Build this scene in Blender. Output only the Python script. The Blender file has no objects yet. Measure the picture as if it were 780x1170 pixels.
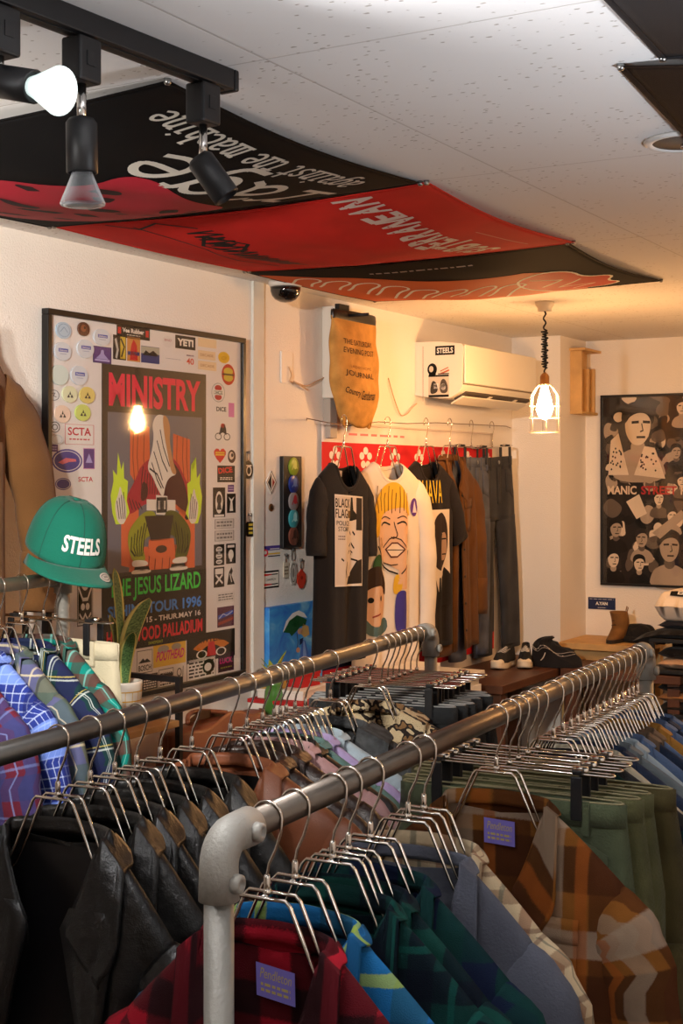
import bpy, bmesh, math, random
from mathutils import Vector, Matrix, noise as mnoise
R = math.radians
PI = math.pi
scene = bpy.context.scene
COL = scene.collection
CAMZ = 1.76
CEIL = 2.40
U = Vector((0.5, 0.8660254, 0))      # along the poster wall, away from the viewer
V = Vector((0.8660254, -0.5, 0))     # from the poster wall into the room
UP = Vector((0, 0, 1))
W0 = Vector((-0.791, 3.69, 0))       # a point on the poster wall
B0 = Vector((1.147, 6.578, 0))       # corner where pillar meets the far wall
F = 1600.0

# ------------------------------------------------------------------ measuring
def kk(px): return (px - 390.0) / F
def zz(py, d): return CAMZ + (546.0 - py) / F * d
def wt(px, off=0.0):
    k = kk(px)
    return (k * (3.69 - .5 * off) + .791 - .8660254 * off) / (.5 - .8660254 * k)
def wall(t, z, off=0.0): return W0 + U * t + V * off + UP * z
def wp(px, py, off=0.0):
    t = wt(px, off)
    return t, zz(py, 3.69 + .8660254 * t - .5 * off)
def bs(px, off=0.0):
    k = kk(px)
    return (k * (6.578 - .8660254 * off) - 1.147 + .5 * off) / (.8660254 + .5 * k)
def back(s, z, off=0.0): return B0 + V * s - U * off + UP * z
def bp(px, py, off=0.0):
    s = bs(px, off)
    return s, zz(py, 6.578 - .5 * s - .8660254 * off)
def pt(px, py, d): return Vector((kk(px) * d, d, zz(py, d)))
def ceilpt(px, py):
    d = (CEIL - CAMZ) * F / (546.0 - py)
    return Vector((kk(px) * d, d, CEIL))
def frame(o, x, y, z):
    m = Matrix.Identity(4)
    for i, a in enumerate((x, y, z, o)):
        for j in range(3): m[j][i] = a[j]
    return m
def wall_frame(t, z, off=0.0): return frame(wall(t, z, off), U, UP, V)      # x along, y up, z out of the wall
def back_frame(s, z, off=0.0): return frame(back(s, z, off), V, UP, -U)
def yaw(pos, ang): return Matrix.Translation(Vector(pos)) @ Matrix.Rotation(ang, 4, 'Z')

# ------------------------------------------------------------------ colours and materials
def c(r, g, b):
    def f(v):
        v /= 255.0
        return v / 12.92 if v <= .04045 else ((v + .055) / 1.055) ** 2.4
    return (f(r), f(g), f(b), 1.0)
MATS = {}
def base_mat(name):
    m = bpy.data.materials.new(name); m.use_nodes = True
    nt = m.node_tree
    return m, nt, nt.nodes['Principled BSDF']
def N(nt, t, **kw):
    n = nt.nodes.new(t)
    for k, v in kw.items(): setattr(n, k, v)
    return n
def mat(name, col, rough=.6, metal=0.0, bump=0.0, bscale=200.0, var=0.0, vscale=6.0, spec=.5, coat=0.0, sheen=0.0, emit=None, estr=0.0):
    if name in MATS: return MATS[name]
    m, nt, p = base_mat(name)
    p.inputs['Base Color'].default_value = col
    p.inputs['Roughness'].default_value = rough
    p.inputs['Metallic'].default_value = metal
    p.inputs['Specular IOR Level'].default_value = spec
    p.inputs['Coat Weight'].default_value = coat
    p.inputs['Sheen Weight'].default_value = sheen
    if emit:
        p.inputs['Emission Color'].default_value = emit
        p.inputs['Emission Strength'].default_value = estr
    if bump or var:
        tc = N(nt, 'ShaderNodeTexCoord')
    if var:
        n = N(nt, 'ShaderNodeTexNoise'); n.inputs['Scale'].default_value = vscale; n.inputs['Detail'].default_value = 4
        nt.links.new(tc.outputs['Object'], n.inputs['Vector'])
        mx = N(nt, 'ShaderNodeMixRGB', blend_type='MULTIPLY'); mx.inputs[0].default_value = 1
        rmp = N(nt, 'ShaderNodeMapRange'); rmp.inputs['From Min'].default_value = .3; rmp.inputs['From Max'].default_value = .7
        rmp.inputs['To Min'].default_value = 1 - var; rmp.inputs['To Max'].default_value = 1 + var
        nt.links.new(n.outputs['Fac'], rmp.inputs['Value'])
        mx.inputs[1].default_value = col
        nt.links.new(rmp.outputs['Result'], mx.inputs[2])
        nt.links.new(mx.outputs[0], p.inputs['Base Color'])
    if bump:
        n = N(nt, 'ShaderNodeTexNoise'); n.inputs['Scale'].default_value = bscale; n.inputs['Detail'].default_value = 3
        nt.links.new(tc.outputs['Object'], n.inputs['Vector'])
        b = N(nt, 'ShaderNodeBump'); b.inputs['Strength'].default_value = bump; b.inputs['Distance'].default_value = .004
        nt.links.new(n.outputs['Fac'], b.inputs['Height'])
        nt.links.new(b.outputs['Normal'], p.inputs['Normal'])
    MATS[name] = m
    return m
def cloth(name, col, var=.12, rough=.92): return mat(name, col, rough, bump=.35, bscale=260, var=var, vscale=9, spec=.15, sheen=.08)
def leather(name, col, rough=.42, wr=24):
    if name in MATS: return MATS[name]
    m, nt, p = base_mat(name)
    p.inputs['Roughness'].default_value = rough
    p.inputs['Specular IOR Level'].default_value = .5
    tc = N(nt, 'ShaderNodeTexCoord')
    n1 = N(nt, 'ShaderNodeTexNoise'); n1.inputs['Scale'].default_value = wr; n1.inputs['Detail'].default_value = 5
    n2 = N(nt, 'ShaderNodeTexVoronoi'); n2.inputs['Scale'].default_value = 380
    nt.links.new(tc.outputs['Object'], n1.inputs['Vector']); nt.links.new(tc.outputs['Object'], n2.inputs['Vector'])
    b1 = N(nt, 'ShaderNodeBump'); b1.inputs['Strength'].default_value = .5; b1.inputs['Distance'].default_value = .011
    b2 = N(nt, 'ShaderNodeBump'); b2.inputs['Strength'].default_value = .15; b2.inputs['Distance'].default_value = .002
    nt.links.new(n1.outputs['Fac'], b1.inputs['Height']); nt.links.new(n2.outputs['Distance'], b2.inputs['Height'])
    nt.links.new(b1.outputs['Normal'], b2.inputs['Normal']); nt.links.new(b2.outputs['Normal'], p.inputs['Normal'])
    rp = N(nt, 'ShaderNodeValToRGB')
    rp.color_ramp.elements[0].color = tuple(x * .75 for x in col[:3]) + (1,); rp.color_ramp.elements[1].color = tuple(x * 1.25 for x in col[:3]) + (1,)
    nt.links.new(n1.outputs['Fac'], rp.inputs['Fac']); nt.links.new(rp.outputs['Color'], p.inputs['Base Color'])
    MATS[name] = m
    return m
def plaid(name, col, stripes, blur=.003, var=.18):
    """stripes: (axis, period m, centre 0-1, half width m, colour, alpha), woven over col along the mesh's UV map in metres"""
    if name in MATS: return MATS[name]
    m, nt, p = base_mat(name)
    L = nt.links.new
    p.inputs['Roughness'].default_value = .95; p.inputs['Specular IOR Level'].default_value = .12
    uv = N(nt, 'ShaderNodeUVMap')
    nz = N(nt, 'ShaderNodeTexNoise'); nz.inputs['Scale'].default_value = 600
    L(uv.outputs[0], nz.inputs['Vector'])
    sub = N(nt, 'ShaderNodeVectorMath', operation='MULTIPLY_ADD')
    sub.inputs[1].default_value = (blur, blur, 0); L(nz.outputs['Color'], sub.inputs[0]); L(uv.outputs[0], sub.inputs[2])
    sp = N(nt, 'ShaderNodeSeparateXYZ'); L(sub.outputs[0], sp.inputs[0])
    prev = None
    for ax, per, cen, hw, colr, al in stripes:
        a = N(nt, 'ShaderNodeMath', operation='MULTIPLY_ADD'); a.inputs[1].default_value = 1.0 / per; a.inputs[2].default_value = .5 - cen + 20
        L(sp.outputs[0 if ax == 'x' else 1], a.inputs[0])
        f = N(nt, 'ShaderNodeMath', operation='FRACT'); L(a.outputs[0], f.inputs[0])
        s = N(nt, 'ShaderNodeMath', operation='SUBTRACT'); s.inputs[1].default_value = .5; L(f.outputs[0], s.inputs[0])
        b = N(nt, 'ShaderNodeMath', operation='ABSOLUTE'); L(s.outputs[0], b.inputs[0])
        r = N(nt, 'ShaderNodeMapRange'); h = hw / per
        r.inputs['From Min'].default_value = h + .25 * blur / per; r.inputs['From Max'].default_value = h - .25 * blur / per
        r.inputs['To Max'].default_value = al
        L(b.outputs[0], r.inputs['Value'])
        mx = N(nt, 'ShaderNodeMixRGB'); L(r.outputs['Result'], mx.inputs[0])
        if prev is None: mx.inputs[1].default_value = col
        else: L(prev, mx.inputs[1])
        mx.inputs[2].default_value = colr
        prev = mx.outputs[0]
    n2 = N(nt, 'ShaderNodeTexNoise'); n2.inputs['Scale'].default_value = 14; n2.inputs['Detail'].default_value = 6
    L(uv.outputs[0], n2.inputs['Vector'])
    mr = N(nt, 'ShaderNodeMapRange'); mr.inputs['From Min'].default_value = .3; mr.inputs['From Max'].default_value = .7
    mr.inputs['To Min'].default_value = 1 - var; mr.inputs['To Max'].default_value = 1 + var
    L(n2.outputs['Fac'], mr.inputs['Value'])
    mu = N(nt, 'ShaderNodeMixRGB', blend_type='MULTIPLY'); mu.inputs[0].default_value = 1
    L(prev, mu.inputs[1]); L(mr.outputs['Result'], mu.inputs[2]); L(mu.outputs[0], p.inputs['Base Color'])
    bm = N(nt, 'ShaderNodeBump'); bm.inputs['Strength'].default_value = .3; bm.inputs['Distance'].default_value = .003
    L(nz.outputs['Fac'], bm.inputs['Height']); L(bm.outputs['Normal'], p.inputs['Normal'])
    MATS[name] = m
    return m
def flat(r, g, b, rough=.7): return mat('ink_%d_%d_%d_%d' % (r, g, b, int(rough * 10)), c(r, g, b), rough, spec=.25)

# ------------------------------------------------------------------ meshes
class MB:
    def __init__(s): s.v = []; s.f = []; s.m = []; s.uv = []; s.mats = []; s.sm = []
    def mi(s, m):
        if m not in s.mats: s.mats.append(m)
        return s.mats.index(m)
    def add(s, vs, fs, m, uv=None, smooth=True):
        b = len(s.v); k = s.mi(m)
        s.v += [Vector(p) for p in vs]
        s.uv += uv if uv else [(p[0], p[2] if len(p) > 2 else 0) for p in vs]
        for f in fs: s.f.append([b + i for i in f]); s.m.append(k); s.sm.append(smooth)
        return s
    def box(s, lo, hi, m, M=None, bev=0.0):
        x0, y0, z0 = lo; x1, y1, z1 = hi
        if bev:
            bm = bmesh.new(); bmesh.ops.create_cube(bm, size=1)
            for v in bm.verts: v.co = Vector((x0 + (v.co.x + .5) * (x1 - x0), y0 + (v.co.y + .5) * (y1 - y0), z0 + (v.co.z + .5) * (z1 - z0)))
            bmesh.ops.bevel(bm, geom=bm.edges[:], offset=bev, segments=2, affect='EDGES', profile=.5)
            bm.verts.index_update()
            vs = [v.co.copy() for v in bm.verts]; fs = [[v.index for v in f.verts] for f in bm.faces]; bm.free()
        else:
            vs = [Vector(p) for p in ((x0,y0,z0),(x1,y0,z0),(x1,y1,z0),(x0,y1,z0),(x0,y0,z1),(x1,y0,z1),(x1,y1,z1),(x0,y1,z1))]
            fs = [(0,3,2,1),(4,5,6,7),(0,1,5,4),(1,2,6,5),(2,3,7,6),(3,0,4,7)]
        if M: vs = [M @ p for p in vs]
        return s.add(vs, fs, m, smooth=False)
    def tube(s, path, r, m, n=8, caps=True, closed=False, ell=None, ref=None):
        """r: radius or list; ell: list of (ra, rb) with rb along ref"""
        P = [Vector(p) for p in path]; k = len(P)
        rs = r if isinstance(r, (list, tuple)) else [r] * k
        vs = []; fs = []; uv = []
        pa = None; ln = 0
        for i, p in enumerate(P):
            if closed: t = P[(i + 1) % k] - P[i - 1]
            else: t = P[min(i + 1, k - 1)] - P[max(i - 1, 0)]
            t = t.normalized() if t.length > 1e-9 else Vector((0, 0, 1))
            if ref is not None:
                b = (Vector(ref) - t * t.dot(Vector(ref))).normalized(); a = b.cross(t)
            else:
                if pa is None:
                    a = t.orthogonal().normalized()
                else:
                    a = pa - t * pa.dot(t)
                    a = a.normalized() if a.length > 1e-6 else t.orthogonal().normalized()
                pa = a; b = t.cross(a)
            ra, rb = ell[i] if ell else (rs[i], rs[i])
            if i: ln += (P[i] - P[i - 1]).length
            for j in range(n):
                th = 2 * PI * j / n
                vs.append(p + a * (ra * math.cos(th)) + b * (rb * math.sin(th)))
                uv.append((th * max(ra, .5 * (ra + rb)), -ln))
        for i in range(k if closed else k - 1):
            for j in range(n):
                i2 = (i + 1) % k
                fs.append((i * n + j, i * n + (j + 1) % n, i2 * n + (j + 1) % n, i2 * n + j))
        if caps and not closed:
            fs.append(tuple(reversed(range(n)))); fs.append(tuple(range((k - 1) * n, k * n)))
        return s.add(vs, fs, m, uv)
    def lathe(s, prof, m, n=24, M=None, smooth=True):
        vs = []; fs = []
        for r_, z_ in prof:
            for j in range(n):
                a = 2 * PI * j / n
                p = Vector((r_ * math.cos(a), r_ * math.sin(a), z_)); vs.append(M @ p if M else p)
        for i in range(len(prof) - 1):
            for j in range(n): fs.append((i * n + j, i * n + (j + 1) % n, (i + 1) * n + (j + 1) % n, (i + 1) * n + j))
        if prof[0][0] > 1e-6: fs.append(tuple(reversed(range(n))))
        if prof[-1][0] > 1e-6: fs.append(tuple(range((len(prof) - 1) * n, len(prof) * n)))
        return s.add(vs, fs, m, smooth=smooth)
    def grid(s, fn, nu, nv, m, uvf=None):
        vs = []; uv = []; fs = []
        for j in range(nv + 1):
            for i in range(nu + 1):
                a, b = i / nu, j / nv
                p = Vector(fn(a, b)); vs.append(p); uv.append(uvf(a, b, p) if uvf else (p.x, p.z))
        for j in range(nv):
            for i in range(nu):
                q = j * (nu + 1) + i; fs.append((q, q + 1, q + nu + 2, q + nu + 1))
        return s.add(vs, fs, m, uv)
    def ball(s, cen, rad, m, nu=16, nv=10, M=None):
        rx, ry, rz = rad if isinstance(rad, (tuple, list)) else (rad,) * 3
        prof = []
        vs = []; fs = []
        for j in range(nv + 1):
            ph = PI * j / nv
            for i in range(nu):
                a = 2 * PI * i / nu
                p = Vector((cen[0] + rx * math.sin(ph) * math.cos(a), cen[1] + ry * math.sin(ph) * math.sin(a), cen[2] - rz * math.cos(ph)))
                vs.append(M @ p if M else p)
        for j in range(nv):
            for i in range(nu): fs.append((j * nu + i, j * nu + (i + 1) % nu, (j + 1) * nu + (i + 1) % nu, (j + 1) * nu + i))
        return s.add(vs, fs, m)
    def prism(s, pts, z0, z1, m, M=None):
        """pts: outline in x,y; extruded z0..z1"""
        n = len(pts)
        vs = [Vector((p[0], p[1], z0)) for p in pts] + [Vector((p[0], p[1], z1)) for p in pts]
        if M: vs = [M @ p for p in vs]
        fs = [tuple(reversed(range(n))), tuple(range(n, 2 * n))] + [(i, (i + 1) % n, n + (i + 1) % n, n + i) for i in range(n)]
        return s.add(vs, fs, m, smooth=False)
    def build(s, name, parent=None, M=None, weld=0.0, solid=0.0, sub=0, fix=True):
        me = bpy.data.meshes.new(name)
        me.from_pydata(s.v, [], s.f)
        for m in s.mats: me.materials.append(m)
        me.polygons.foreach_set('material_index', s.m)
        me.polygons.foreach_set('use_smooth', s.sm)
        ul = me.uv_layers.new(name='UVMap')
        for l in me.loops: ul.data[l.index].uv = s.uv[l.vertex_index]
        if weld or fix:
            bm = bmesh.new(); bm.from_mesh(me)
            if weld: bmesh.ops.remove_doubles(bm, verts=bm.verts[:], dist=weld)
            if fix: bmesh.ops.recalc_face_normals(bm, faces=bm.faces[:])
            bm.to_mesh(me); bm.free()
        o = bpy.data.objects.new(name, me); COL.objects.link(o)
        if parent: o.parent = parent
        if M: o.matrix_local = M
        if solid:
            md = o.modifiers.new('Solidify', 'SOLIDIFY'); md.thickness = solid; md.offset = 0
        if sub:
            md = o.modifiers.new('Subsurf', 'SUBSURF'); md.levels = sub; md.render_levels = sub
        return o
def tag(o, label, cat, group=None, kind=None):
    o['label'] = label; o['category'] = cat
    if group: o['group'] = group
    if kind: o['kind'] = kind
    return o
def thing(name, M, label, cat, group=None):
    o = bpy.data.objects.new(name, None); COL.objects.link(o); o.matrix_world = M; o.empty_display_size = .05
    return tag(o, label, cat, group)
def struct(o):
    o['kind'] = 'structure'; return o
def copy_thing(root, M, label, group=None):
    r = root.copy(); COL.objects.link(r); r.matrix_world = M; r['label'] = label
    if group: r['group'] = group
    for ch in root.children:
        k = ch.copy(); COL.objects.link(k); k.parent = r
        for g in ch.children:
            h = g.copy(); COL.objects.link(h); h.parent = k
    return r

# ------------------------------------------------------------------ flat printing (posters, stickers, lettering)
TXT = {}
def text_geo(s, bold=0.0):
    key = (s, bold)
    if key not in TXT:
        cu = bpy.data.curves.new('t', 'FONT'); cu.body = s; cu.size = 1; cu.offset = bold; cu.resolution_u = 3; cu.fill_mode = 'FRONT'
        ob = bpy.data.objects.new('t', cu)
        me = ob.to_mesh()
        vs = [(v.co.x, v.co.y) for v in me.vertices]; fs = [tuple(p.vertices) for p in me.polygons]
        ob.to_mesh_clear(); bpy.data.objects.remove(ob); bpy.data.curves.remove(cu)
        TXT[key] = (vs, fs)
    return TXT[key]
# a small slab-serif pen alphabet: strokes in a box 0..1 high, x-height .66
PEN = {
 'r': (.62, [[(.08,.66),(.24,.66),(.24,0)],[(.06,0),(.44,0)],[(.24,.42),(.34,.6),(.48,.68),(.6,.62)]]),
 'a': (.62, [[(.1,.56),(.26,.67),(.4,.6),(.44,.45),(.44,.08),(.58,0)],[(.44,.4),(.2,.36),(.08,.2),(.14,.04),(.28,0),(.44,.12)]]),
 'g': (.62, [[(.58,.66),(.44,.66),(.44,-.1),(.34,-.25),(.12,-.22)],[(.44,.5),(.28,.67),(.1,.52),(.08,.3),(.14,.1),(.28,.04),(.44,.2)]]),
 'e': (.6, [[(.1,.35),(.5,.35),(.48,.54),(.32,.67),(.14,.58),(.07,.34),(.12,.1),(.3,0),(.5,.1)]]),
 'i': (.5, [[(.1,.66),(.26,.66),(.26,0)],[(.08,0),(.44,0)],[(.24,.86),(.28,.9)]]),
 'n': (.66, [[(.05,.66),(.16,.66),(.16,0)],[(.04,0),(.28,0)],[(.16,.5),(.34,.67),(.48,.55),(.48,0)],[(.38,0),(.6,0)]]),
 's': (.56, [[(.46,.56),(.3,.67),(.12,.58),(.14,.42),(.4,.3),(.48,.14),(.3,0),(.08,.08)]]),
 't': (.54, [[(.22,.92),(.22,.12),(.34,0),(.5,.06)],[(.06,.64),(.46,.64)]]),
 'h': (.66, [[(.05,.98),(.16,.98),(.16,0)],[(.04,0),(.28,0)],[(.16,.5),(.34,.67),(.48,.55),(.48,0)],[(.38,0),(.6,0)]]),
 'm': (.8, [[(.04,.66),(.12,.66),(.12,0)],[(.03,0),(.22,0)],[(.12,.52),(.26,.67),(.38,.55),(.38,0)],[(.38,.52),(.52,.67),(.64,.55),(.64,0)],[(.3,0),(.46,0)],[(.56,0),(.74,0)]]),
 'c': (.58, [[(.48,.52),(.3,.67),(.12,.56),(.07,.32),(.14,.08),(.32,0),(.5,.1)]]),
 ' ': (.4, [])}
def chaikin(pts, closed, n=2):
    pts = [Vector((p[0], p[1])) for p in pts]
    for _ in range(n):
        q = []
        m_ = len(pts)
        for i in range(m_ if closed else m_ - 1):
            a, b_ = pts[i], pts[(i + 1) % m_]
            if not closed and i == 0: q.append(a.copy())
            q += [a * .75 + b_ * .25, a * .25 + b_ * .75]
            if not closed and i == m_ - 2: q.append(b_.copy())
        pts = q
    return [(v.x, v.y) for v in pts]
class Decal:
    def __init__(s, mp=None): s.it = []; s.L = 0; s.mp = mp
    def P(s, p): return s.mp(*p) if s.mp else (p[0], p[1])
    def up(s, n=1): s.L += n; return s
    def at(s, n): s.L = n; return s
    def poly(s, pts, m): s.it.append(([s.P(p) for p in pts], [tuple(range(len(pts)))], m, s.L)); return s
    def sp(s, pts, m): return s.poly(chaikin(pts, True), m)
    def rect(s, x0, y0, x1, y1, m): return s.poly([(x0, y0), (x1, y0), (x1, y1), (x0, y1)], m)
    def box(s, x0, y0, x1, y1, w, m):
        s.rect(x0, y0, x1, y0 + w, m); s.rect(x0, y1 - w, x1, y1, m); s.rect(x0, y0, x0 + w, y1, m); return s.rect(x1 - w, y0, x1, y1, m)
    def ell(s, cx, cy, rx, ry, m, n=22, a0=0, a1=360):
        pts = [(cx + rx * math.cos(R(a0 + (a1 - a0) * i / n)), cy + ry * math.sin(R(a0 + (a1 - a0) * i / n))) for i in range(n + (a1 - a0 < 360))]
        return s.poly(pts, m)
    def ring(s, cx, cy, rx, ry, w, m, n=22, a0=0, a1=360):
        k = n + 1
        o = [(cx + rx * math.cos(R(a0 + (a1 - a0) * i / n)), cy + ry * math.sin(R(a0 + (a1 - a0) * i / n))) for i in range(k)]
        q = [(cx + (rx - w) * math.cos(R(a0 + (a1 - a0) * i / n)), cy + (ry - w) * math.sin(R(a0 + (a1 - a0) * i / n))) for i in range(k)]
        s.it.append(([s.P(p) for p in o + q], [(i, i + 1, k + i + 1, k + i) for i in range(n)], m, s.L)); return s
    def line(s, pts, w, m):
        for i in range(len(pts) - 1):
            a = Vector(pts[i]); b = Vector(pts[i + 1]); d = b - a
            if d.length < 1e-9: continue
            d.normalize(); n = Vector((-d.y, d.x)) * (w / 2); e = d * (w * .35)
            s.poly([a - n - e, b - n + e, b + n + e, a + n - e], m)
        return s
    def text(s, t, x, y, h, m, w=None, al='l', bold=0.0, rot=0.0, shear=0.0, warp=None):
        vs, fs = text_geo(t, bold)
        if not vs: return s
        x0 = min(p[0] for p in vs); x1 = max(p[0] for p in vs); y0 = min(p[1] for p in vs); y1 = max(p[1] for p in vs)
        sy = h / max(y1 - y0, 1e-6); sx = (w / max(x1 - x0, 1e-6)) if w else sy
        W = (x1 - x0) * sx; ox = {'l': 0, 'c': -W / 2, 'r': -W}[al]
        out = []
        for px, py in vs:
            qx = (px - x0) * sx + ox; qy = (py - y0) * sy
            if warp: qx, qy = warp(qx, qy)
            qx += shear * qy
            ca, sa = math.cos(rot), math.sin(rot)
            out.append(s.P((x + qx * ca - qy * sa, y + qx * sa + qy * ca)))
        s.it.append((out, fs, m, s.L)); return s
    def pen(s, t, x, y, h, m, w, wid=None):
        tot = sum(PEN[ch][0] for ch in t); sx = (wid / tot) if wid else h
        for ch in t:
            a, st = PEN[ch]
            for pl in st: s.line([(x + p[0] * sx, y + p[1] * h) for p in (chaikin(pl, False) if len(pl) > 3 else pl)], w, m)
            x += a * sx
        return s
    def marks(s, x0, y0, x1, y1, m, n, seed, w=.002, vert=False):
        """unreadable small print: short dashes in rows"""
        rd = random.Random(seed)
        h = (y1 - y0) / n
        for i in range(n):
            x = x0
            while x < x1:
                l = rd.uniform(.08, .22) * (x1 - x0)
                s.rect(x, y0 + i * h + h * .25, min(x + l, x1), y0 + i * h + h * .75, m); x += l + .05 * (x1 - x0)
        return s
    def build(s, name, parent=None, M=None, fn=None, cut=0.0, dz=.0004):
        bm = bmesh.new(); mats = []
        for vs, fs, m, L in s.it:
            if m not in mats: mats.append(m)
            k = mats.index(m)
            bv = [bm.verts.new((p[0], p[1], L * dz)) for p in vs]
            for f in fs:
                if len(set(f)) < 3: continue
                try: fc = bm.faces.new([bv[i] for i in f]); fc.material_index = k
                except ValueError: pass
        bmesh.ops.triangulate(bm, faces=[f for f in bm.faces if len(f.verts) > 4])
        if cut:
            xs = [v.co.x for v in bm.verts]; ys = [v.co.y for v in bm.verts]
            for ax, lo, hi in ((0, min(xs), max(xs)), (1, min(ys), max(ys))):
                q = lo + cut
                while q < hi:
                    co = [0, 0, 0]; no = [0, 0, 0]; co[ax] = q; no[ax] = 1
                    bmesh.ops.bisect_plane(bm, geom=bm.verts[:] + bm.edges[:] + bm.faces[:], plane_co=co, plane_no=no, dist=1e-6)
                    q += cut
        bm.normal_update()
        for f in bm.faces:
            if f.normal.z < 0: f.normal_flip()
        me = bpy.data.meshes.new(name)
        uvl = bm.loops.layers.uv.new('UVMap')
        for f in bm.faces:
            for l in f.loops: l[uvl].uv = (l.vert.co.x, l.vert.co.y)
        if fn:
            for v in bm.verts: v.co = Vector(fn(v.co.x, v.co.y, v.co.z))
            for f in bm.faces: f.smooth = True
        bm.to_mesh(me); bm.free()
        for m in mats: me.materials.append(m)
        o = bpy.data.objects.new(name, me); COL.objects.link(o)
        if parent: o.parent = parent
        if M: o.matrix_local = M
        return o
BLACK = flat(14, 13, 13); WHITE = flat(232, 230, 226); RED = flat(200, 32, 36); YEL = flat(232, 196, 40); BLUE = flat(40, 60, 170)
# ================================================================== the room
ROOM = frame(Vector((0, 0, 0)), V, U, UP)      # x = into the room from the poster wall, y = away from the viewer
VL, VR, UB, UR = -2.53, 2.0, 6.27, -2.2        # poster wall, opposite wall, far wall, wall behind the viewer
def rp(v, u, z): return V * v + U * u + UP * z
def ceil_mat():
    m, nt, p = base_mat('ceiling_board'); L = nt.links.new
    p.inputs['Roughness'].default_value = .9
    tc = N(nt, 'ShaderNodeTexCoord'); sp = N(nt, 'ShaderNodeSeparateXYZ'); L(tc.outputs['Object'], sp.inputs[0])
    mp = N(nt, 'ShaderNodeMapping'); mp.inputs['Scale'].default_value = (72, 124, 1); mp.inputs['Rotation'].default_value = (0, 0, .5)
    L(tc.outputs['Object'], mp.inputs[0])
    nz = N(nt, 'ShaderNodeTexNoise'); nz.inputs['Scale'].default_value = 1.0; nz.inputs['Detail'].default_value = 1
    L(mp.outputs[0], nz.inputs['Vector'])
    wv = N(nt, 'ShaderNodeTexVoronoi'); wv.inputs['Scale'].default_value = .55; wv.inputs['Randomness'].default_value = 1
    add = N(nt, 'ShaderNodeVectorMath', operation='MULTIPLY_ADD'); add.inputs[1].default_value = (.7, .7, .7)
    L(nz.outputs['Color'], add.inputs[0]); L(mp.outputs[0], add.inputs[2]); L(add.outputs[0], wv.inputs['Vector'])
    pit = N(nt, 'ShaderNodeMapRange'); pit.inputs['From Min'].default_value = .12; pit.inputs['From Max'].default_value = .19
    L(wv.outputs['Distance'], pit.inputs['Value'])
    nb = N(nt, 'ShaderNodeTexNoise'); nb.inputs['Scale'].default_value = 4.5; L(tc.outputs['Object'], nb.inputs['Vector'])
    pm = N(nt, 'ShaderNodeMapRange'); pm.inputs['From Min'].default_value = .42; pm.inputs['From Max'].default_value = .46; pm.inputs['To Min'].default_value = 1; pm.inputs['To Max'].default_value = 0
    L(nb.outputs['Fac'], pm.inputs['Value'])
    mxp = N(nt, 'ShaderNodeMath', operation='MAXIMUM'); L(pit.outputs[0], mxp.inputs[0]); L(pm.outputs[0], mxp.inputs[1])
    prev = mxp.outputs[0]
    for ax, per, off in ((1, .91, 1.796), (0, .91, -1.172)):
        a = N(nt, 'ShaderNodeMath', operation='MULTIPLY_ADD'); a.inputs[1].default_value = 1 / per; a.inputs[2].default_value = .5 - off / per + 20
        L(sp.outputs[ax], a.inputs[0])
        f = N(nt, 'ShaderNodeMath', operation='FRACT'); L(a.outputs[0], f.inputs[0])
        s = N(nt, 'ShaderNodeMath', operation='SUBTRACT'); s.inputs[1].default_value = .5; L(f.outputs[0], s.inputs[0])
        b = N(nt, 'ShaderNodeMath', operation='ABSOLUTE'); L(s.outputs[0], b.inputs[0])
        g = N(nt, 'ShaderNodeMapRange'); g.inputs['From Min'].default_value = .0012; g.inputs['From Max'].default_value = .003; g.inputs['To Min'].default_value = .45
        L(b.outputs[0], g.inputs['Value'])
        mn = N(nt, 'ShaderNodeMath', operation='MINIMUM'); L(prev, mn.inputs[0]); L(g.outputs[0], mn.inputs[1]); prev = mn.outputs[0]
    mx = N(nt, 'ShaderNodeMixRGB'); mx.inputs[1].default_value = c(178, 170, 162); mx.inputs[2].default_value = c(236, 234, 232)
    L(prev, mx.inputs[0]); L(mx.outputs[0], p.inputs['Base Color'])
    bm = N(nt, 'ShaderNodeBump'); bm.inputs['Strength'].default_value = .35; bm.inputs['Distance'].default_value = .003
    L(prev, bm.inputs['Height']); L(bm.outputs[0], p.inputs['Normal'])
    return m
wallm = mat('wallpaper', c(238, 232, 224), .88, bump=.5, bscale=190, var=.02, vscale=3, spec=.2)
floorm = mat('floor_boards', c(96, 70, 50), .5, bump=.15, bscale=60, var=.25, vscale=5)
def slab(name, lo, hi, m):
    return struct(MB().box(lo, hi, m).build(name, M=ROOM))
slab('wall_left', (VL - .12, UR - .12, 0), (VL, UB + .12, CEIL), wallm)
slab('wall_back', (VL, UB, 0), (VR, UB + .12, CEIL), wallm)
slab('wall_right', (VR, UR - .12, 0), (VR + .12, UB + .12, CEIL), wallm)
slab('wall_front', (VL, UR - .12, 0), (VR, UR, CEIL), wallm)
slab('wall_pillar', (VL, 5.942, 0), (-2.2957, UB, CEIL), wallm)
slab('floor', (VL - .12, UR - .12, -.1), (VR + .12, UB + .12, 0), floorm)
slab('ceiling', (VL - .12, UR - .12, CEIL), (VR + .12, UB + .12, CEIL + .1), ceil_mat())
bb = mat('baseboard_paint', c(206, 198, 186), .6)
slab('baseboard_left', (VL, UR, 0), (VL + .012, 5.942, .07), bb)
slab('baseboard_back', (-2.2957, UB - .012, 0), (VR, UB, .07), bb)
# boxed-in upright on the poster wall
u0 = W0.dot(U)
t0, t1 = wt(287), wt(299)
slab('trim_1', (VL, u0 + t0, .07), (VL + .009, u0 + t1, CEIL), mat('trim_paint', c(214, 212, 204), .7, bump=.2, bscale=120, var=.05, vscale=10))

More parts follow.
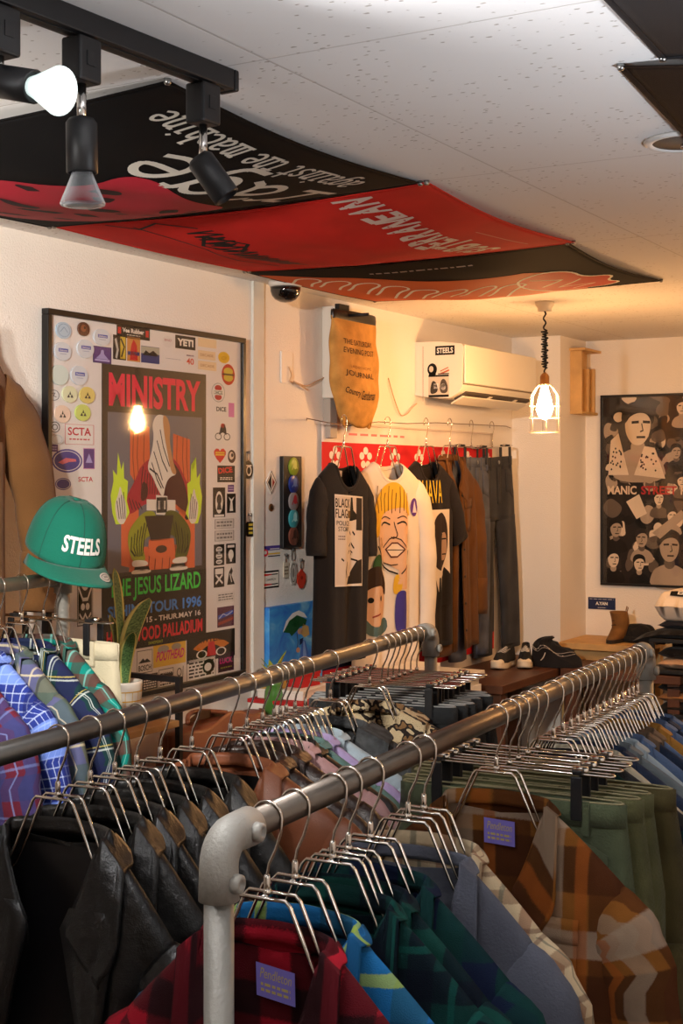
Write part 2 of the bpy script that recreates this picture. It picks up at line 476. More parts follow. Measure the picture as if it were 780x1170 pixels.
# ------------------------------------------------------------------ camera, film
cam = bpy.data.cameras.new('camera'); co = bpy.data.objects.new('camera', cam); COL.objects.link(co)
co.location = (0, 0, CAMZ); co.rotation_euler = (R(90), 0, 0)
cam.sensor_width = 36; cam.sensor_fit = 'AUTO'; cam.lens = 36 * F / 1170; cam.shift_y = -39.0 / 1170; cam.clip_start = .05
scene.camera = co
vs_ = scene.view_settings
vs_.view_transform = 'Standard'; vs_.look = 'None'; vs_.gamma = 1; vs_.exposure = 0.0; vs_.use_curve_mapping = False
w = bpy.data.worlds.new('world'); scene.world = w; w.use_nodes = True
w.node_tree.nodes['Background'].inputs[0].default_value = (.6, .62, .65, 1); w.node_tree.nodes['Background'].inputs[1].default_value = .02
scene.cycles.max_bounces = 7; scene.cycles.caustics_reflective = False; scene.cycles.caustics_refractive = False
scene.cycles.sample_clamp_indirect = 4.0

def lamp(name, kind, pos, energy, col, aim=None, size=.05, ang=80, blend=.6, sy=None):
    l = bpy.data.lights.new(name, kind); l.energy = energy; l.color = col
    if kind == 'AREA':
        l.shape = 'RECTANGLE'; l.size = size; l.size_y = sy or size
    else: l.shadow_soft_size = size
    if kind == 'SPOT': l.spot_size = R(ang); l.spot_blend = blend
    o = bpy.data.objects.new(name, l); COL.objects.link(o); o.location = pos
    if aim is not None: o.rotation_euler = (Vector(aim) - Vector(pos)).to_track_quat('-Z', 'Y').to_euler()
    return o

# ------------------------------------------------------------------ track and its lamp heads
blk = mat('black_paint', c(24, 24, 26), .45, spec=.4)
chrome = mat('chrome', c(215, 212, 208), .16, 1.0)
steel = mat('brushed_steel', c(160, 160, 158), .35, 1.0)
TD = Vector((.545, .839, 0)).normalized(); TE = Vector((-.1815, 2.2, CEIL)); TN = Vector((TD.y, -TD.x, 0))
track = thing('track_rail', frame(TE, TD, -TN, UP), 'black lighting track screwed to the white ceiling', 'lighting track')
b = MB(); b.box((-2.6, -.017, -.033), (0, .017, -.0005), blk, bev=.002); b.build('channel', track)
b = MB(); b.box((-2.59, -.006, -.0345), (-.012, .006, -.0331), mat('track_slot', c(5, 5, 6), .6)); b.build('slot', track)
b = MB(); b.box((.0005, -.018, -.034), (.012, .018, -.0004), blk, bev=.003); b.build('end_cap', track)
lensm = mat('lit_lens', c(255, 250, 240), .3, emit=(.95, .97, 1, 1), estr=60)
def lampglass():
    m, nt, p = base_mat('lamp_glass'); L = nt.links.new
    p.inputs['Base Color'].default_value = c(190, 194, 200); p.inputs['Roughness'].default_value = .15
    tr = N(nt, 'ShaderNodeBsdfTransparent'); tr.inputs[0].default_value = (.8, .82, .84, 1)
    lw = N(nt, 'ShaderNodeLayerWeight'); lw.inputs[0].default_value = .35
    mx = N(nt, 'ShaderNodeMixShader'); L(lw.outputs['Facing'], mx.inputs[0]); L(tr.outputs[0], mx.inputs[1]); L(p.outputs[0], mx.inputs[2])
    L(mx.outputs[0], nt.nodes['Material Output'].inputs[0]); return m
glassy = lampglass()
glowing = mat('glowing_glass', c(220, 230, 228), .2, emit=(.80, .95, .92, 1), estr=1.1, coat=.5)
def head(s, dirv, label, lit, bulb=True, drop=.06, group=None):
    """s metres back from the end of the track; dirv = where the lamp points"""
    root = thing('track_spotlight', frame(TE - TD * s - UP * .0355, TD, -TN, UP), label, 'spotlight', group)
    A = MB(); A.box((-.022, -.018, -.062), (.022, .018, 0), blk, bev=.004); A.box((-.008, -.0195, -.04), (.008, -.018, -.02), blk, bev=.0005); A.build('adapter', root)
    a = Vector((0, 0, -.062)); e = Vector((0, 0, -.062 - drop))
    MB().tube([a, (a + e) / 2, e], .0065, chrome, 12).ball(e, .011, chrome).build('stem', root)
    M3 = frame(Vector((0, 0, 0)), TD, -TN, UP).to_3x3().transposed()
    d = (M3 @ Vector(dirv)).normalized()
    q = Matrix.Translation(e) @ d.to_track_quat('Z', 'Y').to_matrix().to_4x4()
    h = MB(); h.lathe([(.0, -.012), (.017, -.012), (.0215, -.006), (.0215, .062), (.019, .064), (.019, .058)], blk, 28, q)
    ho = h.build('lamp_holder', root)
    for i in range(6):
        a_ = i * PI / 3
        MB().lathe([(0, -.0128), (.0028, -.0128), (.0028, -.0118)], mat('vent_dark', c(3, 3, 3), .8), 10, q @ Matrix.Translation((.011 * math.cos(a_), .011 * math.sin(a_), 0))).build('vent_hole', ho)
    if bulb:
        g = MB(); g.lathe([(.012, .056), (.016, .068), (.026, .092), (.031, .104), (.0305, .107)], glowing if lit == 2 else glassy, 28, q); g.build('lamp_glass', root)
        g = MB(); g.lathe([(.0305, .1065), (.02, .109), (0, .1095)], lensm if lit else glassy, 28, q); g.build('lens', root)
    return root.matrix_world @ (q @ Vector((0, 0, .13))), Vector(dirv).normalized()
lit_pos, lit_dir = head(.475, V * .95 + U * .0 + UP * -.25, 'lit white spotlight at the top edge, its glowing lens turned along the ceiling', 2, drop=.032)
head(.3237, UP * -1 + V * .02, 'unlit spotlight hanging straight down on its chrome stem with a flared glass lamp', 0)
head(.057, UP * -.72 + V * .45 + U * .25, 'unlit black spotlight at the very end of the track, tilted, without a glass lamp', 0, bulb=False)
COOL = (1.0, .95, .9)
lamp('spot_light', 'SPOT', lit_pos, 55, (.97, .97, 1), lit_pos + lit_dir, .03, 150, .9)
for s_, aim, e_ in ((.95, wall(.2, 1.6), 140), (1.3, wall(1.0, 1.45), 100), (1.75, rp(0, 3.2, 1.2), 10)):  # unseen heads added to brighten the poster wall and the racks
    p_, d_ = head(s_, aim - (TE - TD * s_), 'added lit spotlight further back on the track, out of view', 1, group='added track spotlights out of view')
    lamp('spot_light', 'SPOT', p_, e_, (1, .93, .84), aim, .035, 72, .9)
p_, d_ = head(1.08, V * .9 + UP * .10, 'added lit spotlight on the track beyond the frame, brightening the ceiling', 1, drop=.1, group='added track spotlights out of view')  # another added head out of view, throws light across the ceiling
lamp('spot_light', 'SPOT', p_, 150, (.97, .97, 1), p_ + d_, .03, 150, .9)
# ceiling panel added behind the viewer, out of view, as soft fill
pl = thing('added_panel_light', frame(rp(.9, -.2, CEIL - .002), V, -U, -UP), 'added square ceiling panel behind the shopper, an unseen fill light', 'ceiling light')
MB().box((-.31, -.31, 0), (.31, .31, .035), mat('panel_white', c(235, 235, 235), .5), bev=.004).build('housing', pl)
MB().box((-.29, -.29, .0352), (.29, .29, .037), mat('panel_fill_glow', c(250, 250, 250), .4, emit=(1, .97, .93, 1), estr=1.5)).build('diffuser', pl)
lamp('panel_fill', 'AREA', rp(.9, -.2, CEIL - .05), 6, (1, .96, .92), rp(.9, -.2, 0), .56)

# ------------------------------------------------------------------ pendant lamp
pp = Vector((kk(622) * 5.09, 5.09, CEIL))
pend = thing('pendant_lamp', Matrix.Translation(pp), 'caged pendant lamp with a glowing bulb on a coiled black cord', 'pendant lamp')
brass = mat('brass', c(150, 110, 70), .35, 1.0)
MB().lathe([(0, -.0008), (.034, -.0008), (.034, -.012), (.026, -.022), (.026, -.034), (0, -.034)], mat('rose_white', c(226, 218, 204), .5), 28).build('ceiling_rose', pend)
cord = []
zb = zz(428, 5.09) - CEIL
for i in range(13): cord.append((.004 * math.sin(i), .003 * math.cos(i * 1.3), -.034 - i * .0055))
n_ = 15 * 12
for i in range(n_ + 1):
    a = i / 12 * 2 * PI; r_ = .0085 + .003 * math.sin(i * .21)
    cord.append((r_ * math.cos(a), r_ * math.sin(a), -.105 - i / n_ * .135))
for i in range(8): cord.append((.002 * math.cos(i), 0, -.243 - i * (abs(zb) - .243) / 7))
MB().tube(cord, .0032, mat('cord_black', c(16, 14, 12), .8), 6).build('cord', pend)
MB().lathe([(.004, zb + .008), (.013, zb), (.017, zb - .008), (.017, zb - .032), (.021, zb - .034), (.021, zb - .040), (.0, zb - .040)], brass, 24).build('socket', pend)
cg = MB(); wire = mat('cage_wire', c(236, 224, 200), .4, .3)
zt = zb - .036; zm = zb - .078; zl = zz(494, 5.09) - CEIL
for i in range(6):
    a = i * PI / 3 + .26; x, y = math.cos(a), math.sin(a)
    cg.tube([(x * .02, y * .02, zt), (x * .034, y * .034, zt - .012), (x * .054, y * .054, zm), (x * .055, y * .055, zl)], .0016, wire, 6)
for z_, r_ in ((zl, .055), (zm - .035, .055), ((zl + zm - .035) / 2 + .005, .055), (zt, .021)):
    cg.tube([(r_ * math.cos(i * PI / 14), r_ * math.sin(i * PI / 14), z_) for i in range(28)], .0016, wire, 6, closed=True)
cg.build('cage', pend)
bulbm = mat('bulb_glow', c(255, 220, 170), .2, emit=(1, .5, .18, 1), estr=300)
MB().lathe([(0, zb - .0405), (.012, zb - .041), (.013, zb - .05), (.022, zb - .085), (.030, zb - .118), (.0305, zb - .128), (.022, zb - .15), (.008, zb - .162), (0, zb - .164)], bulbm, 24).build('bulb', pend)

for x_, y_, lb in ((1.78, 4.95, 'added caged pendant lamp beyond the frame over the display shelf'), (1.95, 3.7, 'added caged pendant lamp beyond the frame beside the denim jackets')):  # pendant copies added out of view for warm light on the far wall
    copy_thing(pend, Matrix.Translation((x_, y_, CEIL)), lb)
# unseen uplighter added beside the viewer to brighten the ceiling
ul = thing('added_floor_lamp', Matrix.Translation((1.05, 1.45, 0)), 'added tall white uplighter, out of view, brightening the ceiling beside the front rack', 'floor lamp')
lw_m = mat('lamp_white', c(226, 226, 224), .4)
MB().lathe([(0, .0006), (.13, .0006), (.13, .012), (.02, .022), (0, .022)], lw_m, 36).build('base', ul)
MB().tube([(0, 0, .02), (0, 0, 1.6)], .012, lw_m, 16).build('pole', ul)
MB().lathe([(.012, 1.59), (.05, 1.6), (.12, 1.65), (.15, 1.70), (.147, 1.70), (.115, 1.655), (.045, 1.608), (0, 1.606)], lw_m, 40).build('lamp_shade', ul)
MB().lathe([(0, 1.61), (.03, 1.612), (.035, 1.635), (.02, 1.655), (0, 1.658)], mat('added_uplight_bulb', c(250, 250, 250), .3, emit=(.95, .97, 1, 1), estr=8), 20).build('bulb', ul)
lamp('added_uplight', 'SPOT', Vector((1.05, 1.45, 1.69)), 50, (.86, .92, 1), Vector((1.0, 1.55, 3)), .06, 160, .5)
# ================================================================== clothes and hangers
class Shape:
    """outline and drape of a hanging top: x across, y back, z up, hanger neck at the origin"""
    def __init__(s, W=.205, nw=.08, drop=.105, L=.66, T=.034, nd=.12, gmin=.012, gap=.03, seed=1, A=.005, z0=-.054, closed=False, flare=.03, lean=0.0):
        s.__dict__.update(locals())
        r = random.Random(seed); s.q = (r.uniform(28, 40), r.uniform(55, 80)); s.ph = (r.uniform(0, 6), r.uniform(0, 6), r.uniform(-4, 4))
    def w(s, d):
        if d < s.drop: return s.nw + (s.W - s.nw) * max(d / s.drop, 0) ** .9
        q = (d - s.drop) / (s.L - s.drop)
        return s.W * (1 + s.flare * q - .05 * math.sin(min(q * 2.2, PI)))
    def t(s, d): return s.T * (.75 + .25 * min(1, d / .2))
    def fold(s, x, d):
        k = min(1, max(0, (d - .06) / .25))
        return s.A * k * (math.sin(x * s.q[0] + s.ph[0] + d * s.ph[2]) + .5 * math.sin(x * s.q[1] + s.ph[1] - d * 3))
    def th(s, x, d):
        w = s.w(d); r = min(1, abs(x) / w)
        return s.t(d) * math.sqrt(max(0, 1 - r ** 3))
    def yf(s, x, d): return -s.th(x, d) + s.fold(x, d) * min(1, 3 * s.th(x, d) / s.T) - s.lean * d
    def yb(s, x, d): return s.th(x, d) + .7 * s.fold(x + .03, d) * min(1, 3 * s.th(x, d) / s.T) - s.lean * d
    def g(s, d):
        if s.closed: return s.nw * math.sqrt(max(0, 1 - (d / s.nd) ** 2)) if d < s.nd else 0
        if d < s.nd: return s.gmin + (s.nw - s.gmin) * (1 - d / s.nd) ** .8
        return s.gmin + (s.gap - s.gmin) * (d - s.nd) / (s.L - s.nd)
    def gb(s, d): return s.nw * math.sqrt(max(0, 1 - (d / .02) ** 2)) if d < .02 else 0
    def front(s, x, z, off=.003):
        return (x, s.yf(x, s.z0 - z) - off, z)
def body(sh, m, name, parent, NV=26, NU=12, hem=None):
    b = MB()
    ds = [0, .004, .009, .014, .02, .03] + [.03 + (sh.L - .03) * ((j + 1) / NV) ** 1.15 for j in range(NV)]
    nv = len(ds) - 1
    for gf, yf in ((sh.g, sh.yf), (sh.gb, sh.yb)):
        for sg in (-1, 1):
            def fn(a, bb):
                d = ds[round(bb * nv)]
                g_ = gf(d); w_ = sh.w(d); x = sg * (g_ + a * max(w_ - g_, 0))
                return (x, yf(x, d), sh.z0 - d)
            b.grid(fn, NU, nv, m, lambda a, q, p: (p.x, p.z))
    return b.build(name, parent, weld=.0004, solid=.0022)
def sleeve(sh, sg, m, parent, kind='long', out=.0, cuff=None, rad=1.0, fwd=.01):
    W = sh.W; zs = sh.z0 - sh.drop
    if kind == 'long':
        P = [(W - .045, 0, zs - .03), (W - .015, -.002, zs - .06), (W + .012 + out * .3, -.004, zs - .12), (W + .03 + out * .7, -fwd * .7, zs - .25), (W + .03 + out, -fwd, zs - .42), (W + .015 + out, -fwd * 1.6, zs - .57)]
        E = [(.052, .018), (.06, .03), (.06, .031), (.055, .03), (.048, .029), (.042, .027)]
    else:
        P = [(W - .045, 0, zs - .03), (W - .02, -.002, zs - .06), (W + .004 + out * .4, -.004, zs - .13), (W + .016 + out, -.008, zs - .25)]
        E = [(.052, .014), (.058, .022), (.06, .022), (.062, .02)]
    # resample smoothly
    Q = []; EE = []
    n = len(P) - 1
    for i in range(n * 4 + 1):
        f = i / 4; k = min(int(f), n - 1); t_ = f - k
        p0, p1, p2, p3 = (Vector(P[max(k - 1, 0)]), Vector(P[k]), Vector(P[k + 1]), Vector(P[min(k + 2, n)]))
        q = .5 * ((2 * p1) + (p2 - p0) * t_ + (2 * p0 - 5 * p1 + 4 * p2 - p3) * t_ ** 2 + (3 * p1 - p0 - 3 * p2 + p3) * t_ ** 3)
        q.x *= sg
        wr = 1 + .05 * math.sin(i * 1.9 + sh.ph[0]) * min(1, i / 6)
        Q.append(q); EE.append(((E[k][0] * (1 - t_) + E[k + 1][0] * t_) * rad * wr, min(1, sh.T / .03) * (E[k][1] * (1 - t_) + E[k + 1][1] * t_) * rad * wr))
    Q = [q + Vector((0, -sh.lean * (sh.z0 - q.z), 0)) for q in Q]
    o = MB().tube(Q, 0, m, 18, caps=False, ell=EE, ref=(0, 1, 0)).build('sleeve', parent, solid=.002)
    if cuff:
        k = 5
        MB().tube(Q[-k:], 0, cuff, 18, caps=False, ell=[(e[0] * 1.07, e[1] * 1.07) for e in EE[-k:]], ref=(0, 1, 0)).build('cuff', o, solid=.002)
    return o
def collar(sh, m, parent, h=.03, fall=.05, pt=.8, spread=.02, name='collar', ty=.024):
    """turned-down collar: a low stand round the neck and two leaves folded over the front opening"""
    hh = h * .55; lw = .03 + spread; ld = fall * (.35 + .5 * pt); ty = min(1, .35 + sh.T / .045) * ty; dv = sh.nd * 1.12
    def base(t):
        if t < .42:
            th = t / .42 * PI / 2
            return sh.nw * 1.02 * math.sin(th), ty * math.cos(th), sh.z0 + hh * (1 - .3 * t / .42)
        u = (t - .42) / .58; d = dv * u ** 1.08
        x = max(sh.g(d), .008) if d > 0 else sh.nw
        x = x * u ** .2 + sh.nw * 1.02 * (1 - u ** .2)
        return x, -sh.T * 1.05 * min(1, u * 1.5) ** .8, sh.z0 + hh * .7 * (1 - u) - d
    def fn(a_, b_):
        a = a_ * 2 - 1; t = abs(a); sg = 1 if a >= 0 else -1
        x, y, z = base(t)
        if t < .42:
            th = t / .42 * PI / 2; D = Vector((math.sin(th) * spread, math.cos(th) * spread * .6, -fall * (.8 - .15 * t)))
        else:
            u = (t - .42) / .58; e = u * u * (3 - 2 * u)
            D = Vector((spread, 0, -fall * .74)) * (1 - e) + Vector((lw, -.004, -ld)) * e
            D *= 1 + .25 * math.sin(u * PI)
        if b_ < .2:
            k = 1 - b_ / .2; z -= k * (hh + .006); y -= (.002 if t < .42 else -.003) * k
        else:
            k = (b_ - .2) / .8
            q = Vector((x, y, z)) + D * k; x, y, z = q.x, q.y - .004 * math.sin(k * PI) * (1 if t > .42 else -.6), q.z + .005 * math.sin(min(k * 2.2, 1) * PI)
            if x > sh.nw:
                zs = sh.z0 - sh.drop * min(1, (x - sh.nw) / (sh.W - sh.nw)) ** 1.1
                if abs(y) < sh.T * .8: z = max(z, zs + .006)
        d = sh.z0 - z
        if t > .5 and b_ >= .2 and d > 0:
            y = min(y, sh.yf(min(x, sh.w(d) * .98), d) - .005 - .004 * k)
        return (sg * x, y, z)
    return MB().grid(fn, 56, 15, m, lambda a, b, p: ((a - .5) * .36, b * .1)).build(name, parent, solid=.0026)
def crew(sh, m, parent, wid=.016):
    pts = []
    n = 44
    for i in range(n):
        th = 2 * PI * i / n
        x = sh.nw * math.sin(th); cz = math.cos(th)
        if cz >= 0: d = .02 * math.sqrt(max(0, 1 - (x / sh.nw) ** 2)); y = sh.yb(x, d)
        else: d = sh.nd * math.sqrt(max(0, 1 - (x / sh.nw) ** 2)); y = sh.yf(x, d)
        pts.append((x, y, sh.z0 - d))
    return MB().tube(pts, 0, m, 8, closed=True, ell=[(wid * .5, .0026)] * n, ref=(0, 1, 0)).build('neckband', parent)
def strip(sh, m, parent, sg, d0, d1, x0f, x1f, name, off=.004, n=14, seg=3):
    """a band on the front panel between x0f(d) and x1f(d)"""
    def fn(a, b):
        d = d0 + (d1 - d0) * b; x = sg * (x0f(d) + (x1f(d) - x0f(d)) * a)
        return (x, sh.yf(x, d) - off, sh.z0 - d)
    return MB().grid(fn, seg, n, m).build(name, parent, solid=.0022)
def buttons(sh, parent, sg, m, d0, d1, n, inset=.012, r_=.0055):
    for i in range(n):
        d = d0 + (d1 - d0) * i / max(n - 1, 1); x = sg * (sh.g(d) + inset)
        MB().lathe([(0, 0), (r_, 0), (r_, .0022), (r_ * .7, .003), (0, .0022)], m, 12, Matrix.Translation((x, sh.yf(x, d) - .006, sh.z0 - d)) @ Matrix.Rotation(R(90), 4, 'X')).build('button', parent)
BTN = flat(225, 220, 208, .3); BTN_DARK = flat(40, 34, 30, .35)
def woven_tag(sh, parent, wdt, hgt, d, col, ink, words=None, tilt=0.0):
    """label sewn inside the back of the neck"""
    z = sh.z0 - d
    dec = Decal()
    dec.rect(-wdt / 2, -hgt, wdt / 2, 0, col).up()
    if words: dec.text(words, 0, -hgt * .42, hgt * .3, ink, al='c', w=wdt * .8, shear=.15)
    dec.marks(-wdt * .38, -hgt * .86, wdt * .38, -hgt * .52, ink, 2, 3)
    return dec.build('woven_label', parent, fn=lambda x, y, e: (x, sh.yb(x, d - y) - .0075 - e, z + y + tilt * x), cut=.02)
def top(name, M, label, cat, group, m, sh, sl='long', col='shirt', cm=None, cuff=None, lining=None, plk=None, btn=None, pockets=False, lapel=None, tagspec=None, out=.0, rad=1.0, **ck):
    root = thing(name, M, label, cat, group)
    body(sh, m, 'body', root)
    for sg in (-1, 1):
        if sl: sleeve(sh, sg, m, root, sl, out, cuff, rad)
    if lining:
        def fn(a, b):
            d = .012 + (sh.L * .9 - .012) * b; x = (a * 2 - 1) * sh.w(d) * .9
            if d < .03: x = (a * 2 - 1) * min(sh.nw * .98, sh.w(d) * .9)
            return (x, sh.yb(x, d) - .005, sh.z0 - d - .012)
        MB().grid(fn, 10, 14, lining).build('lining', root)
    if col == 'shirt': collar(sh, cm or m, root, **ck)
    elif col == 'crew': crew(sh, cm or m, root)
    elif col == 'shawl':
        collar(sh, cm or m, root, **ck)
    if plk:
        for sg in (-1, 1):
            p_ = strip(sh, plk, root, sg, sh.nd * .75, sh.L - .005, lambda d: sh.g(d) - .001, lambda d: sh.g(d) + .03, 'placket')
            if btn and sg == 1: buttons(sh, p_, sg, btn, sh.nd + .03, sh.L - .08, 6)
    if lapel:
        for sg in (-1, 1):
            strip(sh, lapel, root, sg, .10, .33, lambda d: sh.g(d) - .003, lambda d: sh.g(d) + .012 + .085 * max(0, 1 - abs(d - .14) / .2) ** .9, 'lapel', off=.008)
    if pockets:
        for sg in (-1, 1):
            p_ = strip(sh, m, root, sg, .17, .30, lambda d: .045, lambda d: .145, 'pocket', off=.004, n=5)
            strip(sh, m, p_, sg, .165, .205, lambda d: .042, lambda d: .148 - 0 * d, 'flap', off=.007, n=3)
    if tagspec: woven_tag(sh, root, *tagspec)
    return root
# ---- trousers
def trousers(name, M, label, cat, group, m, W=.2, L=.95, T=.017, ztop=-.052, seed=1, trim=None, open_leg=0.02, pocketm=None, edge=None):
    root = thing(name, M, label, cat, group)
    r = random.Random(seed); ph = r.uniform(0, 6); A = .005
    tr = trim or m
    def sec(x, w, d, s): 
        return s * T * math.sqrt(max(0, 1 - min(1, abs(x) / w) ** 4)) * (1 + .25 * min(1, d / .2)) + A * min(1, d / .2) * math.sin(x * 45 + ph + d * 4)
    wd = lambda d: W * (1 + .1 * min(1, d / .16))
    b = MB(); hip = .27
    for s in (-1, 1):
        b.grid(lambda a, q: ((a * 2 - 1) * wd(q * hip), sec((a * 2 - 1) * wd(q * hip), wd(q * hip), q * hip, s), ztop - q * hip), 20, 10, m)
    b.build('hip_yoke', root, weld=.0004, solid=.002)
    for sg in (-1, 1):
        g = MB()
        def lw(d): return .104 * W / .2 * (1 - .22 * min(1, (d - .2) / .6))
        for s in (-1, 1):
            def fn(a, q):
                d = hip - .012 + (L - hip) * q
                hw = lw(d); cx = sg * (W * 1.1 - hw * 1.0 + open_leg * 0) if d < .3 else sg * (W * 1.1 - hw + (open_leg) * (d - .3))
                if d < .3: hw = W * .55; cx = sg * W * .55
                x = (a * 2 - 1) * hw
                y = s * T * 1.2 * math.sqrt(max(0, 1 - abs(a * 2 - 1) ** 3.5)) + A * math.sin((cx + x) * 45 + ph + d * 4) * (1 if 0 < a < 1 else .6)
                return (cx + x, y, ztop - d)
            g.grid(fn, 10, 18, m)
        g.build('trouser_leg', root, weld=.0004, solid=.002)
    wb = MB()
    for s in (-1, 1):
        wb.grid(lambda a, q: ((a * 2 - 1) * W * 1.012, s * .002 + sec((a * 2 - 1) * W, W, q * .038, s) * 1.04, ztop + .003 - q * .038), 18, 2, tr)
    wo = wb.build('waistband', root, weld=.0004, solid=.003)
    if edge:
        P_ = [(math.cos(i * PI / 24) * W * .99, 0, 0) for i in range(48)]
        MB().tube([(q[0], sec(q[0], W * 1.012, .0, -1 if i < 24 else 1) * 1.04 * (1 if 0 < i < 47 else 0), ztop + .0045) for i, q in enumerate(P_)], .0017, edge, 6, closed=True).build('waist_edge', wo)
    for x in (-.7, -.32, .32, .7):
        xx = x * W
        MB().box((xx - .006, sec(xx, W, .02, -1) - .007, ztop - .05), (xx + .006, sec(xx, W, .02, -1) - .0035, ztop + .006), tr).build('belt_loop', wo)
    def patch(nm, x0, x1, d0, d1, mm, curve=0.0):
        return MB().grid(lambda a, q: (x0 + (x1 - x0) * a, sec(x0 + (x1 - x0) * a, wd(.1), .1, -1) - .0035, ztop - d0 - (d1 - d0) * q - curve * a * a), 4, 4, mm).build(nm, root, solid=.002)
    patch('fly', -.004, .034, .04, .2, m)
    for sg in (-1, 1): patch('pocket', sg * W * .42, sg * W * .88, .05, .15, pocketm or m, .03)
    MB().lathe([(0, 0), (.008, 0), (.008, .003), (0, .004)], steel, 14, Matrix.Translation((.012, sec(0, W, .02, -1) - .006, ztop - .018)) @ Matrix.Rotation(R(90), 4, 'X')).build('button', root)
    return root
# ---- hangers: one of each kind, then copies
def hook_path(hb, r_=.0195, twist=0.0):
    P = [(-.0185, 0, hb - .008)]
    for i in range(13):
        a = PI * .97 - i / 12 * PI * 1.02
        P.append((r_ * math.cos(a), 0, hb + r_ * math.sin(a)))
    P += [(.0185, 0, hb - .014), (.012, 0, hb - .034), (.003, 0, hb - .052), (0, 0, hb - .066), (0, 0, 0)]
    return P
HB = .0895
hangm = mat('hanger_chrome', c(225, 218, 208), .14, 1.0)
def first_hanger():
    root = thing('clothes_hanger', Matrix.Identity(4), '', 'hanger')
    h = MB().tube(hook_path(HB), .0019, hangm, 7); h.ball((0, 0, .004), .0055, hangm, 10, 6); h.lathe([(.003, .004), (.0042, .008), (.0042, .02), (.003, .024)], hangm, 10); h.build('hook', root)
    for s in (-1, 1):
        y = .0125 * s
        P = [(-.165, y, -.185), (-.088, y, -.112), (-.07, y, -.078), (-.037, y, -.006), (-.031, y, 0), (.031, y, 0), (.037, y, -.006), (.07, y, -.078), (.088, y, -.112), (.165, y, -.185)]
        MB().tube(P, .0024, hangm, 7).build('shoulder_rail', root)
    b = MB()
    b.tube([(0, -.0125, 0), (0, .0125, 0)], .0028, hangm, 7)
    for x, z in ((-.165, -.185), (.165, -.185)): b.tube([(x, -.0125, z), (x, .0125, z)], .0024, hangm, 7)
    b.build('cross_piece', root)
    return root
def first_clip_hanger():
    root = thing('clip_hanger', Matrix.Identity(4), '', 'hanger')
    h = MB().tube(hook_path(HB), .0019, hangm, 7); h.ball((0, 0, .002), .0055, hangm, 10, 6); h.build('hook', root)
    P = []
    for i in range(9): a = -PI / 2 + PI * i / 8; P.append((.172 + .011 * math.cos(a), .011 * math.sin(a), -.004))
    for i in range(9): a = PI / 2 + PI * i / 8; P.append((-.172 + .011 * math.cos(a), .011 * math.sin(a), -.004))
    MB().tube(P, .0019, hangm, 7, closed=True).build('bar', root)
    for x in (-.125, .125):
        k = MB()
        for s in (-1, 1):
            k.box((x - .0095, s * .0225 - .003, -.078), (x + .0095, s * .0225 + .003, -.006), blk, bev=.0015)
        k.box((x - .008, -.021, -.004), (x + .008, .021, .004), blk, bev=.0015)
        ko = k.build('clip', root)
        MB().tube([(x - .013, 0, .001), (x + .013, 0, .001)], .006, hangm, 10).build('spring', ko)
    return root
HANG = {}
def hanger(kind, M, label, group):
    if kind not in HANG:
        r_ = first_hanger() if kind == 'top' else first_clip_hanger()
        r_.matrix_world = M; r_['label'] = label; r_['group'] = group; HANG[kind] = r_; return r_
    return copy_thing(HANG[kind], M, label, group)
# ================================================================== framed concert poster ringed with stickers
ft0, fz1 = wp(47, 352); ft1, _ = wp(274, 387); fz0 = 1.13
FW, FH = ft1 - ft0, 2.207 - fz0
FM = wall_frame(ft0, fz0, .0006)
def pf(px, py):
    t, z = wp(px, py, .016); return t - ft0, z - fz0
fr = thing('framed_poster', FM, 'large black-framed concert poster with a hooded figure, ringed by stickers, on the white wall', 'framed poster')
fblk = mat('frame_black', c(18, 17, 17), .35, spec=.5)
b = MB(); fw = .016
for lo, hi in (((0, 0, 0), (FW, fw, .024)), ((0, FH - fw, 0), (FW, FH, .024)), ((0, fw, 0), (fw, FH - fw, .024)), ((FW - fw, fw, 0), (FW, FH - fw, .024))): b.box(lo, hi, fblk, bev=.002)
b.build('frame', fr)
MB().box((fw, fw, .001), (FW - fw, FH - fw, .012), mat('mount_board', c(232, 228, 226), .7)).build('backing_board', fr)
# the poster sheet
PW0, PH1 = pf(117, 415); PW1, _ = pf(236, 430); _, pb0 = pf(175, 742)
PH1 = pf(117, 415)[1]; PB = pf(236, 728)[1]
pw, ph = PW1 - PW0, PH1 - PB
pm = Matrix.Translation((PW0, PB, .0124))
paper_dk = flat(44, 38, 36, .45); steelg = flat(104, 104, 116, .5); orng = flat(214, 104, 62); hood = flat(226, 218, 206); robe = flat(168, 34, 54); robe_d = flat(70, 24, 28); grn = flat(146, 150, 40); grn_d = flat(86, 90, 28); flame = flat(206, 236, 60)
sheet = MB().box((0, 0, 0), (pw, ph, .0006), paper_dk).build('poster_sheet', fr, pm)
X = lambda v: v * pw; Y = lambda v: v * ph
d = Decal(lambda x, y: (x * pw, y * ph)); d.at(2)
pinkr = flat(232, 60, 82)
def jag(x, y): return x, y
d.text('MINISTRY', .06, .855, .118, pinkr, w=.88, bold=.035)
d.at(1).rect(.05, .275, .955, .835, steelg).at(2)
d.poly([(.25, .62), (.25, .80), (.43, .79), (.44, .5)], orng).poly([(.66, .5), (.66, .77), (.83, .75), (.83, .45)], orng)
d.poly([(.17, .3), (.17, .53), (.33, .53), (.33, .28)], orng).poly([(.72, .27), (.72, .5), (.88, .5), (.88, .27)], orng)
d.poly([(.24, .275), (.26, .36), (.82, .36), (.8, .275)], orng)
d.up()
for x in (.28, .32, .38, .70, .76, .8): d.line([(x, .53), (x + .01, .6), (x - .005, .68), (x, .76)], .006, flat(120, 50, 30))
for x in (.3, .36, .42, .48, .55, .62, .68, .74): d.line([(x, .277), (x + .008, .32), (x, .358)], .008, flat(110, 40, 24))
for x, y in ((.24, .49), (.8, .46)): d.ell(x, y, .022, .01, BLACK)
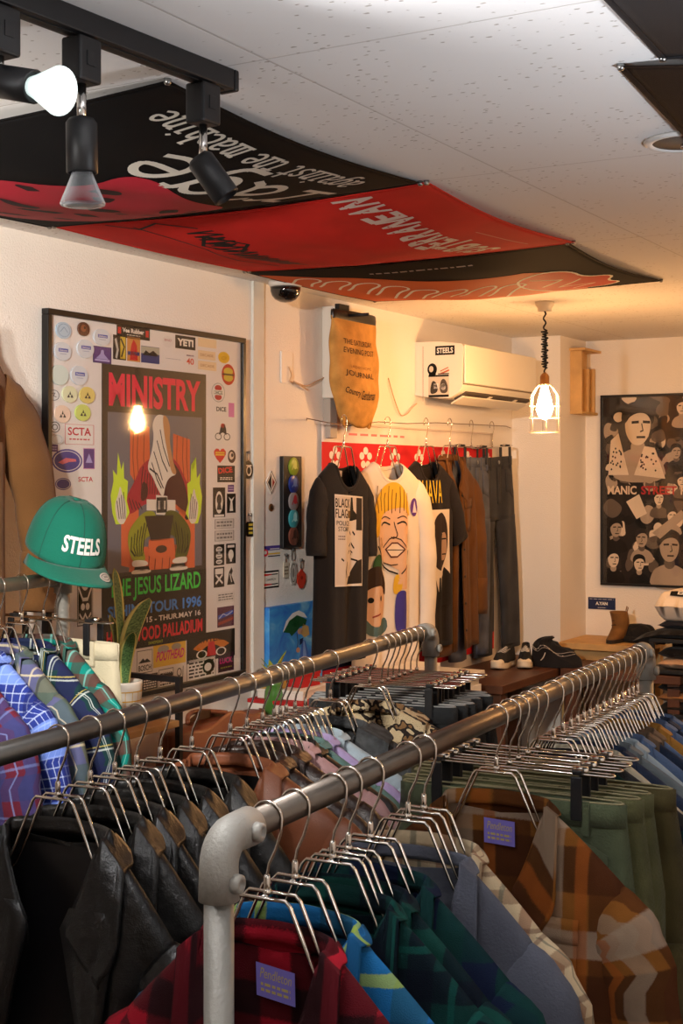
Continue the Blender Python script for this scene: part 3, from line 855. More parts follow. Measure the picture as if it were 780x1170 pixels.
d.up()   # robe, hands with pale green flames
d.sp([(.36, .66), (.30, .60), (.20, .53), (.20, .48), (.28, .48), (.40, .52), (.52, .50), (.68, .52), (.80, .47), (.90, .48), (.86, .55), (.76, .62), (.70, .67), (.55, .70)], robe)
d.up().sp([(.5, .68), (.54, .56), (.52, .51), (.66, .52), (.74, .49), (.82, .475), (.80, .56), (.72, .64), (.62, .68)], robe_d).sp([(.36, .60), (.34, .52), (.41, .53), (.42, .58)], robe_d)
for q in range(9): d.line([(.37 + .022 * q, .645 - .012 * (q % 3)), (.355 + .026 * q, .60 - .01 * (q % 2)), (.36 + .024 * q, .55)], .007, flat(40, 14, 18))
for q in range(4): d.line([(.24 + .03 * q, .535 - .006 * q), (.27 + .03 * q, .495)], .006, flat(40, 14, 18))
def flamep(cx, cy, s, mir):
    pts = [(-.07, -.06), (-.085, .0), (-.06, .05), (-.065, .09), (-.03, .07), (-.02, .15), (.01, .09), (.03, .12), (.035, .06), (.07, .05), (.06, -.02), (.085, -.06), (.03, -.1), (-.04, -.1)]
    return [(cx + mir * p[0] * s, cy + p[1] * s) for p in pts]
for cx, cy, mir in ((.16, .545, 1), (.87, .535, -1)):
    d.up().poly(flamep(cx, cy, 1.0, mir), flame).up()
    d.sp([(cx - .03 * mir, cy - .09), (cx - .05 * mir, cy - .03), (cx - .02 * mir, cy + .0), (cx + .0 * mir, cy + .04), (cx + .02 * mir, cy + .0), (cx + .05 * mir, cy - .02), (cx + .06 * mir, cy - .08), (cx + .02 * mir, cy - .105)], hood).up()
    for q in range(4): d.line([(cx + mir * (-.03 + .02 * q), cy - .02 + .01 * q), (cx + mir * (-.01 + .018 * q), cy - .08)], .006, BLACK)
d.up()   # hood with folds
d.sp([(.45, .80), (.5, .84), (.6, .83), (.63, .79), (.62, .74), (.66, .66), (.7, .62), (.62, .61), (.58, .58), (.56, .53), (.5, .57), (.46, .61), (.40, .64), (.45, .70), (.47, .76)], hood)
d.up().sp([(.55, .838), (.6, .83), (.63, .79), (.62, .74), (.66, .66), (.7, .62), (.64, .62), (.6, .7), (.57, .76)], flat(190, 140, 92))
for a_ in ([(.47, .7), (.52, .64), (.55, .6)], [(.5, .74), (.55, .67), (.6, .63)], [(.43, .64), (.5, .62), (.56, .57)], [(.53, .78), (.56, .72), (.62, .65)], [(.45, .66), (.5, .60), (.54, .57)]): d.line(a_, .007, BLACK)
d.up().poly([(.4, .49), (.4, .53), (.68, .525), (.68, .485)], hood).poly([(.49, .475), (.49, .545), (.6, .54), (.6, .47)], hood).up().box(.495, .48, .595, .536, .012, BLACK).rect(.53, .49, .565, .525, flat(60, 56, 52))
d.up()   # legs, stool, boots
for sg in (-1, 1):
    cx = .53 + sg * .03
    d.sp([(cx, .485), (cx + sg * .12, .49), (cx + sg * .24, .44), (cx + sg * .28, .40), (cx + sg * .26, .34), (cx + sg * .22, .305), (cx + sg * .1, .305), (cx + sg * .14, .36), (cx + sg * .11, .395), (cx + sg * .02, .4)], grn if sg < 0 else grn_d)
    d.up()
    for q in range(6): d.line([(cx + sg * (.09 + .03 * q), .455 - .012 * q), (cx + sg * (.12 + .025 * q), .40 - .01 * q), (cx + sg * (.14 + .014 * q), .33)], .009, BLACK if q % 2 else flat(60, 62, 20))
    d.sp([(cx + sg * .10, .312), (cx + sg * .23, .316), (cx + sg * .24, .30), (cx + sg * .22, .29), (cx + sg * .08, .292)], hood)
    d.poly([(cx + sg * .08, .291), (cx + sg * .21, .291), (cx + sg * .22, .276), (cx + sg * .07, .276)], BLACK).sp([(cx + sg * .06, .28), (cx + sg * .22, .282), (cx + sg * .25, .27), (cx + sg * .22, .265), (cx + sg * .06, .265)], hood)
d.poly([(.38, .47), (.66, .47), (.62, .38), (.44, .38)], flat(46, 34, 28)).poly([(.42, .385), (.66, .385), (.68, .325), (.62, .315), (.46, .315), (.41, .33)], orng).up().ell(.54, .348, .055, .014, flat(60, 36, 28))
d.at(3).rect(0, 0, 1, .262, BLACK).at(4)
d.text('THE JESUS LIZARD', .06, .172, .082, flat(52, 214, 80), w=.88, bold=.02)
d.text('SPHINCTOUR 1996', .05, .12, .042, flat(64, 140, 232), w=.9, bold=.03)
d.text('WED.MAY 15 - THUR.MAY 16', .06, .088, .02, WHITE, w=.88, bold=.02)
d.text('HOLLYWOOD PALLADIUM', .04, .025, .05, flat(226, 40, 62), w=.92, bold=.03)
d.text('SANDPOINT', .42, .008, .01, flat(190, 220, 60), w=.14)
d.build('poster_print', sheet, Matrix.Translation((0, 0, .0008)), dz=.00012)
# stickers
RS = random.Random(11)
def sticker(px0, py0, px1, py1, shape, col, art, nm='sticker'):
    """pixel box measured on the photograph of the flat board -> metres on the board"""
    cx = (px0 + px1) / 2; cy = (py0 + py1) / 2
    x0, _ = pf(px0, cy); x1, _ = pf(px1, cy); _, y1 = pf(cx, py0); _, y0 = pf(cx, py1)
    w, h = x1 - x0, y1 - y0
    s = Decal(lambda x, y: (x * w / 2, y * h / 2))
    if shape == 'o': s.ell(0, 0, 1, 1, col, 30)
    elif shape == 'r': s.rect(-1, -1, 1, 1, col)
    elif shape == 'h': s.poly([(0, -1), (.55, -.45), (.95, .15), (.95, .6), (.6, .95), (.25, .9), (0, .6), (-.25, .9), (-.6, .95), (-.95, .6), (-.95, .15), (-.55, -.45)], col)
    s.up()
    if art: art(s)
    m_ = (x0 + x1) / 2, (y0 + y1) / 2
    if nm == 'button_badge':
        o = MB().lathe([(0, .0), (w / 2, .0), (w / 2, .003), (w / 2 * .9, .0048)], col, 28, Matrix.Diagonal((1, h / w, 1, 1))).build(nm, fr, Matrix.Translation((m_[0], m_[1], .0122)))
        s.build('badge_print', o, Matrix.Translation((0, 0, .0049)), dz=.0002)
        return o
    return s.build(nm, fr, Matrix.Translation((m_[0], m_[1], .0126)), dz=.0002)
def words(t, col, y=-.3, h=.6, w=1.6, bold=.03, sh=0.0, rot=0.0): return lambda s: s.text(t, -w / 2 if not rot else -w / 2, y, h, col, w=w, bold=bold, shear=sh, rot=rot)
def both(*f):
    def g(s):
        for k in f: k(s); s.up()
    return g
def marks(col, n=3, y0=-.7, y1=.7, w=.8, sd=None):
    q = sd or RS.randrange(1000)
    return lambda s: s.marks(-w, y0, w, y1, col, n, q)
def border(col, w=.06): return lambda s: s.box(-1, -1, 1, 1, w, col)
def figure(col): return lambda s: s.ell(0, .35, .35, .3, col).poly([(-.7, -.7), (-.35, .1), (.35, .1), (.7, -.7)], col)
pale = flat(214, 222, 232, .4); plum = flat(96, 66, 132); cream = flat(236, 214, 176)
logo = both(lambda s: s.rect(-.55, -.05, .6, .32, flat(70, 84, 180)), lambda s: s.text('Deluxe', -.45, .02, .22, WHITE, w=.92, bold=.02), marks(flat(150, 160, 190), 1, -.35, -.2, .4))
trio = both(lambda s: s.poly([(-.12, -.05), (0, .4), (.12, -.05)], BLACK), lambda s: s.poly([(-.42, -.4), (-.2, .0), (-.05, -.4)], flat(70, 60, 60)).poly([(.05, -.4), (.2, .05), (.42, -.4)], flat(70, 60, 60)))
B_ = 'button_badge'
SL = [
 (64,368,81,387,'o',flat(182,206,226,.4),lambda s: s.ring(0,0,.8,.8,.06,flat(130,160,190)).line([(-.5,-.2),(0,.4),(.5,-.2)],.08,flat(130,160,190)),B_),
 (89,368,102,384,'o',flat(92,52,40),lambda s: s.ell(-.1,.1,.5,.5,flat(150,90,60)).up().ell(.1,.2,.2,.2,flat(60,34,26)),B_),
 (107,376,126,395,'o',pale,logo,B_),(62,391,81,412,'o',pale,logo,B_),(88,388,107,409,'o',pale,logo,B_),
 (107,396,128,415,'r',plum,both(border(flat(50,36,84)),lambda s: s.poly([(-.7,-.5),(-.2,.1),(-.1,.6),(.15,.6),(.2,.1),(.7,-.5)],flat(170,160,214)),lambda s: s.rect(-.8,-.75,.8,-.55,flat(190,180,226))),'sticker'),
 (58,417,78,440,'o',flat(214,232,228,.35),None,B_),(81,418,100,440,'o',pale,logo,B_),
 (56,445,69,458,'o',flat(224,226,228),lambda s: s.ring(0,0,.95,.95,.1,flat(60,66,76)).line([(-.4,.3),(.2,.4),(-.1,-.1),(.4,-.3)],.12,flat(60,66,76)),'sticker'),
 (71,441,88,460,'o',flat(226,232,196,.35),trio,B_),(91,442,108,461,'o',flat(220,204,120,.35),trio,B_),(62,463,80,483,'o',flat(238,214,196,.35),trio,B_),(86,462,103,481,'o',flat(204,222,120,.35),trio,B_),
 (57,481,70,495,'o',flat(224,224,226),lambda s: s.ring(0,0,.9,.9,.12,BLACK).ring(0,0,.5,.5,.12,BLACK),'sticker'),(58,496,72,508,'o',flat(220,226,230,.3),lambda s: s.ring(0,0,.8,.8,.06,flat(170,180,190)),B_),
 (75,485,108,508,'r',WHITE,both(lambda s: s.text('SCTA',-.8,-.1,.8,flat(196,40,52),w=1.6,bold=.02),marks(flat(196,40,52),1,-.6,-.35,.7),border(flat(214,120,120),.04)),'sticker'),
 (57,508,67,516,'r',plum,marks(flat(190,180,220),2),'sticker'),(60,513,95,540,'o',flat(84,74,148),both(lambda s: s.ring(0,0,.9,.86,.06,WHITE),lambda s: s.poly([(-.6,-.15),(-.1,.25),(.55,.15),(.6,-.05),(.1,-.1),(-.3,-.3)],flat(226,120,130))),'sticker'),
 (96,512,109,536,'r',plum,both(border(flat(210,150,190),.08),lambda s: s.poly([(-.6,-.4),(0,.5),(.6,-.4)],flat(170,160,214))),'sticker'),(64,546,82,560,'o',flat(84,74,148),lambda s: s.ring(0,0,.9,.86,.08,WHITE),'sticker'),
 (88,542,109,556,'r',WHITE,both(lambda s: s.text('SCTA',-.8,-.2,.8,flat(196,40,52),w=1.6,bold=.02)),'sticker'),
 (134,372,172,387,'r',BLACK,both(lambda s: s.rect(-.92,-.5,-.74,.5,RED).rect(.74,-.5,.92,.5,RED),lambda s: s.text('Vee Rubber',-.66,-.2,.7,WHITE,w=1.3,bold=.04),marks(WHITE,1,-.6,-.42,.4)),'sticker'),
 (130,383,145,411,'r',flat(40,34,30),both(lambda s: s.rect(.1,-.9,.9,.9,flat(206,180,60)).line([(-.6,.6),(-.3,-.2),(-.5,-.8)],.3,flat(190,190,186)),lambda s: s.line([(.2,.7),(.7,.1),(.3,-.7)],.2,BLACK)),'sticker'),
 (146,385,161,413,'r',flat(206,140,70),both(lambda s: s.poly([(-.6,-.9),(-.4,.3),(0,.8),(.5,.3),(.6,-.9)],flat(200,40,46)).rect(-.9,-.5,.9,-.2,flat(60,60,120))),'sticker'),
 (162,396,183,415,'r',flat(54,64,124),both(lambda s: s.rect(-1,.1,1,.95,flat(176,176,160)),lambda s: s.poly([(-.8,0),(-.5,.5),(-.1,.2),(.3,.55),(.8,.1),(.8,-.1),(-.8,-.1)],BLACK)),'sticker'),
 (186,384,199,397,'o',flat(226,222,220),lambda s: s.text('BIND',-.6,.1,.4,flat(170,60,66),w=1.2),'sticker'),
 (201,384,224,399,'r',BLACK,words('YETI',WHITE,-.55,1.1,1.6,.05),'sticker'),
 (188,403,210,417,'r',flat(234,230,228),marks(flat(150,150,160),1,-.1,.05,.8),'sticker'),(211,403,225,419,'r',flat(234,228,226),both(lambda s: s.text('40',-.6,-.7,.9,flat(214,78,44),w=1.2,bold=.02),marks(flat(110,70,90),1,.4,.75,.6)),'sticker'),
 (227,387,248,397,'r',cream,None,'sticker'),(227,401,247,411,'r',cream,words('DECADE',flat(170,120,60),-.3,.6,1.5,.0),'sticker'),(227,413,248,423,'r',cream,words('DECADE',flat(170,120,60),-.3,.6,1.5,.0),'sticker'),
 (250,402,263,415,'o',flat(228,190,48),lambda s: s.ring(0,-.1,.4,.3,.1,flat(190,140,30)),'sticker'),(254,416,269,440,'o',flat(190,54,30),both(lambda s: s.ell(0,.3,.7,.36,flat(206,190,70)).ell(0,-.3,.7,.36,flat(206,190,70)),lambda s: s.rect(-.9,-.08,.9,.08,flat(90,60,20))),'sticker'),
 (242,437,258,460,'o',WHITE,both(lambda s: s.ring(0,0,.95,.95,.05,flat(120,120,116)).ell(0,.45,.5,.3,flat(180,36,44)).ell(0,-.45,.5,.3,flat(180,36,44)),lambda s: s.rect(-.75,-.25,.75,.25,WHITE).text('DICE',-.66,-.18,.36,flat(24,70,30),w=1.3,bold=.04)),'sticker'),
 (246,461,261,474,'r',WHITE,words('DICE',BLACK,-.4,.8,1.5,.03),'sticker'),(260,460,270,477,'r',WHITE,words('1',flat(214,130,190),-.95,1.9,1.3,.06),'sticker'),
 (244,480,266,508,'o',WHITE,both(lambda s: s.ring(-.45,-.35,.34,.3,.07,BLACK).ring(.45,-.35,.34,.3,.07,BLACK),lambda s: s.poly([(-.4,-.2),(-.2,.5),(.2,.7),(.35,.3),(.4,-.2),(0,.0)],flat(44,40,40)).ell(0,.55,.2,.18,flat(190,60,50))),'sticker'),
 (245,512,259,529,'h',flat(206,44,36),lambda s: s.rect(-.75,.0,.75,.22,flat(228,190,60)).rect(-.75,.3,.75,.5,flat(228,190,60)),'sticker'),(261,514,270,529,'o',flat(70,46,36),both(lambda s: s.ell(-.1,.1,.6,.6,flat(220,206,190)),lambda s: s.ell(.1,.2,.3,.3,flat(60,44,36))),'sticker'),
 (249,532,269,551,'r',BLACK,both(lambda s: s.text('DICE',-.85,.0,.7,flat(214,52,44),w=1.6,bold=.04,rot=.12),marks(WHITE,2,-.75,-.35,.7)),'sticker'),
 (244,557,258,591,'r',BLACK,both(lambda s: s.ell(0,0,.6,.75,WHITE),lambda s: s.ell(0,.2,.4,.35,flat(50,48,48)).poly([(-.4,-.5),(-.2,0),(.2,0),(.4,-.5)],flat(50,48,48)),lambda s: s.rect(-.8,-.97,.8,-.82,WHITE)),'sticker'),
 (261,554,268,562,'r',plum,marks(flat(200,180,220),2),'sticker'),(260,564,270,586,'r',BLACK,both(lambda s: s.poly([(-.7,.7),(-.2,.2),(-.4,-.8),(.4,-.8),(.2,.2),(.7,.7),(0,.4)],WHITE)),'sticker'),
 (246,593,268,604,'r',flat(214,210,206),both(border(flat(120,116,112)),marks(flat(130,126,122),2)),'sticker'),(246,606,268,618,'r',flat(214,210,206),both(border(flat(120,116,112)),marks(flat(130,126,122),2)),'sticker'),
 (245,622,257,646,'r',BLACK,both(lambda s: s.ell(0,.5,.6,.28,WHITE).ell(0,-.1,.6,.28,WHITE).ell(0,-.65,.6,.22,WHITE),marks(BLACK,6,-.8,.7,.4)),'sticker'),(259,621,270,644,'r',BLACK,both(lambda s: s.rect(-.7,.6,.7,.85,WHITE).ell(0,-.1,.55,.5,WHITE).rect(-.2,-.8,.2,-.5,WHITE)),'sticker'),
 (245,648,257,671,'r',BLACK,both(lambda s: s.rect(-.75,.3,.75,.85,WHITE),lambda s: s.line([(-.6,-.6),(.6,.2)],.22,WHITE).line([(.6,-.6),(-.6,.2)],.22,WHITE)),'sticker'),(259,647,270,669,'r',WHITE,both(lambda s: s.poly([(-.8,-.9),(-.4,.4),(.1,.9),(.4,.5),(.1,.1),(.8,-.9)],BLACK),lambda s: s.line([(-.2,.2),(.1,-.6)],.16,WHITE)),'sticker'),
 (248,676,269,688,'r',flat(226,222,218),marks(flat(110,108,106),3),'sticker'),
 (249,693,268,716,'r',flat(84,40,70),both(lambda s: s.poly([(-.9,-.2),(.9,.2),(.9,.6),(-.9,.2)],flat(44,84,190)).poly([(-.9,-.8),(.9,-.4),(.9,-.1),(-.9,-.5)],flat(150,60,50)),lambda s: s.line([(-.8,-.1),(-.3,.3),(.1,.1),(.8,.45)],.1,flat(180,200,230))),'sticker'),
 (214,722,269,754,'r',BLACK,both(lambda s: s.ring(0,-1.0,.98,1.5,.42,flat(206,120,40),24,40,140),lambda s: s.text('LAWYERED',-.7,.3,.4,BLACK,w=1.4,bold=.03).poly([(-.2,-.7),(-.12,.3),(.12,.3),(.2,-.7)],flat(196,36,50)),lambda s: s.ring(-.4,-.5,.22,.3,.06,WHITE).ring(.4,-.5,.22,.3,.06,WHITE)),'sticker'),
 (176,735,213,760,'r',flat(232,196,70),both(lambda s: s.ell(-.4,.55,.35,.35,flat(170,170,160)).ell(.4,.6,.3,.32,flat(170,170,160)),lambda s: s.text('POUTHEAD',-.85,-.5,.9,flat(214,60,130),w=1.7,bold=.03,shear=.1)),'sticker'),
 (157,743,175,769,'r',WHITE,both(border(BLACK,.05),lambda s: s.poly([(-.8,-.1),(-.2,.3),(0,.1),(.3,.25),(.8,-.1)],BLACK),lambda s: s.text('BOSCH',-.8,-.8,.5,BLACK,w=1.6,bold=.02)),'sticker'),
 (163,770,181,790,'r',flat(60,58,58),marks(WHITE,5),'sticker'),(182,764,199,787,'r',WHITE,both(border(BLACK,.06),marks(BLACK,4),lambda s: s.rect(-.9,.2,.9,.5,BLACK)),'sticker'),(200,760,211,780,'o',WHITE,both(lambda s: s.ring(0,.2,.5,.5,.14,flat(80,80,80)),lambda s: s.line([(.7,-.9),(.8,.8)],.12,BLACK)),'sticker'),
 (214,752,247,776,'r',WHITE,both(border(BLACK,.03),marks(BLACK,5,-.8,.8,.85,5),lambda s: s.ell(.5,.1,.42,.7,BLACK),lambda s: s.ell(.45,.05,.25,.4,WHITE)),'sticker'),(250,746,268,767,'r',flat(50,24,48),both(lambda s: s.text('LUCK',-.8,-.1,.6,flat(190,40,130),w=1.6,bold=.03),marks(flat(150,150,60),1,-.7,-.4,.7)),'sticker'),
 (89,648,107,715,'r',BLACK,both(lambda s: s.box(-.92,-.96,.92,.96,.06,WHITE),lambda s: s.poly([(-.2,.9),(.2,.9),(.12,.3),(-.12,.3)],WHITE).ring(0,.5,.5,.3,.1,WHITE),lambda s: s.line([(-.8,.3),(-.3,-.1),(.3,-.1),(.8,.3)],.12,WHITE).ell(-.3,-.35,.25,.12,WHITE).ell(.3,-.35,.25,.12,WHITE),lambda s: s.line([(-.7,-.6),(-.3,-.8),(0,-.6),(.3,-.8),(.7,-.6)],.1,WHITE)),'sticker'),
 (67,676,79,692,'r',flat(190,170,150),marks(flat(90,70,60),4),'sticker'),
]
for s_ in SL: sticker(*s_)
def glass_mat():
    m, nt, p = base_mat('picture_glass'); nt.nodes.remove(p); L = nt.links.new
    tr = N(nt, 'ShaderNodeBsdfTransparent'); gl = N(nt, 'ShaderNodeBsdfGlossy'); gl.inputs['Roughness'].default_value = .04
    lw = N(nt, 'ShaderNodeLayerWeight'); pw_ = N(nt, 'ShaderNodeMath', operation='POWER'); pw_.inputs[1].default_value = 5; L(lw.outputs['Facing'], pw_.inputs[0])
    ma = N(nt, 'ShaderNodeMath', operation='MULTIPLY_ADD'); ma.inputs[1].default_value = .9; ma.inputs[2].default_value = .035; L(pw_.outputs[0], ma.inputs[0])
    mx = N(nt, 'ShaderNodeMixShader'); L(ma.outputs[0], mx.inputs[0]); L(tr.outputs[0], mx.inputs[1]); L(gl.outputs[0], mx.inputs[2])
    L(mx.outputs[0], nt.nodes['Material Output'].inputs[0])
    return m
PGLASS = glass_mat()
MB().box((fw - .003, fw - .003, .0188), (FW - fw + .003, FH - fw + .003, .0205), PGLASS).build('glass_pane', fr)

# ================================================================== flags pinned under the ceiling
def flag_cloth(name, col): return mat(name, col, .8, bump=.25, bscale=500, var=.1, vscale=7, spec=.1)
def flag(name, corner, Wd, Ht, m, label, sag=(.02, .03, .03), ax=(-U, -V), seed=1, wrinkle=.004, corners=1):
    """corner: world point that is local (0,0); cloth spans Wd along ax[0] and Ht along ax[1], hanging down from the pins"""
    xx, yy = ax; nn = xx.cross(yy)
    M = frame(corner - UP * .004, xx, yy, nn)
    root = thing(name, M, label, 'flag')
    r = random.Random(seed); p1, p2 = r.uniform(0, 6), r.uniform(0, 6)
    sgn = 1 if nn.z < 0 else -1
    def S(x, y, e=0.0):
        a = min(max(x / Wd, 0), 1); b_ = min(max(y / Ht, 0), 1)
        k = math.sin(PI * a) * sag[0] + math.sin(PI * b_) * sag[1] + math.sin(PI * a) * math.sin(PI * b_) * sag[2]
        k += wrinkle * math.sin(PI * a) * math.sin(PI * b_) * (math.sin(x * 14 + y * 9 + p1) + .7 * math.sin(y * 21 - x * 11 + p2))
        pull = .018 * math.sin(PI * b_) ; px_ = x + (pull * (1 - 2 * a)) ; py_ = y + .018 * math.sin(PI * a) * (1 - 2 * b_)
        return (px_, py_, sgn * (k + e))
    MB().grid(lambda a, b_: S(a * Wd, b_ * Ht), 48, 48, m, lambda a, b_, p: (a * Wd, b_ * Ht)).build('cloth', root, solid=.0012)
    hem = MB()
    for P in ([(i / 40 * Wd, 0) for i in range(41)], [(i / 40 * Wd, Ht) for i in range(41)], [(0, i / 40 * Ht) for i in range(41)], [(Wd, i / 40 * Ht) for i in range(41)]):
        hem.tube([S(*q, e=.001) for q in P], 0, m, 6, ell=[(.006, .0014)] * 41, ref=(0, 0, 1))
    hem.build('hem', root)
    for x in (0, Wd):
        for y in (0, Ht):
            MB().lathe([(0, -.004), (.006, -.004), (.006, .003), (.004, .006), (0, .0065)], steel, 14, Matrix.Translation(S(x, y, .0)) @ Matrix.Diagonal((1, 1, sgn, 1))).build('pin', root)
    return root, (lambda x, y, e: S(x, y, .0016 + e))
c1 = ceilpt(480, 207); c0 = ceilpt(190, 90); c2 = ceilpt(655, 275); c3 = ceilpt(755, 319)
fblack = flag_cloth('flag_black', c(11, 11, 13)); fred = flag_cloth('flag_red', c(208, 42, 36)); fblack2 = flag_cloth('flag_soft_black', c(17, 14, 13)); fbrown = flag_cloth('flag_brown', c(34, 24, 19))
dirt = (c3 - c0).normalized(); crs = Vector((dirt.y, -dirt.x, 0))     # line of the pins
AX = (-dirt, -crs)
W1 = (c1 - c0).length; W2 = (c2 - c1).length; W3 = (c3 - c2).length; HT = 1.05
rt, S1 = flag('flag', c1, W1, HT, fblack, 'black ceiling flag with upside-down white typewriter lettering and a ragged crimson patch', seed=1, ax=AX, sag=(.01, .012, .04))
ink = flat(214, 210, 200); crim = flat(178, 34, 54)
d = Decal(); d.pen('rage', .03, .19, .21, ink, .021, wid=.60); d.build('lettering', rt, fn=S1, cut=.03)
d = Decal(); d.pen('against the machine', .10, .07, .085, ink, .0085, wid=.69); d.build('small_lettering', rt, fn=S1, cut=.03)
d = Decal(); d.sp([(.05, 1.03), (.05, .55), (.08, .43), (.25, .39), (.43, .34), (.50, .325), (.57, .35), (.565, .44), (.61, .52), (.66, .60), (.70, .80), (.74, 1.03)], crim)
d.build('crimson_patch', rt, fn=S1, cut=.03)
d = Decal().at(2)
for x, y, a_, b_ in ((.50, .46, .045, .03), (.43, .52, .04, .025), (.22, .50, .03, .03), (.15, .49, .02, .02), (.60, .58, .03, .02), (.33, .60, .06, .028), (.24, .62, .03, .016), (.68, .64, .05, .03), (.16, .60, .04, .024), (.48, .70, .07, .024), (.62, .76, .08, .03), (.36, .76, .09, .026), (.22, .74, .05, .02), (.75, .85, .05, .02), (.50, .86, .08, .02), (.30, .90, .07, .022), (.16, .86, .05, .02)):
    q = random.Random(int(x * 999)); d.sp([(x + a_ * math.cos(k * PI / 5) * q.uniform(.6, 1.2), y + b_ * math.sin(k * PI / 5) * q.uniform(.6, 1.2)) for k in range(10)], flat(34, 10, 16))
d.build('spot_print', rt, fn=S1, cut=.03)
rt, S2 = flag('flag', c2, W2, HT, fred, 'red ceiling flag with white stencil lettering, pinned between the two dark ones', seed=2, ax=AX, sag=(.01, .012, .04))
d = Decal(); q = random.Random(5)
x = .10
for ch in 'SUBTERRANEAN':
    d.text(ch, x, .15 + q.uniform(-.01, .01), .105, flat(226, 206, 198), w=.056, bold=.035, rot=q.uniform(-.08, .08)); x += .064
for i in range(90): d.at(1).ell(.10 + .76 * q.random(), .145 + .12 * q.random(), .006 * q.uniform(.4, 1), .003, fred, 7)
d.at(0).line([(.10, .085), (.40, .09)], .004, flat(214, 120, 108)); d.build('stencil_lettering', rt, fn=S2, cut=.03)
d = Decal(); x = .30
for i in range(9):
    k = .022 * q.uniform(.8, 1.6)
    d.line([(x, .66), (x + .02, .71 + k), (x + .03, .64), (x + .045, .68 + k * .3), (x + .05, .73), (x + .06, .65)], .009, BLACK); x += .052
d.line([(.26, .78), (.42, .81), (.62, .78), (.84, .84)], .007, BLACK).line([(.60, .68), (.66, .62), (.74, .70), (.66, .76), (.60, .68)], .01, BLACK).ell(.67, .69, .02, .028, BLACK).line([(.80, .68), (.86, .76), (.82, .84), (.87, .9)], .008, BLACK)
d.build('ink_scrawl', rt, fn=S2, cut=.03)
rt, S3 = flag('flag', c3, W3, HT, fblack2, 'dark flag with an orange flaming border, pinned under the ceiling closest to the hanging bulb', seed=3, ax=AX, sag=(.01, .012, .04))
orf = flat(206, 92, 34); d = Decal(); fo = flat(240, 230, 212)
d.poly([(.0, .24), (.12, .20), (.25, .18), (.52, .12), (.60, .22), (.62, .37), (.67, .55), (.72, .74), (.77, HT), (0, HT)], orf); d.build('orange_field', rt, fn=S3, cut=.03)
d = Decal().at(2)
for i in range(8):
    bx_ = .46 + i * .036; by_ = .30 + i * .085
    d.line(chaikin([(bx_ - .16, by_ + .10), (bx_ - .07, by_ + .04), (bx_ - .02, by_ - .03), (bx_ + .015, by_ - .02), (bx_ + .005, by_ + .05), (bx_ - .06, by_ + .10), (bx_ - .12, by_ + .15)], False), .009, fo)
lg = [(p_[0] * 1.4 - .02, p_[1]) for p_ in [(.08, .15), (.12, .07), (.18, .09), (.24, .03), (.30, .10), (.38, .10), (.42, .18), (.38, .28), (.30, .31), (.22, .27), (.14, .28), (.09, .22)]]
d.at(1).sp(lg, flat(196, 62, 40)).at(2).line(chaikin(lg + lg[:1], False), .009, fo).line([(.18, .22), (.23, .13), (.30, .22), (.38, .12)], .008, fo).line([(.36, .25), (.43, .16), (.49, .24)], .008, fo)
q = random.Random(8); y = .32
while y < .66:
    l_ = q.uniform(.01, .03); d.at(0).rect(.755, y, .763, y + l_, flat(190, 180, 170)); y += l_ + .008
d.build('flame_outlines', rt, fn=S3, cut=.03)
k4 = ceilpt(757, 63); k5 = ceilpt(709, 73)
flag('flag', k4, .9, 1.05, flag_cloth('flag_charcoal', c(34, 34, 36)), 'plain charcoal flag at the top corner of the ceiling, cut by the frame', ax=((ceilpt(705, 0) - k4).normalized(), V), seed=5, sag=(.015, .03, .03))
dk = (ceilpt(780, 152) - k5).normalized()
flag('flag', k5, .9, 1.05, fbrown, 'dark brown flag beside the round ceiling speaker', ax=(dk, Vector((dk.y, -dk.x, 0))), seed=6, sag=(.015, .03, .03))
sp = thing('ceiling_speaker', frame(ceilpt(783, 160) - UP * .0006, U, -V, -UP), 'round white ceiling speaker grille beside the dark brown flag', 'ceiling speaker')
MB().lathe([(.078, 0), (.078, .004), (.072, .008), (.062, .006), (.062, .003)], mat('speaker_white', c(226, 224, 220), .5), 40).build('rim', sp)
MB().lathe([(0, .0042), (.062, .0042), (.062, .003)], mat('speaker_mesh', c(120, 108, 98), .6, bump=1, bscale=600), 40).build('mesh', sp)
MB().lathe([(0, .0044), (.008, .0044), (.008, .012), (0, .013)], chrome, 16, Matrix.Translation((.012, .005, 0))).build('centre_stud', sp)
# camera dome
cd = Vector((kk(326) * 4.55, 4.55, CEIL)); cc = thing('security_camera', frame(cd - UP * .0006, U, -V, -UP), 'black dome security camera on a white base near the wall', 'security camera')
MB().lathe([(0, 0), (.056, 0), (.056, .012), (.05, .02), (0, .02)], mat('camera_white', c(220, 214, 206), .5), 36).build('base', cc)
MB().lathe([(.05, .0205), (.049, .034), (.044, .048), (.034, .06), (.018, .068), (0, .07)], mat('smoked_dome', c(10, 10, 11), .08, spec=.8, coat=.6), 36).build('dome', cc)
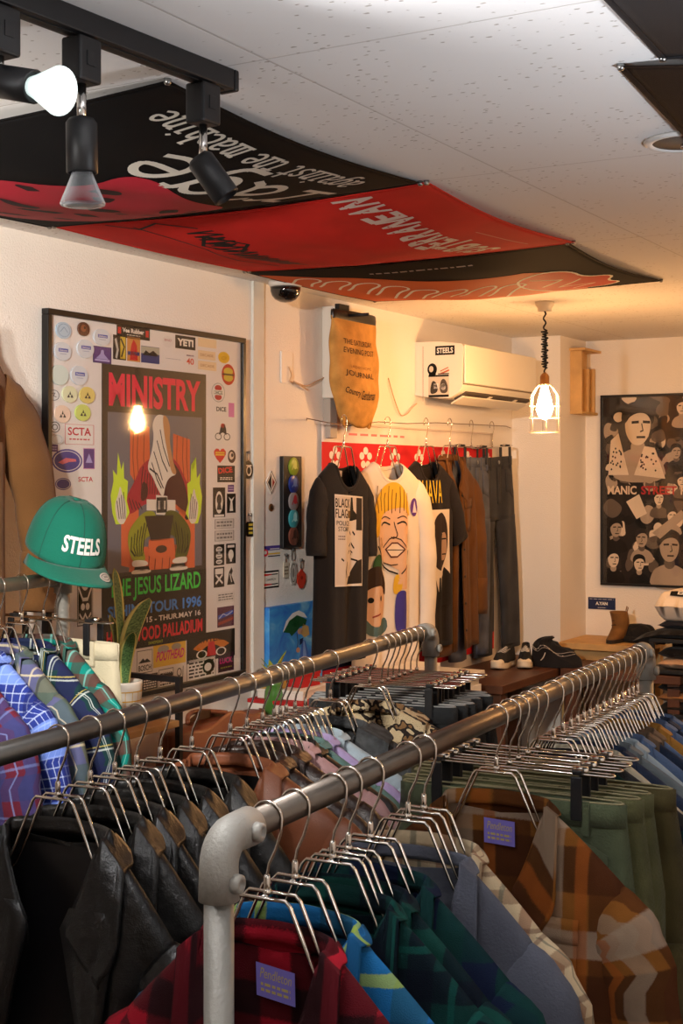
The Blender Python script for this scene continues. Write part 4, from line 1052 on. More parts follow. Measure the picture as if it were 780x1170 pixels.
# ================================================================== small things on the poster wall
def wthing(name, px, py, label, cat, off=.0006, group=None):
    t, z = wp(px, py); return thing(name, wall_frame(t, z, off), label, cat, group)
def wsz(px0, px1): return wt(px1) - wt(px0)
def hsz(px, py0, py1): return wp(px, py0)[1] - wp(px, py1)[1]
keym = flat(22, 22, 22, .35)
def keyring(px, py, py1, lab, col, mark, wpx, shape='r', holder=True):
    """hangs from a small pin at (px,py); tag bottom at py1"""
    r_ = wthing('key_tag', px, py, lab, 'key tag', .001, 'key tags pinned to the wall')
    H = hsz(px, py, py1); w = wsz(px - wpx / 2, px + wpx / 2)
    MB().lathe([(0, 0), (.004, 0), (.004, .006), (.006, .008), (0, .009)], steel, 12).build('pin', r_)
    n_ = 20; R0 = H * .16
    MB().tube([(R0 * .55 * math.sin(i * 2 * PI / n_), -R0 + R0 * math.cos(i * 2 * PI / n_), .005) for i in range(n_)], .0012, chrome, 6, closed=True).build('split_ring', r_)
    y1 = -R0 * 2; y0 = -H
    pts = {'r': [(-.8, 0), (.8, 0), (1, .1), (1, .9), (.7, 1), (-.7, 1), (-1, .9), (-1, .1)], 'd': [(0, 0), (1, .3), (1, .68), (.35, 1), (-.35, 1), (-1, .68), (-1, .3)], 'o': [(math.sin(k * PI / 10), .5 - .5 * math.cos(k * PI / 10)) for k in range(20)]}[shape]
    MB().prism([(p[0] * w / 2, y1 + (y0 - y1) * p[1]) for p in pts][::-1], .003, .0065, col).build('tag', r_)
    dd = Decal(lambda x, y: (x * w / 2, (y1 + y0) / 2 + y * (y1 - y0) / 2)); mark(dd); dd.build('tag_mark', r_, Matrix.Translation((0, 0, .0068)))
    return r_
keyring(282, 517, 547, 'black key tag with a pale round emblem, beside the top of the poster frame edge', keym, lambda s: s.ring(0, -.1, .6, .6, .2, WHITE).rect(-.6, .4, .6, .55, WHITE), 10, 'o')
keyring(284, 588, 613, 'black key tag with yellow bands beside the poster frame', keym, lambda s: s.rect(-.6, .45, .6, .75, flat(206, 190, 70)).rect(-.6, -.1, .6, .2, flat(206, 190, 70)).rect(-.6, -.65, .6, -.35, flat(206, 190, 70)), 8)
keyring(325, 634, 660, 'pale brass key tag under the striped sticker', flat(206, 196, 176, .4), lambda s: s.marks(-.7, -.7, .7, .6, flat(120, 100, 80), 3, 2), 6)
keyring(333, 628, 668, 'round silver medal tag between the brass and red key tags', flat(196, 190, 182, .35), lambda s: s.ring(0, 0, .7, .8, .1, flat(110, 104, 98)).ell(0, 0, .3, .4, flat(130, 124, 116)), 8, 'o')
keyring(342.5, 640, 672, 'red plastic hotel key tag beside the dark tee', flat(200, 58, 34, .35), lambda s: s.ell(0, .1, .3, .2, flat(150, 34, 20)), 9, 'd')
keyring(340.5, 526, 552, 'silver chain tag beside the black badge board', flat(200, 194, 186, .3), lambda s: s.marks(-.6, -.6, .6, .6, flat(130, 120, 110), 3, 6), 5)
# diamond pin, coin
dp = wthing('diamond_badge', 308.5, 551, 'black and white diamond badge on the wall beside the badge board', 'badge')
hh = hsz(308, 538, 564) / 2; ww = wsz(303, 314) / 2
MB().prism([(-ww, 0), (0, -hh), (ww, 0), (0, hh)], 0, .004, flat(230, 222, 212, .4)).build('plate', dp)
dd = Decal(); dd.poly([(-ww * .7, 0), (0, -hh * .75), (0, hh * .75)], BLACK).poly([(ww * .2, -hh * .5), (ww * .7, 0), (ww * .2, hh * .4)], flat(150, 60, 50)).up().line([(-ww, 0), (0, hh), (ww, 0), (0, -hh), (-ww, 0)], .0022, BLACK)
dd.build('badge_print', dp, Matrix.Translation((0, 0, .0044)))
cn = wthing('coin_pin', 309, 580, 'small brown coin pinned under the diamond badge', 'pin')
MB().lathe([(0, 0), (.013, 0), (.013, .003), (.011, .004), (0, .0034)], mat('old_brass', c(140, 100, 60), .4, .8), 20).build('disc', cn)
MB().ball((0, .001, .004), (.005, .006, .002), mat('old_brass_dark', c(84, 60, 40), .5, .7)).build('relief', cn)
# black board with five badges
b0, zt_ = wp(319, 521); b1, _ = wp(340, 521); _, zb_ = wp(322, 626)
bd = thing('badge_board', wall_frame(b0, zb_, .0006), 'tall narrow black board holding five round badges', 'badge board')
bw_, bh_ = b1 - b0, zt_ - zb_
MB().box((0, 0, 0), (bw_, bh_, .016), blk, bev=.002).build('board', bd)
cols5 = [(flat(140, 160, 50, .3), flat(206, 214, 120)), (flat(44, 60, 140, .3), flat(120, 140, 200)), (flat(150, 140, 140, .3), flat(180, 50, 60)), (flat(70, 160, 170, .3), flat(170, 220, 220)), (flat(120, 70, 56, .3), flat(70, 44, 36))]
for i, (a_, b_) in enumerate(cols5):
    yy = bh_ * (.885 - .19 * i); rr = bw_ * .27
    o = MB().lathe([(0, .0), (rr, .0), (rr, .003), (rr * .9, .005), (0, .006)], a_, 28).build('button_badge', bd, Matrix.Translation((bw_ * .52, yy, .0162)))
    dd = Decal(); q = random.Random(i); dd.ell(rr * .1, rr * .2, rr * .35, rr * .5, b_).up().line([(-rr * .5, -rr * .3), (0, rr * q.uniform(0, .5)), (rr * .5, -rr * .2)], rr * .16, b_)
    dd.build('badge_print', o, Matrix.Translation((0, 0, .0063)), dz=.0002)
# two wall stickers
s0 = wthing('wall_sticker', 309, 630.5, 'purple white and yellow sticker with a red starburst on the wall', 'sticker', group='stickers on the wall')
w_, h_ = wsz(298.5, 320) / 2, hsz(309, 624, 638) / 2
dd = Decal(lambda x, y: (x * w_, y * h_)); dd.rect(-1, -1, 1, 1, WHITE).up().rect(-1, .25, 1, 1, flat(76, 60, 150)).rect(-.3, -.45, 1, -.2, flat(226, 190, 70)).rect(-.3, -.8, 1, -.62, BLACK).up().ell(-.6, -.1, .32, .6, flat(220, 60, 76)).up().ell(-.6, -.05, .16, .3, WHITE).rect(-.1, .4, .9, .55, WHITE)
dd.build('sticker_face', s0); MB().box((-w_, -h_, -.0005), (w_, h_, -.00005), WHITE).build('sticker_backing', s0)
s0 = wthing('wall_sticker', 309, 662, 'white sticker with black bars and red arrows under the purple one', 'sticker', group='stickers on the wall')
w_, h_ = wsz(300, 319) / 2, hsz(309, 653, 673) / 2
dd = Decal(lambda x, y: (x * w_, y * h_)); dd.rect(-1, -1, 1, 1, BLACK).up().rect(-.92, -.8, .92, .8, flat(236, 230, 218)).up().poly([(-.85, .7), (-.85, .42), (.1, .5), (.1, .62)], flat(206, 50, 44)).rect(.1, .5, .85, .62, BLACK).poly([(-.85, -.7), (-.85, -.42), (.1, -.5), (.1, -.62)], flat(206, 50, 44)).rect(.1, -.62, .85, -.5, BLACK).text('CHAMPION', -.6, -.14, .28, flat(70, 60, 56), w=1.2)
dd.build('sticker_face', s0); MB().box((-w_, -h_, -.0005), (w_, h_, -.00005), WHITE).build('sticker_backing', s0)
# blue painting, unframed canvas
a0, _ = wp(301, 700); a1, _ = wp(362, 690); az1 = wp(301, 694)[1]; az0 = wp(330, 790)[1]
pn = thing('canvas_painting', wall_frame(a0, az0, .0006), 'blue canvas painting of a figure under a dark green parasol', 'painting')
aw, ah = a1 - a0, az1 - az0
def sky_mat():
    m, nt, p = base_mat('painted_sky'); L = nt.links.new; p.inputs['Roughness'].default_value = .6
    tc = N(nt, 'ShaderNodeTexCoord'); nz = N(nt, 'ShaderNodeTexNoise'); nz.inputs['Scale'].default_value = 9; nz.inputs['Detail'].default_value = 6; nz.inputs['Distortion'].default_value = 1.5
    L(tc.outputs['Object'], nz.inputs['Vector'])
    rp = N(nt, 'ShaderNodeValToRGB'); e = rp.color_ramp.elements; e[0].color = c(44, 104, 204); e[0].position = .3; e[1].color = c(150, 206, 232); e[1].position = .72; e.new(.5).color = c(64, 152, 220)
    L(nz.outputs['Fac'], rp.inputs['Fac']); L(rp.outputs['Color'], p.inputs['Base Color']); return m
MB().box((0, 0, 0), (aw, ah, .022), sky_mat(), bev=.002).build('canvas', pn)
dd = Decal(lambda x, y: (x * aw, y * ah))
dd.poly([(.24, .70), (.30, .82), (.42, .90), (.54, .92), (.64, .88), (.70, .82), (.60, .84), (.5, .87), (.38, .80)], flat(236, 232, 226)).up()
dd.poly([(.25, .70), (.36, .82), (.5, .87), (.62, .83), (.69, .80), (.66, .74), (.56, .73), (.48, .68), (.40, .64), (.36, .68)], flat(28, 84, 44)).poly([(.4, .78), (.5, .84), (.56, .78), (.48, .72)], flat(48, 120, 60))
dd.line([(.50, .66), (.52, .56), (.50, .46)], .012, flat(60, 60, 70)).poly([(.56, .66), (.62, .76), (.72, .72), (.74, .62), (.64, .6)], flat(204, 164, 100)).ell(.56, .68, .05, .035, flat(206, 160, 130))
dd.poly([(.60, .58), (.66, .56), (.74, .36), (.78, .06), (.46, .06), (.54, .34)], flat(72, 110, 190)).up().poly([(.62, .56), (.64, .56), (.70, .3), (.66, .08), (.6, .08)], flat(140, 170, 220)).poly([(.55, .59), (.62, .6), (.60, .54), (.55, .52)], flat(24, 40, 80)).ell(.52, .47, .035, .03, flat(206, 150, 120))
dd.build('brushwork', pn, Matrix.Translation((0, 0, .0224)))
# blank switch plate with loose wires, and the cable on the other side of the bag
sw = wthing('wall_plate', 326, 420, 'blank white wall plate with loose cords hanging from it', 'wall plate')
w_, h_ = wsz(319.5, 332) / 2, hsz(326, 402, 438) / 2
MB().box((-w_, -h_, 0), (w_, h_, .006), mat('plate_white', c(232, 226, 218), .5), bev=.001).build('plate', sw)
cordm = mat('old_cord', c(190, 160, 130), .7)
def wcord(name, pts, lab, r_=.0022):
    P = []
    for px, py, o in pts: t, z = wp(px, py); P.append(wall(t, z, o))
    Q = []
    for i in range(len(P) - 1):
        for k in range(6):
            u_ = k / 6; p0, p1, p2, p3 = P[max(i - 1, 0)], P[i], P[i + 1], P[min(i + 2, len(P) - 1)]
            Q.append(.5 * ((2 * p1) + (p2 - p0) * u_ + (2 * p0 - 5 * p1 + 4 * p2 - p3) * u_ ** 2 + (3 * p1 - p0 - 3 * p2 + p3) * u_ ** 3))
    Q.append(P[-1])
    return tag(MB().tube(Q, r_, cordm, 8).build(name), lab, 'cord')
wcord('loose_cable', [(327, 419, .009), (328.5, 428, .014), (328, 436, .012), (336, 438, .012), (348, 446, .012), (338, 441, .02), (331, 436, .015), (346, 441, .012), (358, 436, .01), (369, 431, .008)], 'thin beige cord knotted below the blank wall plate')
wcord('loose_cable', [(442, 432, .006), (444, 444, .01), (449, 460, .01), (455, 474, .01), (462, 473, .01), (468, 466, .01), (474, 461, .008)], 'thin beige cord looping from the wall to the air conditioner')
# white duct with black bracket, canvas bag
d0, z1_ = wp(367.5, 350); d1, _ = wp(379, 350); z0_ = wp(368, 455)[1]
dc = thing('duct_cover', wall_frame(d0, z0_, .0006), 'narrow white plastic duct cover on the wall behind the newspaper bag', 'duct')
dw = d1 - d0
MB().box((0, 0, 0), (dw, z1_ - z0_, .055), mat('duct_white', c(228, 222, 212), .45), bev=.004).build('cover', dc)
MB().box((dw * .1, -.14, 0), (dw * .8, -.0005, .03), mat('duct_grey', c(176, 166, 156), .6), bev=.002).build('lower_channel', dc)
MB().box((dw * .55, .02, .0552), (dw * .98, .1, .062), blk, bev=.001).build('black_label', dc)
bk = thing('wall_bracket', wall_frame(d0, z1_ - .07, .0562), 'black roller bracket with a pale screw above the newspaper bag', 'bracket')
MB().prism([(-.005, .075), (-.005, .02), (.004, -.005), (.03, -.012), (.056, -.003), (.065, .02), (.065, .075)][::-1], 0, .018, blk).build('plate', bk)
MB().lathe([(0, .0182), (.016, .0182), (.016, .023), (0, .0235)], mat('pale_screw', c(200, 190, 176), .4, .4), 20, Matrix.Translation((.03, .022, 0))).build('screw', bk)
MB().tube([(.03, .035, .0182), (.03, .035, .115)], .006, blk, 10).build('arm', bk)
g0, gz1 = wp(378, 358, .1); g1, _ = wp(434, 368, .1); gz0 = wp(415, 486, .1)[1]
gw, gh = (g1 - g0) * .86, gz1 - gz0
bg = thing('newspaper_bag', wall_frame(g0 + gw * .66, gz1, .075), 'mustard canvas newspaper delivery bag with black lettering hanging on the wall', 'canvas bag')
bagm = mat('bag_canvas', c(196, 146, 78), .9, bump=.4, bscale=240, var=.25, vscale=16, spec=.1)
def bagw(q): return gw / 2 * (1 - .02 * q + .03 * math.sin(q * 3.2)) * (1 - .34 * max(0, (q - .62) / .38) ** 1.6)
def bagp(th, q):
    w_ = bagw(q); dep = .02 + .022 * math.sin(min(q * 1.25, 1) * PI * .8)
    if q > .85: dep *= 1 - .8 * (q - .85) / .15
    ca, sa = math.cos(th), math.sin(th)
    sx = math.copysign(abs(ca) ** .7, ca)
    return (w_ * sx + .05 * q * q * .7, -q * gh + .01 * math.sin(th * 3) * q, dep * sa + .003 * math.sin(q * 17 + th * 2))
MB().grid(lambda a, q: bagp(a * 2 * PI, q), 44, 30, bagm).build('bag_body', bg, weld=.0004, solid=.002)
rim = MB(); rim.tube([Vector(bagp(i * 2 * PI / 40, 0)) + Vector((0, .004, 0)) for i in range(40)], 0, mat('rim_black', c(26, 22, 20), .35), 8, closed=True, ell=[(.02, .0035)] * 40, ref=(0, 0, 1)); rim.build('rim_band', bg)
def bagf(x, y, e):
    q = min(max(-y / gh, 0), 1); xx = x - .035 * q * q; w_ = bagw(q); r_ = min(abs(xx) / w_, .999) ** (1 / .7); th = math.acos(math.copysign(r_, xx))
    p = Vector(bagp(th, q)); return (x, y + .01 * math.sin(th * 3) * q, p.z + .0035 + e)
bi = flat(52, 38, 26)
Decal().text('THE SATURDAY', -gw * .40, -gh * .26, gh * .05, bi, w=gw * .62, bold=.0).text('EVENING POST', -gw * .39, -gh * .34, gh * .05, bi, w=gw * .62, bold=.0).build('upper_lettering', bg, fn=bagf, cut=.012)
Decal().text('LADIES HOME', -gw * .28, -gh * .47, gh * .026, flat(130, 90, 50), w=gw * .46).text('JOURNAL', -gw * .38, -gh * .565, gh * .066, bi, w=gw * .62, bold=0).build('middle_lettering', bg, fn=bagf, cut=.012)
Decal().text('Country', -gw * .34, -gh * .735, gh * .075, bi, w=gw * .27, bold=.01).text('Gentleman', -gw * .04, -gh * .745, gh * .085, bi, w=gw * .32, bold=.01).build('lower_lettering', bg, fn=bagf, cut=.012)
# air conditioner
at0 = wt(474); at1 = at0 + .735; az0_, az1_ = 2.043, 2.285
ac = thing('air_conditioner', wall_frame(at0, az0_, .0006), 'white wall-mounted air conditioner with a black and white shop sticker', 'air conditioner')
acm = mat('ac_plastic', c(232, 226, 214), .42, spec=.4); al = at1 - at0; ah_ = az1_ - az0_
prof = [(0, .045), (.06, .035), (.15, .03), (.192, .052), (.205, .075), (.21, ah_ - .01), (.2, ah_), (.11, ah_ + .012), (0, ah_ + .014)]  # (depth, height)
b = MB(); n_ = len(prof)
vs = [Vector((x, p[1], p[0])) for x in (0, al) for p in prof]
b.add(vs, [tuple(reversed(range(n_))), tuple(range(n_, 2 * n_))] + [(i, (i + 1) % n_, n_ + (i + 1) % n_, n_ + i) for i in range(n_)], acm, smooth=False); b.build('casing', ac)
MB().box((.004, .088, .2102), (al - .004, ah_ - .004, .2165), acm, bev=.002).build('front_panel', ac)
seam_d = mat('ac_gap', c(120, 104, 88), .6)
MB().box((-.0006, .02, .034), (.0004, ah_ - .004, .0355), seam_d).build('side_seam', ac)
MB().box((.002, .082, .2095), (al - .004, .0865, .2115), seam_d).build('panel_gap', ac)
Msl = frame(Vector((0, .03, .15)), Vector((1, 0, 0)), Vector((0, .022, .042)).normalized(), Vector((1, 0, 0)).cross(Vector((0, .022, .042)).normalized()))   # the slanted outlet face
MB().box((.04, .002, -.0105), (al - .05, .060, -.0005), mat('ac_vent_dark', c(70, 60, 52), .6), Msl @ Matrix.Diagonal((1, 1, -1, 1))).build('air_outlet', ac)
MB().box((.02, -.012, .0135), (al - .06, .046, .0195), acm, Msl, bev=.002).build('flap', ac)
for x in (.26, .52): MB().box((x, .03, .0108), (x + .03, .058, .0132), acm, Msl, bev=.0008).build('flap_tab', ac)
AS = frame(Vector((-.0005, 0, 0)), Vector((0, 0, 1)), Vector((0, 1, 0)), Vector((-1, 0, 0)))   # the end face turned to the shop: x = out of the wall, y = up
x0, y0, x1, y1 = .089, 2.243 - az0_, .173, 2.279 - az0_
dd = Decal(); dd.rect(x0, y0, x1, y1, BLACK).up().text('STEELS', x0 + .007, y0 + .007, (y1 - y0) - .014, WHITE, w=x1 - x0 - .014, bold=.03); dd.build('black_sticker', ac, AS)
x0, y0, x1, y1 = .0545, 2.078 - az0_, .15, 2.212 - az0_
dd = Decal(lambda x, y: (x0 + x * (x1 - x0), y0 + y * (y1 - y0)))
dd.rect(.05, 0, .98, .6, flat(206, 196, 180)).up().rect(.05, .0, .98, .07, BLACK).sp([(.1, .1), (.2, .5), (.4, .45), (.5, .2), (.35, .1)], flat(60, 56, 52)).sp([(.55, .12), (.6, .5), (.8, .55), (.95, .3), (.9, .1)], flat(84, 76, 70)).rect(.3, .25, .5, .4, WHITE).ell(.72, .3, .12, .1, WHITE)
dd.ell(.22, .82, .22, .18, BLACK).poly([(.05, .62), (.1, .8), (.4, .8), (.38, .62)], BLACK).rect(.05, .6, .98, .65, BLACK).up().ell(.18, .83, .1, .09, flat(206, 196, 180)).line([(.6, .68), (.98, .78)], .05, flat(190, 110, 80)).line([(.6, .76), (.95, .86)], .03, flat(190, 110, 80)).line([(.5, .68), (.98, .68)], .03, BLACK)
dd.build('picture_sticker', ac, AS)
# wooden letter rack on the pillar side
ps = lambda px, off=0.0: None
pil = Vector((.983, 6.294, 0))
def pil_t(px): k = kk(px); return (k * 6.294 - .983) / (.5 - .8660254 * k)
q0, q1 = pil_t(651), pil_t(668)
y_ = 6.294 + .866 * q0
lr = thing('wooden_shelf', frame(pil + U * q0 + V * .0006 + UP * zz(470, y_), U, UP, V), 'small pale wooden box shelf high on the pillar', 'wall shelf')
pine = mat('pine', c(206, 164, 104), .6, bump=.1, bscale=40, var=.15, vscale=12)
lw_, lh_ = q1 - q0, zz(401, y_) - zz(470, y_)
MB().box((0, 0, 0), (lw_, lh_, .01), pine).build('back_board', lr)
MB().box((-.015, lh_, 0), (lw_ + .03, lh_ + .012, .075), pine, bev=.002).build('top_board', lr)
MB().box((-.004, -.012, 0), (lw_ + .01, 0, .06), pine, bev=.002).build('bottom_board', lr)
MB().box((0, 0.0005, .0105), (.012, lh_ - .0005, .055), pine).build('side_board', lr)
MB().box((lw_ * .55, .0005, .0105), (lw_ * .55 + .012, lh_ * .72, .05), pine).build('divider', lr)
MB().box((lw_ - .012, .0005, .0105), (lw_, lh_ * .74, .05), pine).build('side_board', lr)
# ------------------------------------------------------------------ hanging wire with shirts over the big flag
wire_pts = [(350, 478), (395, 487), (432, 482), (465, 484), (497, 483), (540, 485), (578, 487)]
P = []
for px, py in wire_pts: t, z = wp(px, py, .07); P.append(wall(t, z, .07))
P = [wall(wt(350, .0), P[0].z, .001)] + P + [wall(wt(580, 0) + .03, P[-1].z, .001)]
tag(MB().tube(P, .0018, mat('wire_grey', c(120, 100, 86), .5, .5), 6).build('hanging_wire'), 'thin wire strung along the wall carrying the shirts and jeans', 'wire')
f0, f1 = wt(367, .012), 2.90; fz1_ = wp(367, 483, .012)[1]; fz0_ = wp(500, 757, .012)[1]
fl = thing('printed_banner', wall_frame(f0, fz0_, .012), 'white and red printed flag spread flat on the wall behind the shirts', 'flag')
flw, flh = f1 - f0, fz1_ - fz0_
Sf = lambda x, y, e=0.0: (x, y, .006 * math.sin(x * 9) * math.sin(y * 4 + 1) + e)
MB().grid(lambda a, q: Sf(a * flw, q * flh), 50, 24, flag_cloth('flag_white', c(232, 222, 214))).build('cloth', fl, solid=.001)
dd = Decal(); fr_ = flat(206, 36, 44)
yt = flh * .93
dd.rect(0, yt - .11, flw, yt, fr_).rect(0, .0, flw, .075, fr_).rect(0, .075, flw, flh * .42, flat(38, 42, 62)).at(1)
dd.poly([(flw * .62, .08), (flw * .66, .3), (flw * .73, .34), (flw * .74, .08)], flat(226, 180, 50)).poly([(flw * .2, .08), (flw * .26, .34), (flw * .42, .30), (flw * .46, .08)], flat(204, 190, 60)).at(2)
for k in range(4): dd.line([(flw * .64 + k * .03, .1), (flw * .67 + k * .03, .26)], .01, BLACK)
for k in range(7):
    x = .1 + k * .22; y = yt - .055
    for a_ in range(5): dd.ell(x + .028 * math.cos(a_ * 1.256 + .3), y + .028 * math.sin(a_ * 1.256 + .3), .017, .014, flat(236, 226, 222))
    dd.at(3).ell(x, y, .012, .012, fr_).at(2)
dd.marks(.2, flh * .955, .62, flh * .972, flat(226, 130, 130), 1, 9)
dd.build('print', fl, fn=lambda x, y, e: Sf(x, y, .001 + e), cut=.05)
MB().tube([Sf(i / 30 * flw, flh, .001) for i in range(31)], .004, mat('flag_hem', c(220, 206, 198), .8), 6).build('hem', fl)
HB2 = HB
def wire_at(t):
    for i in range(len(P) - 2):
        a = (P[i + 1] - W0).dot(U); b2 = (P[i + 2] - W0).dot(U) if i + 2 < len(P) - 1 else 9
        if a <= t <= b2 or i == len(P) - 3: 
            f_ = min(max((t - a) / max(b2 - a, 1e-6), 0), 1); return P[i + 1].z + (P[min(i + 2, len(P) - 2)].z - P[i + 1].z) * f_
    return P[1].z
def wallhang(t, off, kind, what_, tilt=0.0, dyaw=0.0, dz=0.0):
    z = wire_at(t) - HB + dz
    M = yaw(wall(t, z, off), R(60) + dyaw) @ Matrix.Rotation(tilt, 4, 'Y')
    hanger(kind, M, ('wire' if kind == 'top' else 'chrome clip') + ' hanger holding the ' + what_, 'chrome hangers along the wall wire'); return M
teeb = cloth('washed_black_jersey', c(27, 22, 20), .12); teew = cloth('ecru_jersey', c(232, 220, 204), .05); teed = cloth('dark_brown_jersey', c(26, 19, 17), .1); duck = cloth('brown_duck', c(98, 62, 28), .18)
GW = 'shirts along the wall wire'
sh = Shape(W=.195, nw=.085, L=.66, seed=201, T=.03, closed=True, nd=.085, A=.007, drop=.06, z0=-.06)
tb = top('tee_shirt', wallhang(1.31, .165, 'top', 'washed black printed tee', R(3), R(4)), 'washed black tee with a white rectangular comic print on the wall', 'tee', GW, teeb, sh, sl='short', col='crew', tagspec=(.05, .02, .02, flat(190, 186, 190, .5), flat(140, 60, 90), None), out=-.012)
def onto(sh, dz=0.0): return lambda x, y, e: (x, sh.yf(x, sh.z0 - y) - .0035 - e, y)
dd = Decal(lambda x, y: (-.115 + x * .215, -.47 + y * .305)); cream2 = flat(228, 216, 206)
dd.rect(0, 0, 1, 1, cream2).up()
dd.text('BLACK', .02, .86, .10, BLACK, w=.5, bold=.01).text('FLAG', .02, .745, .10, BLACK, w=.38, bold=.01).text('POLICE', .05, .665, .05, BLACK, w=.42).text('STORY', .1, .60, .05, BLACK, w=.36).rect(.42, .75, .54, .83, flat(120, 92, 40))
dd.rect(.76, .62, .98, .985, flat(40, 34, 32)).poly([(.52, .76), (.56, .98), (.62, .98), (.66, .84), (.76, .80), (.76, .74), (.6, .72), (.5, .72)], BLACK)
dd.line([(.54, .60), (.6, .56)], .02, BLACK).line([(.66, .6), (.72, .57)], .025, BLACK).line([(.55, .44), (.62, .48), (.72, .42)], .022, BLACK).line([(.5, .36), (.6, .40), (.68, .37)], .016, BLACK).ell(.62, .355, .03, .02, BLACK).line([(.66, .3), (.82, .28)], .02, BLACK).poly([(.42, .02), (.6, .12), (.8, .28), (.98, .3), (.98, .03)], flat(40, 34, 32)).line([(.4, .26), (.36, .16), (.4, .1)], .025, BLACK).line([(.2, .3), (.26, .28)], .02, BLACK)
dd.marks(.1, .5, .3, .56, flat(150, 130, 120), 2, 3).up().box(0, 0, 1, 1, .018, flat(240, 232, 224)); dd.build('chest_print', tb, fn=onto(sh), cut=.02, dz=.0005)
sh = Shape(W=.225, nw=.09, L=.74, seed=202, T=.03, closed=True, nd=.07, A=.008, drop=.065, z0=-.06)
tw_ = top('tee_shirt', wallhang(1.70, .125, 'top', 'ecru tee with cartoon faces', R(1), R(-4)), 'ecru long sleeved tee printed with pop-art faces on the wall', 'tee', GW, teew, sh, sl='long', col='crew', out=.02)
skin = flat(226, 184, 150); dd = Decal(); 
dd.sp([(-.12, -.36), (-.1, -.22), (-.04, -.2), (.08, -.21), (.1, -.26), (.11, -.38), (.06, -.46), (.0, -.44), (-.06, -.42)], skin).up()
dd.sp([(-.15, -.33), (-.13, -.2), (-.06, -.135), (.03, -.125), (.09, -.17), (.115, -.26), (.09, -.24), (.06, -.22), (.0, -.225), (-.06, -.235), (-.1, -.27), (-.115, -.33)], flat(226, 180, 50)).up()
for k in range(9): dd.line([(-.11 + .025 * k, -.145 - .012 * (k % 3)), (-.118 + .026 * k, -.19), (-.112 + .024 * k, -.24 + .008 * (k % 2))], .0042, flat(90, 60, 24))
hk_ = flat(60, 36, 26)
dd.line(chaikin([(-.09, -.285), (-.065, -.272), (-.03, -.283)], False), .006, BLACK).line(chaikin([(.02, -.28), (.05, -.27), (.085, -.285)], False), .006, BLACK).line(chaikin([(-.09, -.262), (-.06, -.252), (-.03, -.262)], False), .004, hk_).line(chaikin([(.02, -.26), (.05, -.25), (.085, -.262)], False), .004, hk_)
dd.line(chaikin([(.0, -.275), (.012, -.30), (.024, -.325), (-.004, -.335), (-.018, -.328)], False), .0045, hk_).line([(-.065, -.365), (-.03, -.335), (.0, -.328), (.035, -.338), (.07, -.368)], .0045, hk_)
dd.poly([(-.045, -.372), (-.015, -.352), (.02, -.352), (.05, -.374), (.02, -.398), (-.02, -.397)], flat(236, 214, 190)).up().line([(-.05, -.372), (-.015, -.35), (.02, -.35), (.055, -.374), (.02, -.40), (-.02, -.40), (-.05, -.372)], .0055, flat(90, 40, 30)).line([(-.045, -.374), (.05, -.376)], .003, hk_)
dd.line([(-.122, -.36), (-.085, -.42), (-.03, -.45), (.02, -.462)], .006, BLACK).line([(.11, -.38), (.085, -.43), (.04, -.462)], .005, BLACK).line([(-.06, -.42), (-.02, -.43), (.02, -.428)], .004, hk_).line([(-.1, -.33), (-.08, -.36)], .004, hk_).line([(.09, -.32), (.1, -.35)], .004, hk_)
dd.at(0).sp([(-.19, -.62), (-.19, -.5), (-.12, -.46), (-.05, -.5), (-.05, -.62), (-.12, -.66)], skin).up().sp([(-.2, -.54), (-.19, -.46), (-.12, -.42), (-.05, -.46), (-.045, -.55), (-.07, -.5), (-.14, -.5)], flat(58, 40, 30)).sp([(-.19, -.6), (-.12, -.66), (-.04, -.6), (-.03, -.68), (-.18, -.68)], flat(84, 110, 110)).up().ell(-.15, -.55, .014, .01, BLACK).ell(-.09, -.545, .014, .01, BLACK).line([(-.14, -.61), (-.1, -.6)], .006, flat(150, 60, 50))
dd.at(0).sp([(.0, -.66), (.01, -.53), (.06, -.52), (.11, -.55), (.11, -.68), (.04, -.68)], flat(66, 60, 150)).sp([(-.01, -.54), (.0, -.47), (.04, -.46), (.05, -.53)], flat(226, 180, 50)).sp([(-.15, -.46), (-.13, -.38), (-.08, -.4), (-.07, -.46)], flat(50, 90, 50)).poly([(.02, -.52), (.03, -.45), (.11, -.43), (.11, -.52)], skin)
dd.ell(.15, -.22, .028, .034, flat(92, 52, 140)).up().poly([(.135, -.24), (.15, -.195), (.17, -.24)], flat(220, 206, 220))
dd.build('chest_print', tw_, fn=onto(sh), cut=.02, dz=.0006)
sh = Shape(W=.225, nw=.085, L=.72, seed=203, T=.026, closed=True, nd=.08, A=.006, drop=.065, z0=-.06)
td = top('tee_shirt', wallhang(2.04, .112, 'top', 'dark tee with a portrait print', 0, R(0)), 'dark brown tee with yellow lettering and a portrait, behind the ecru tee', 'tee', GW, teed, sh, sl='short', col='crew', out=.05)
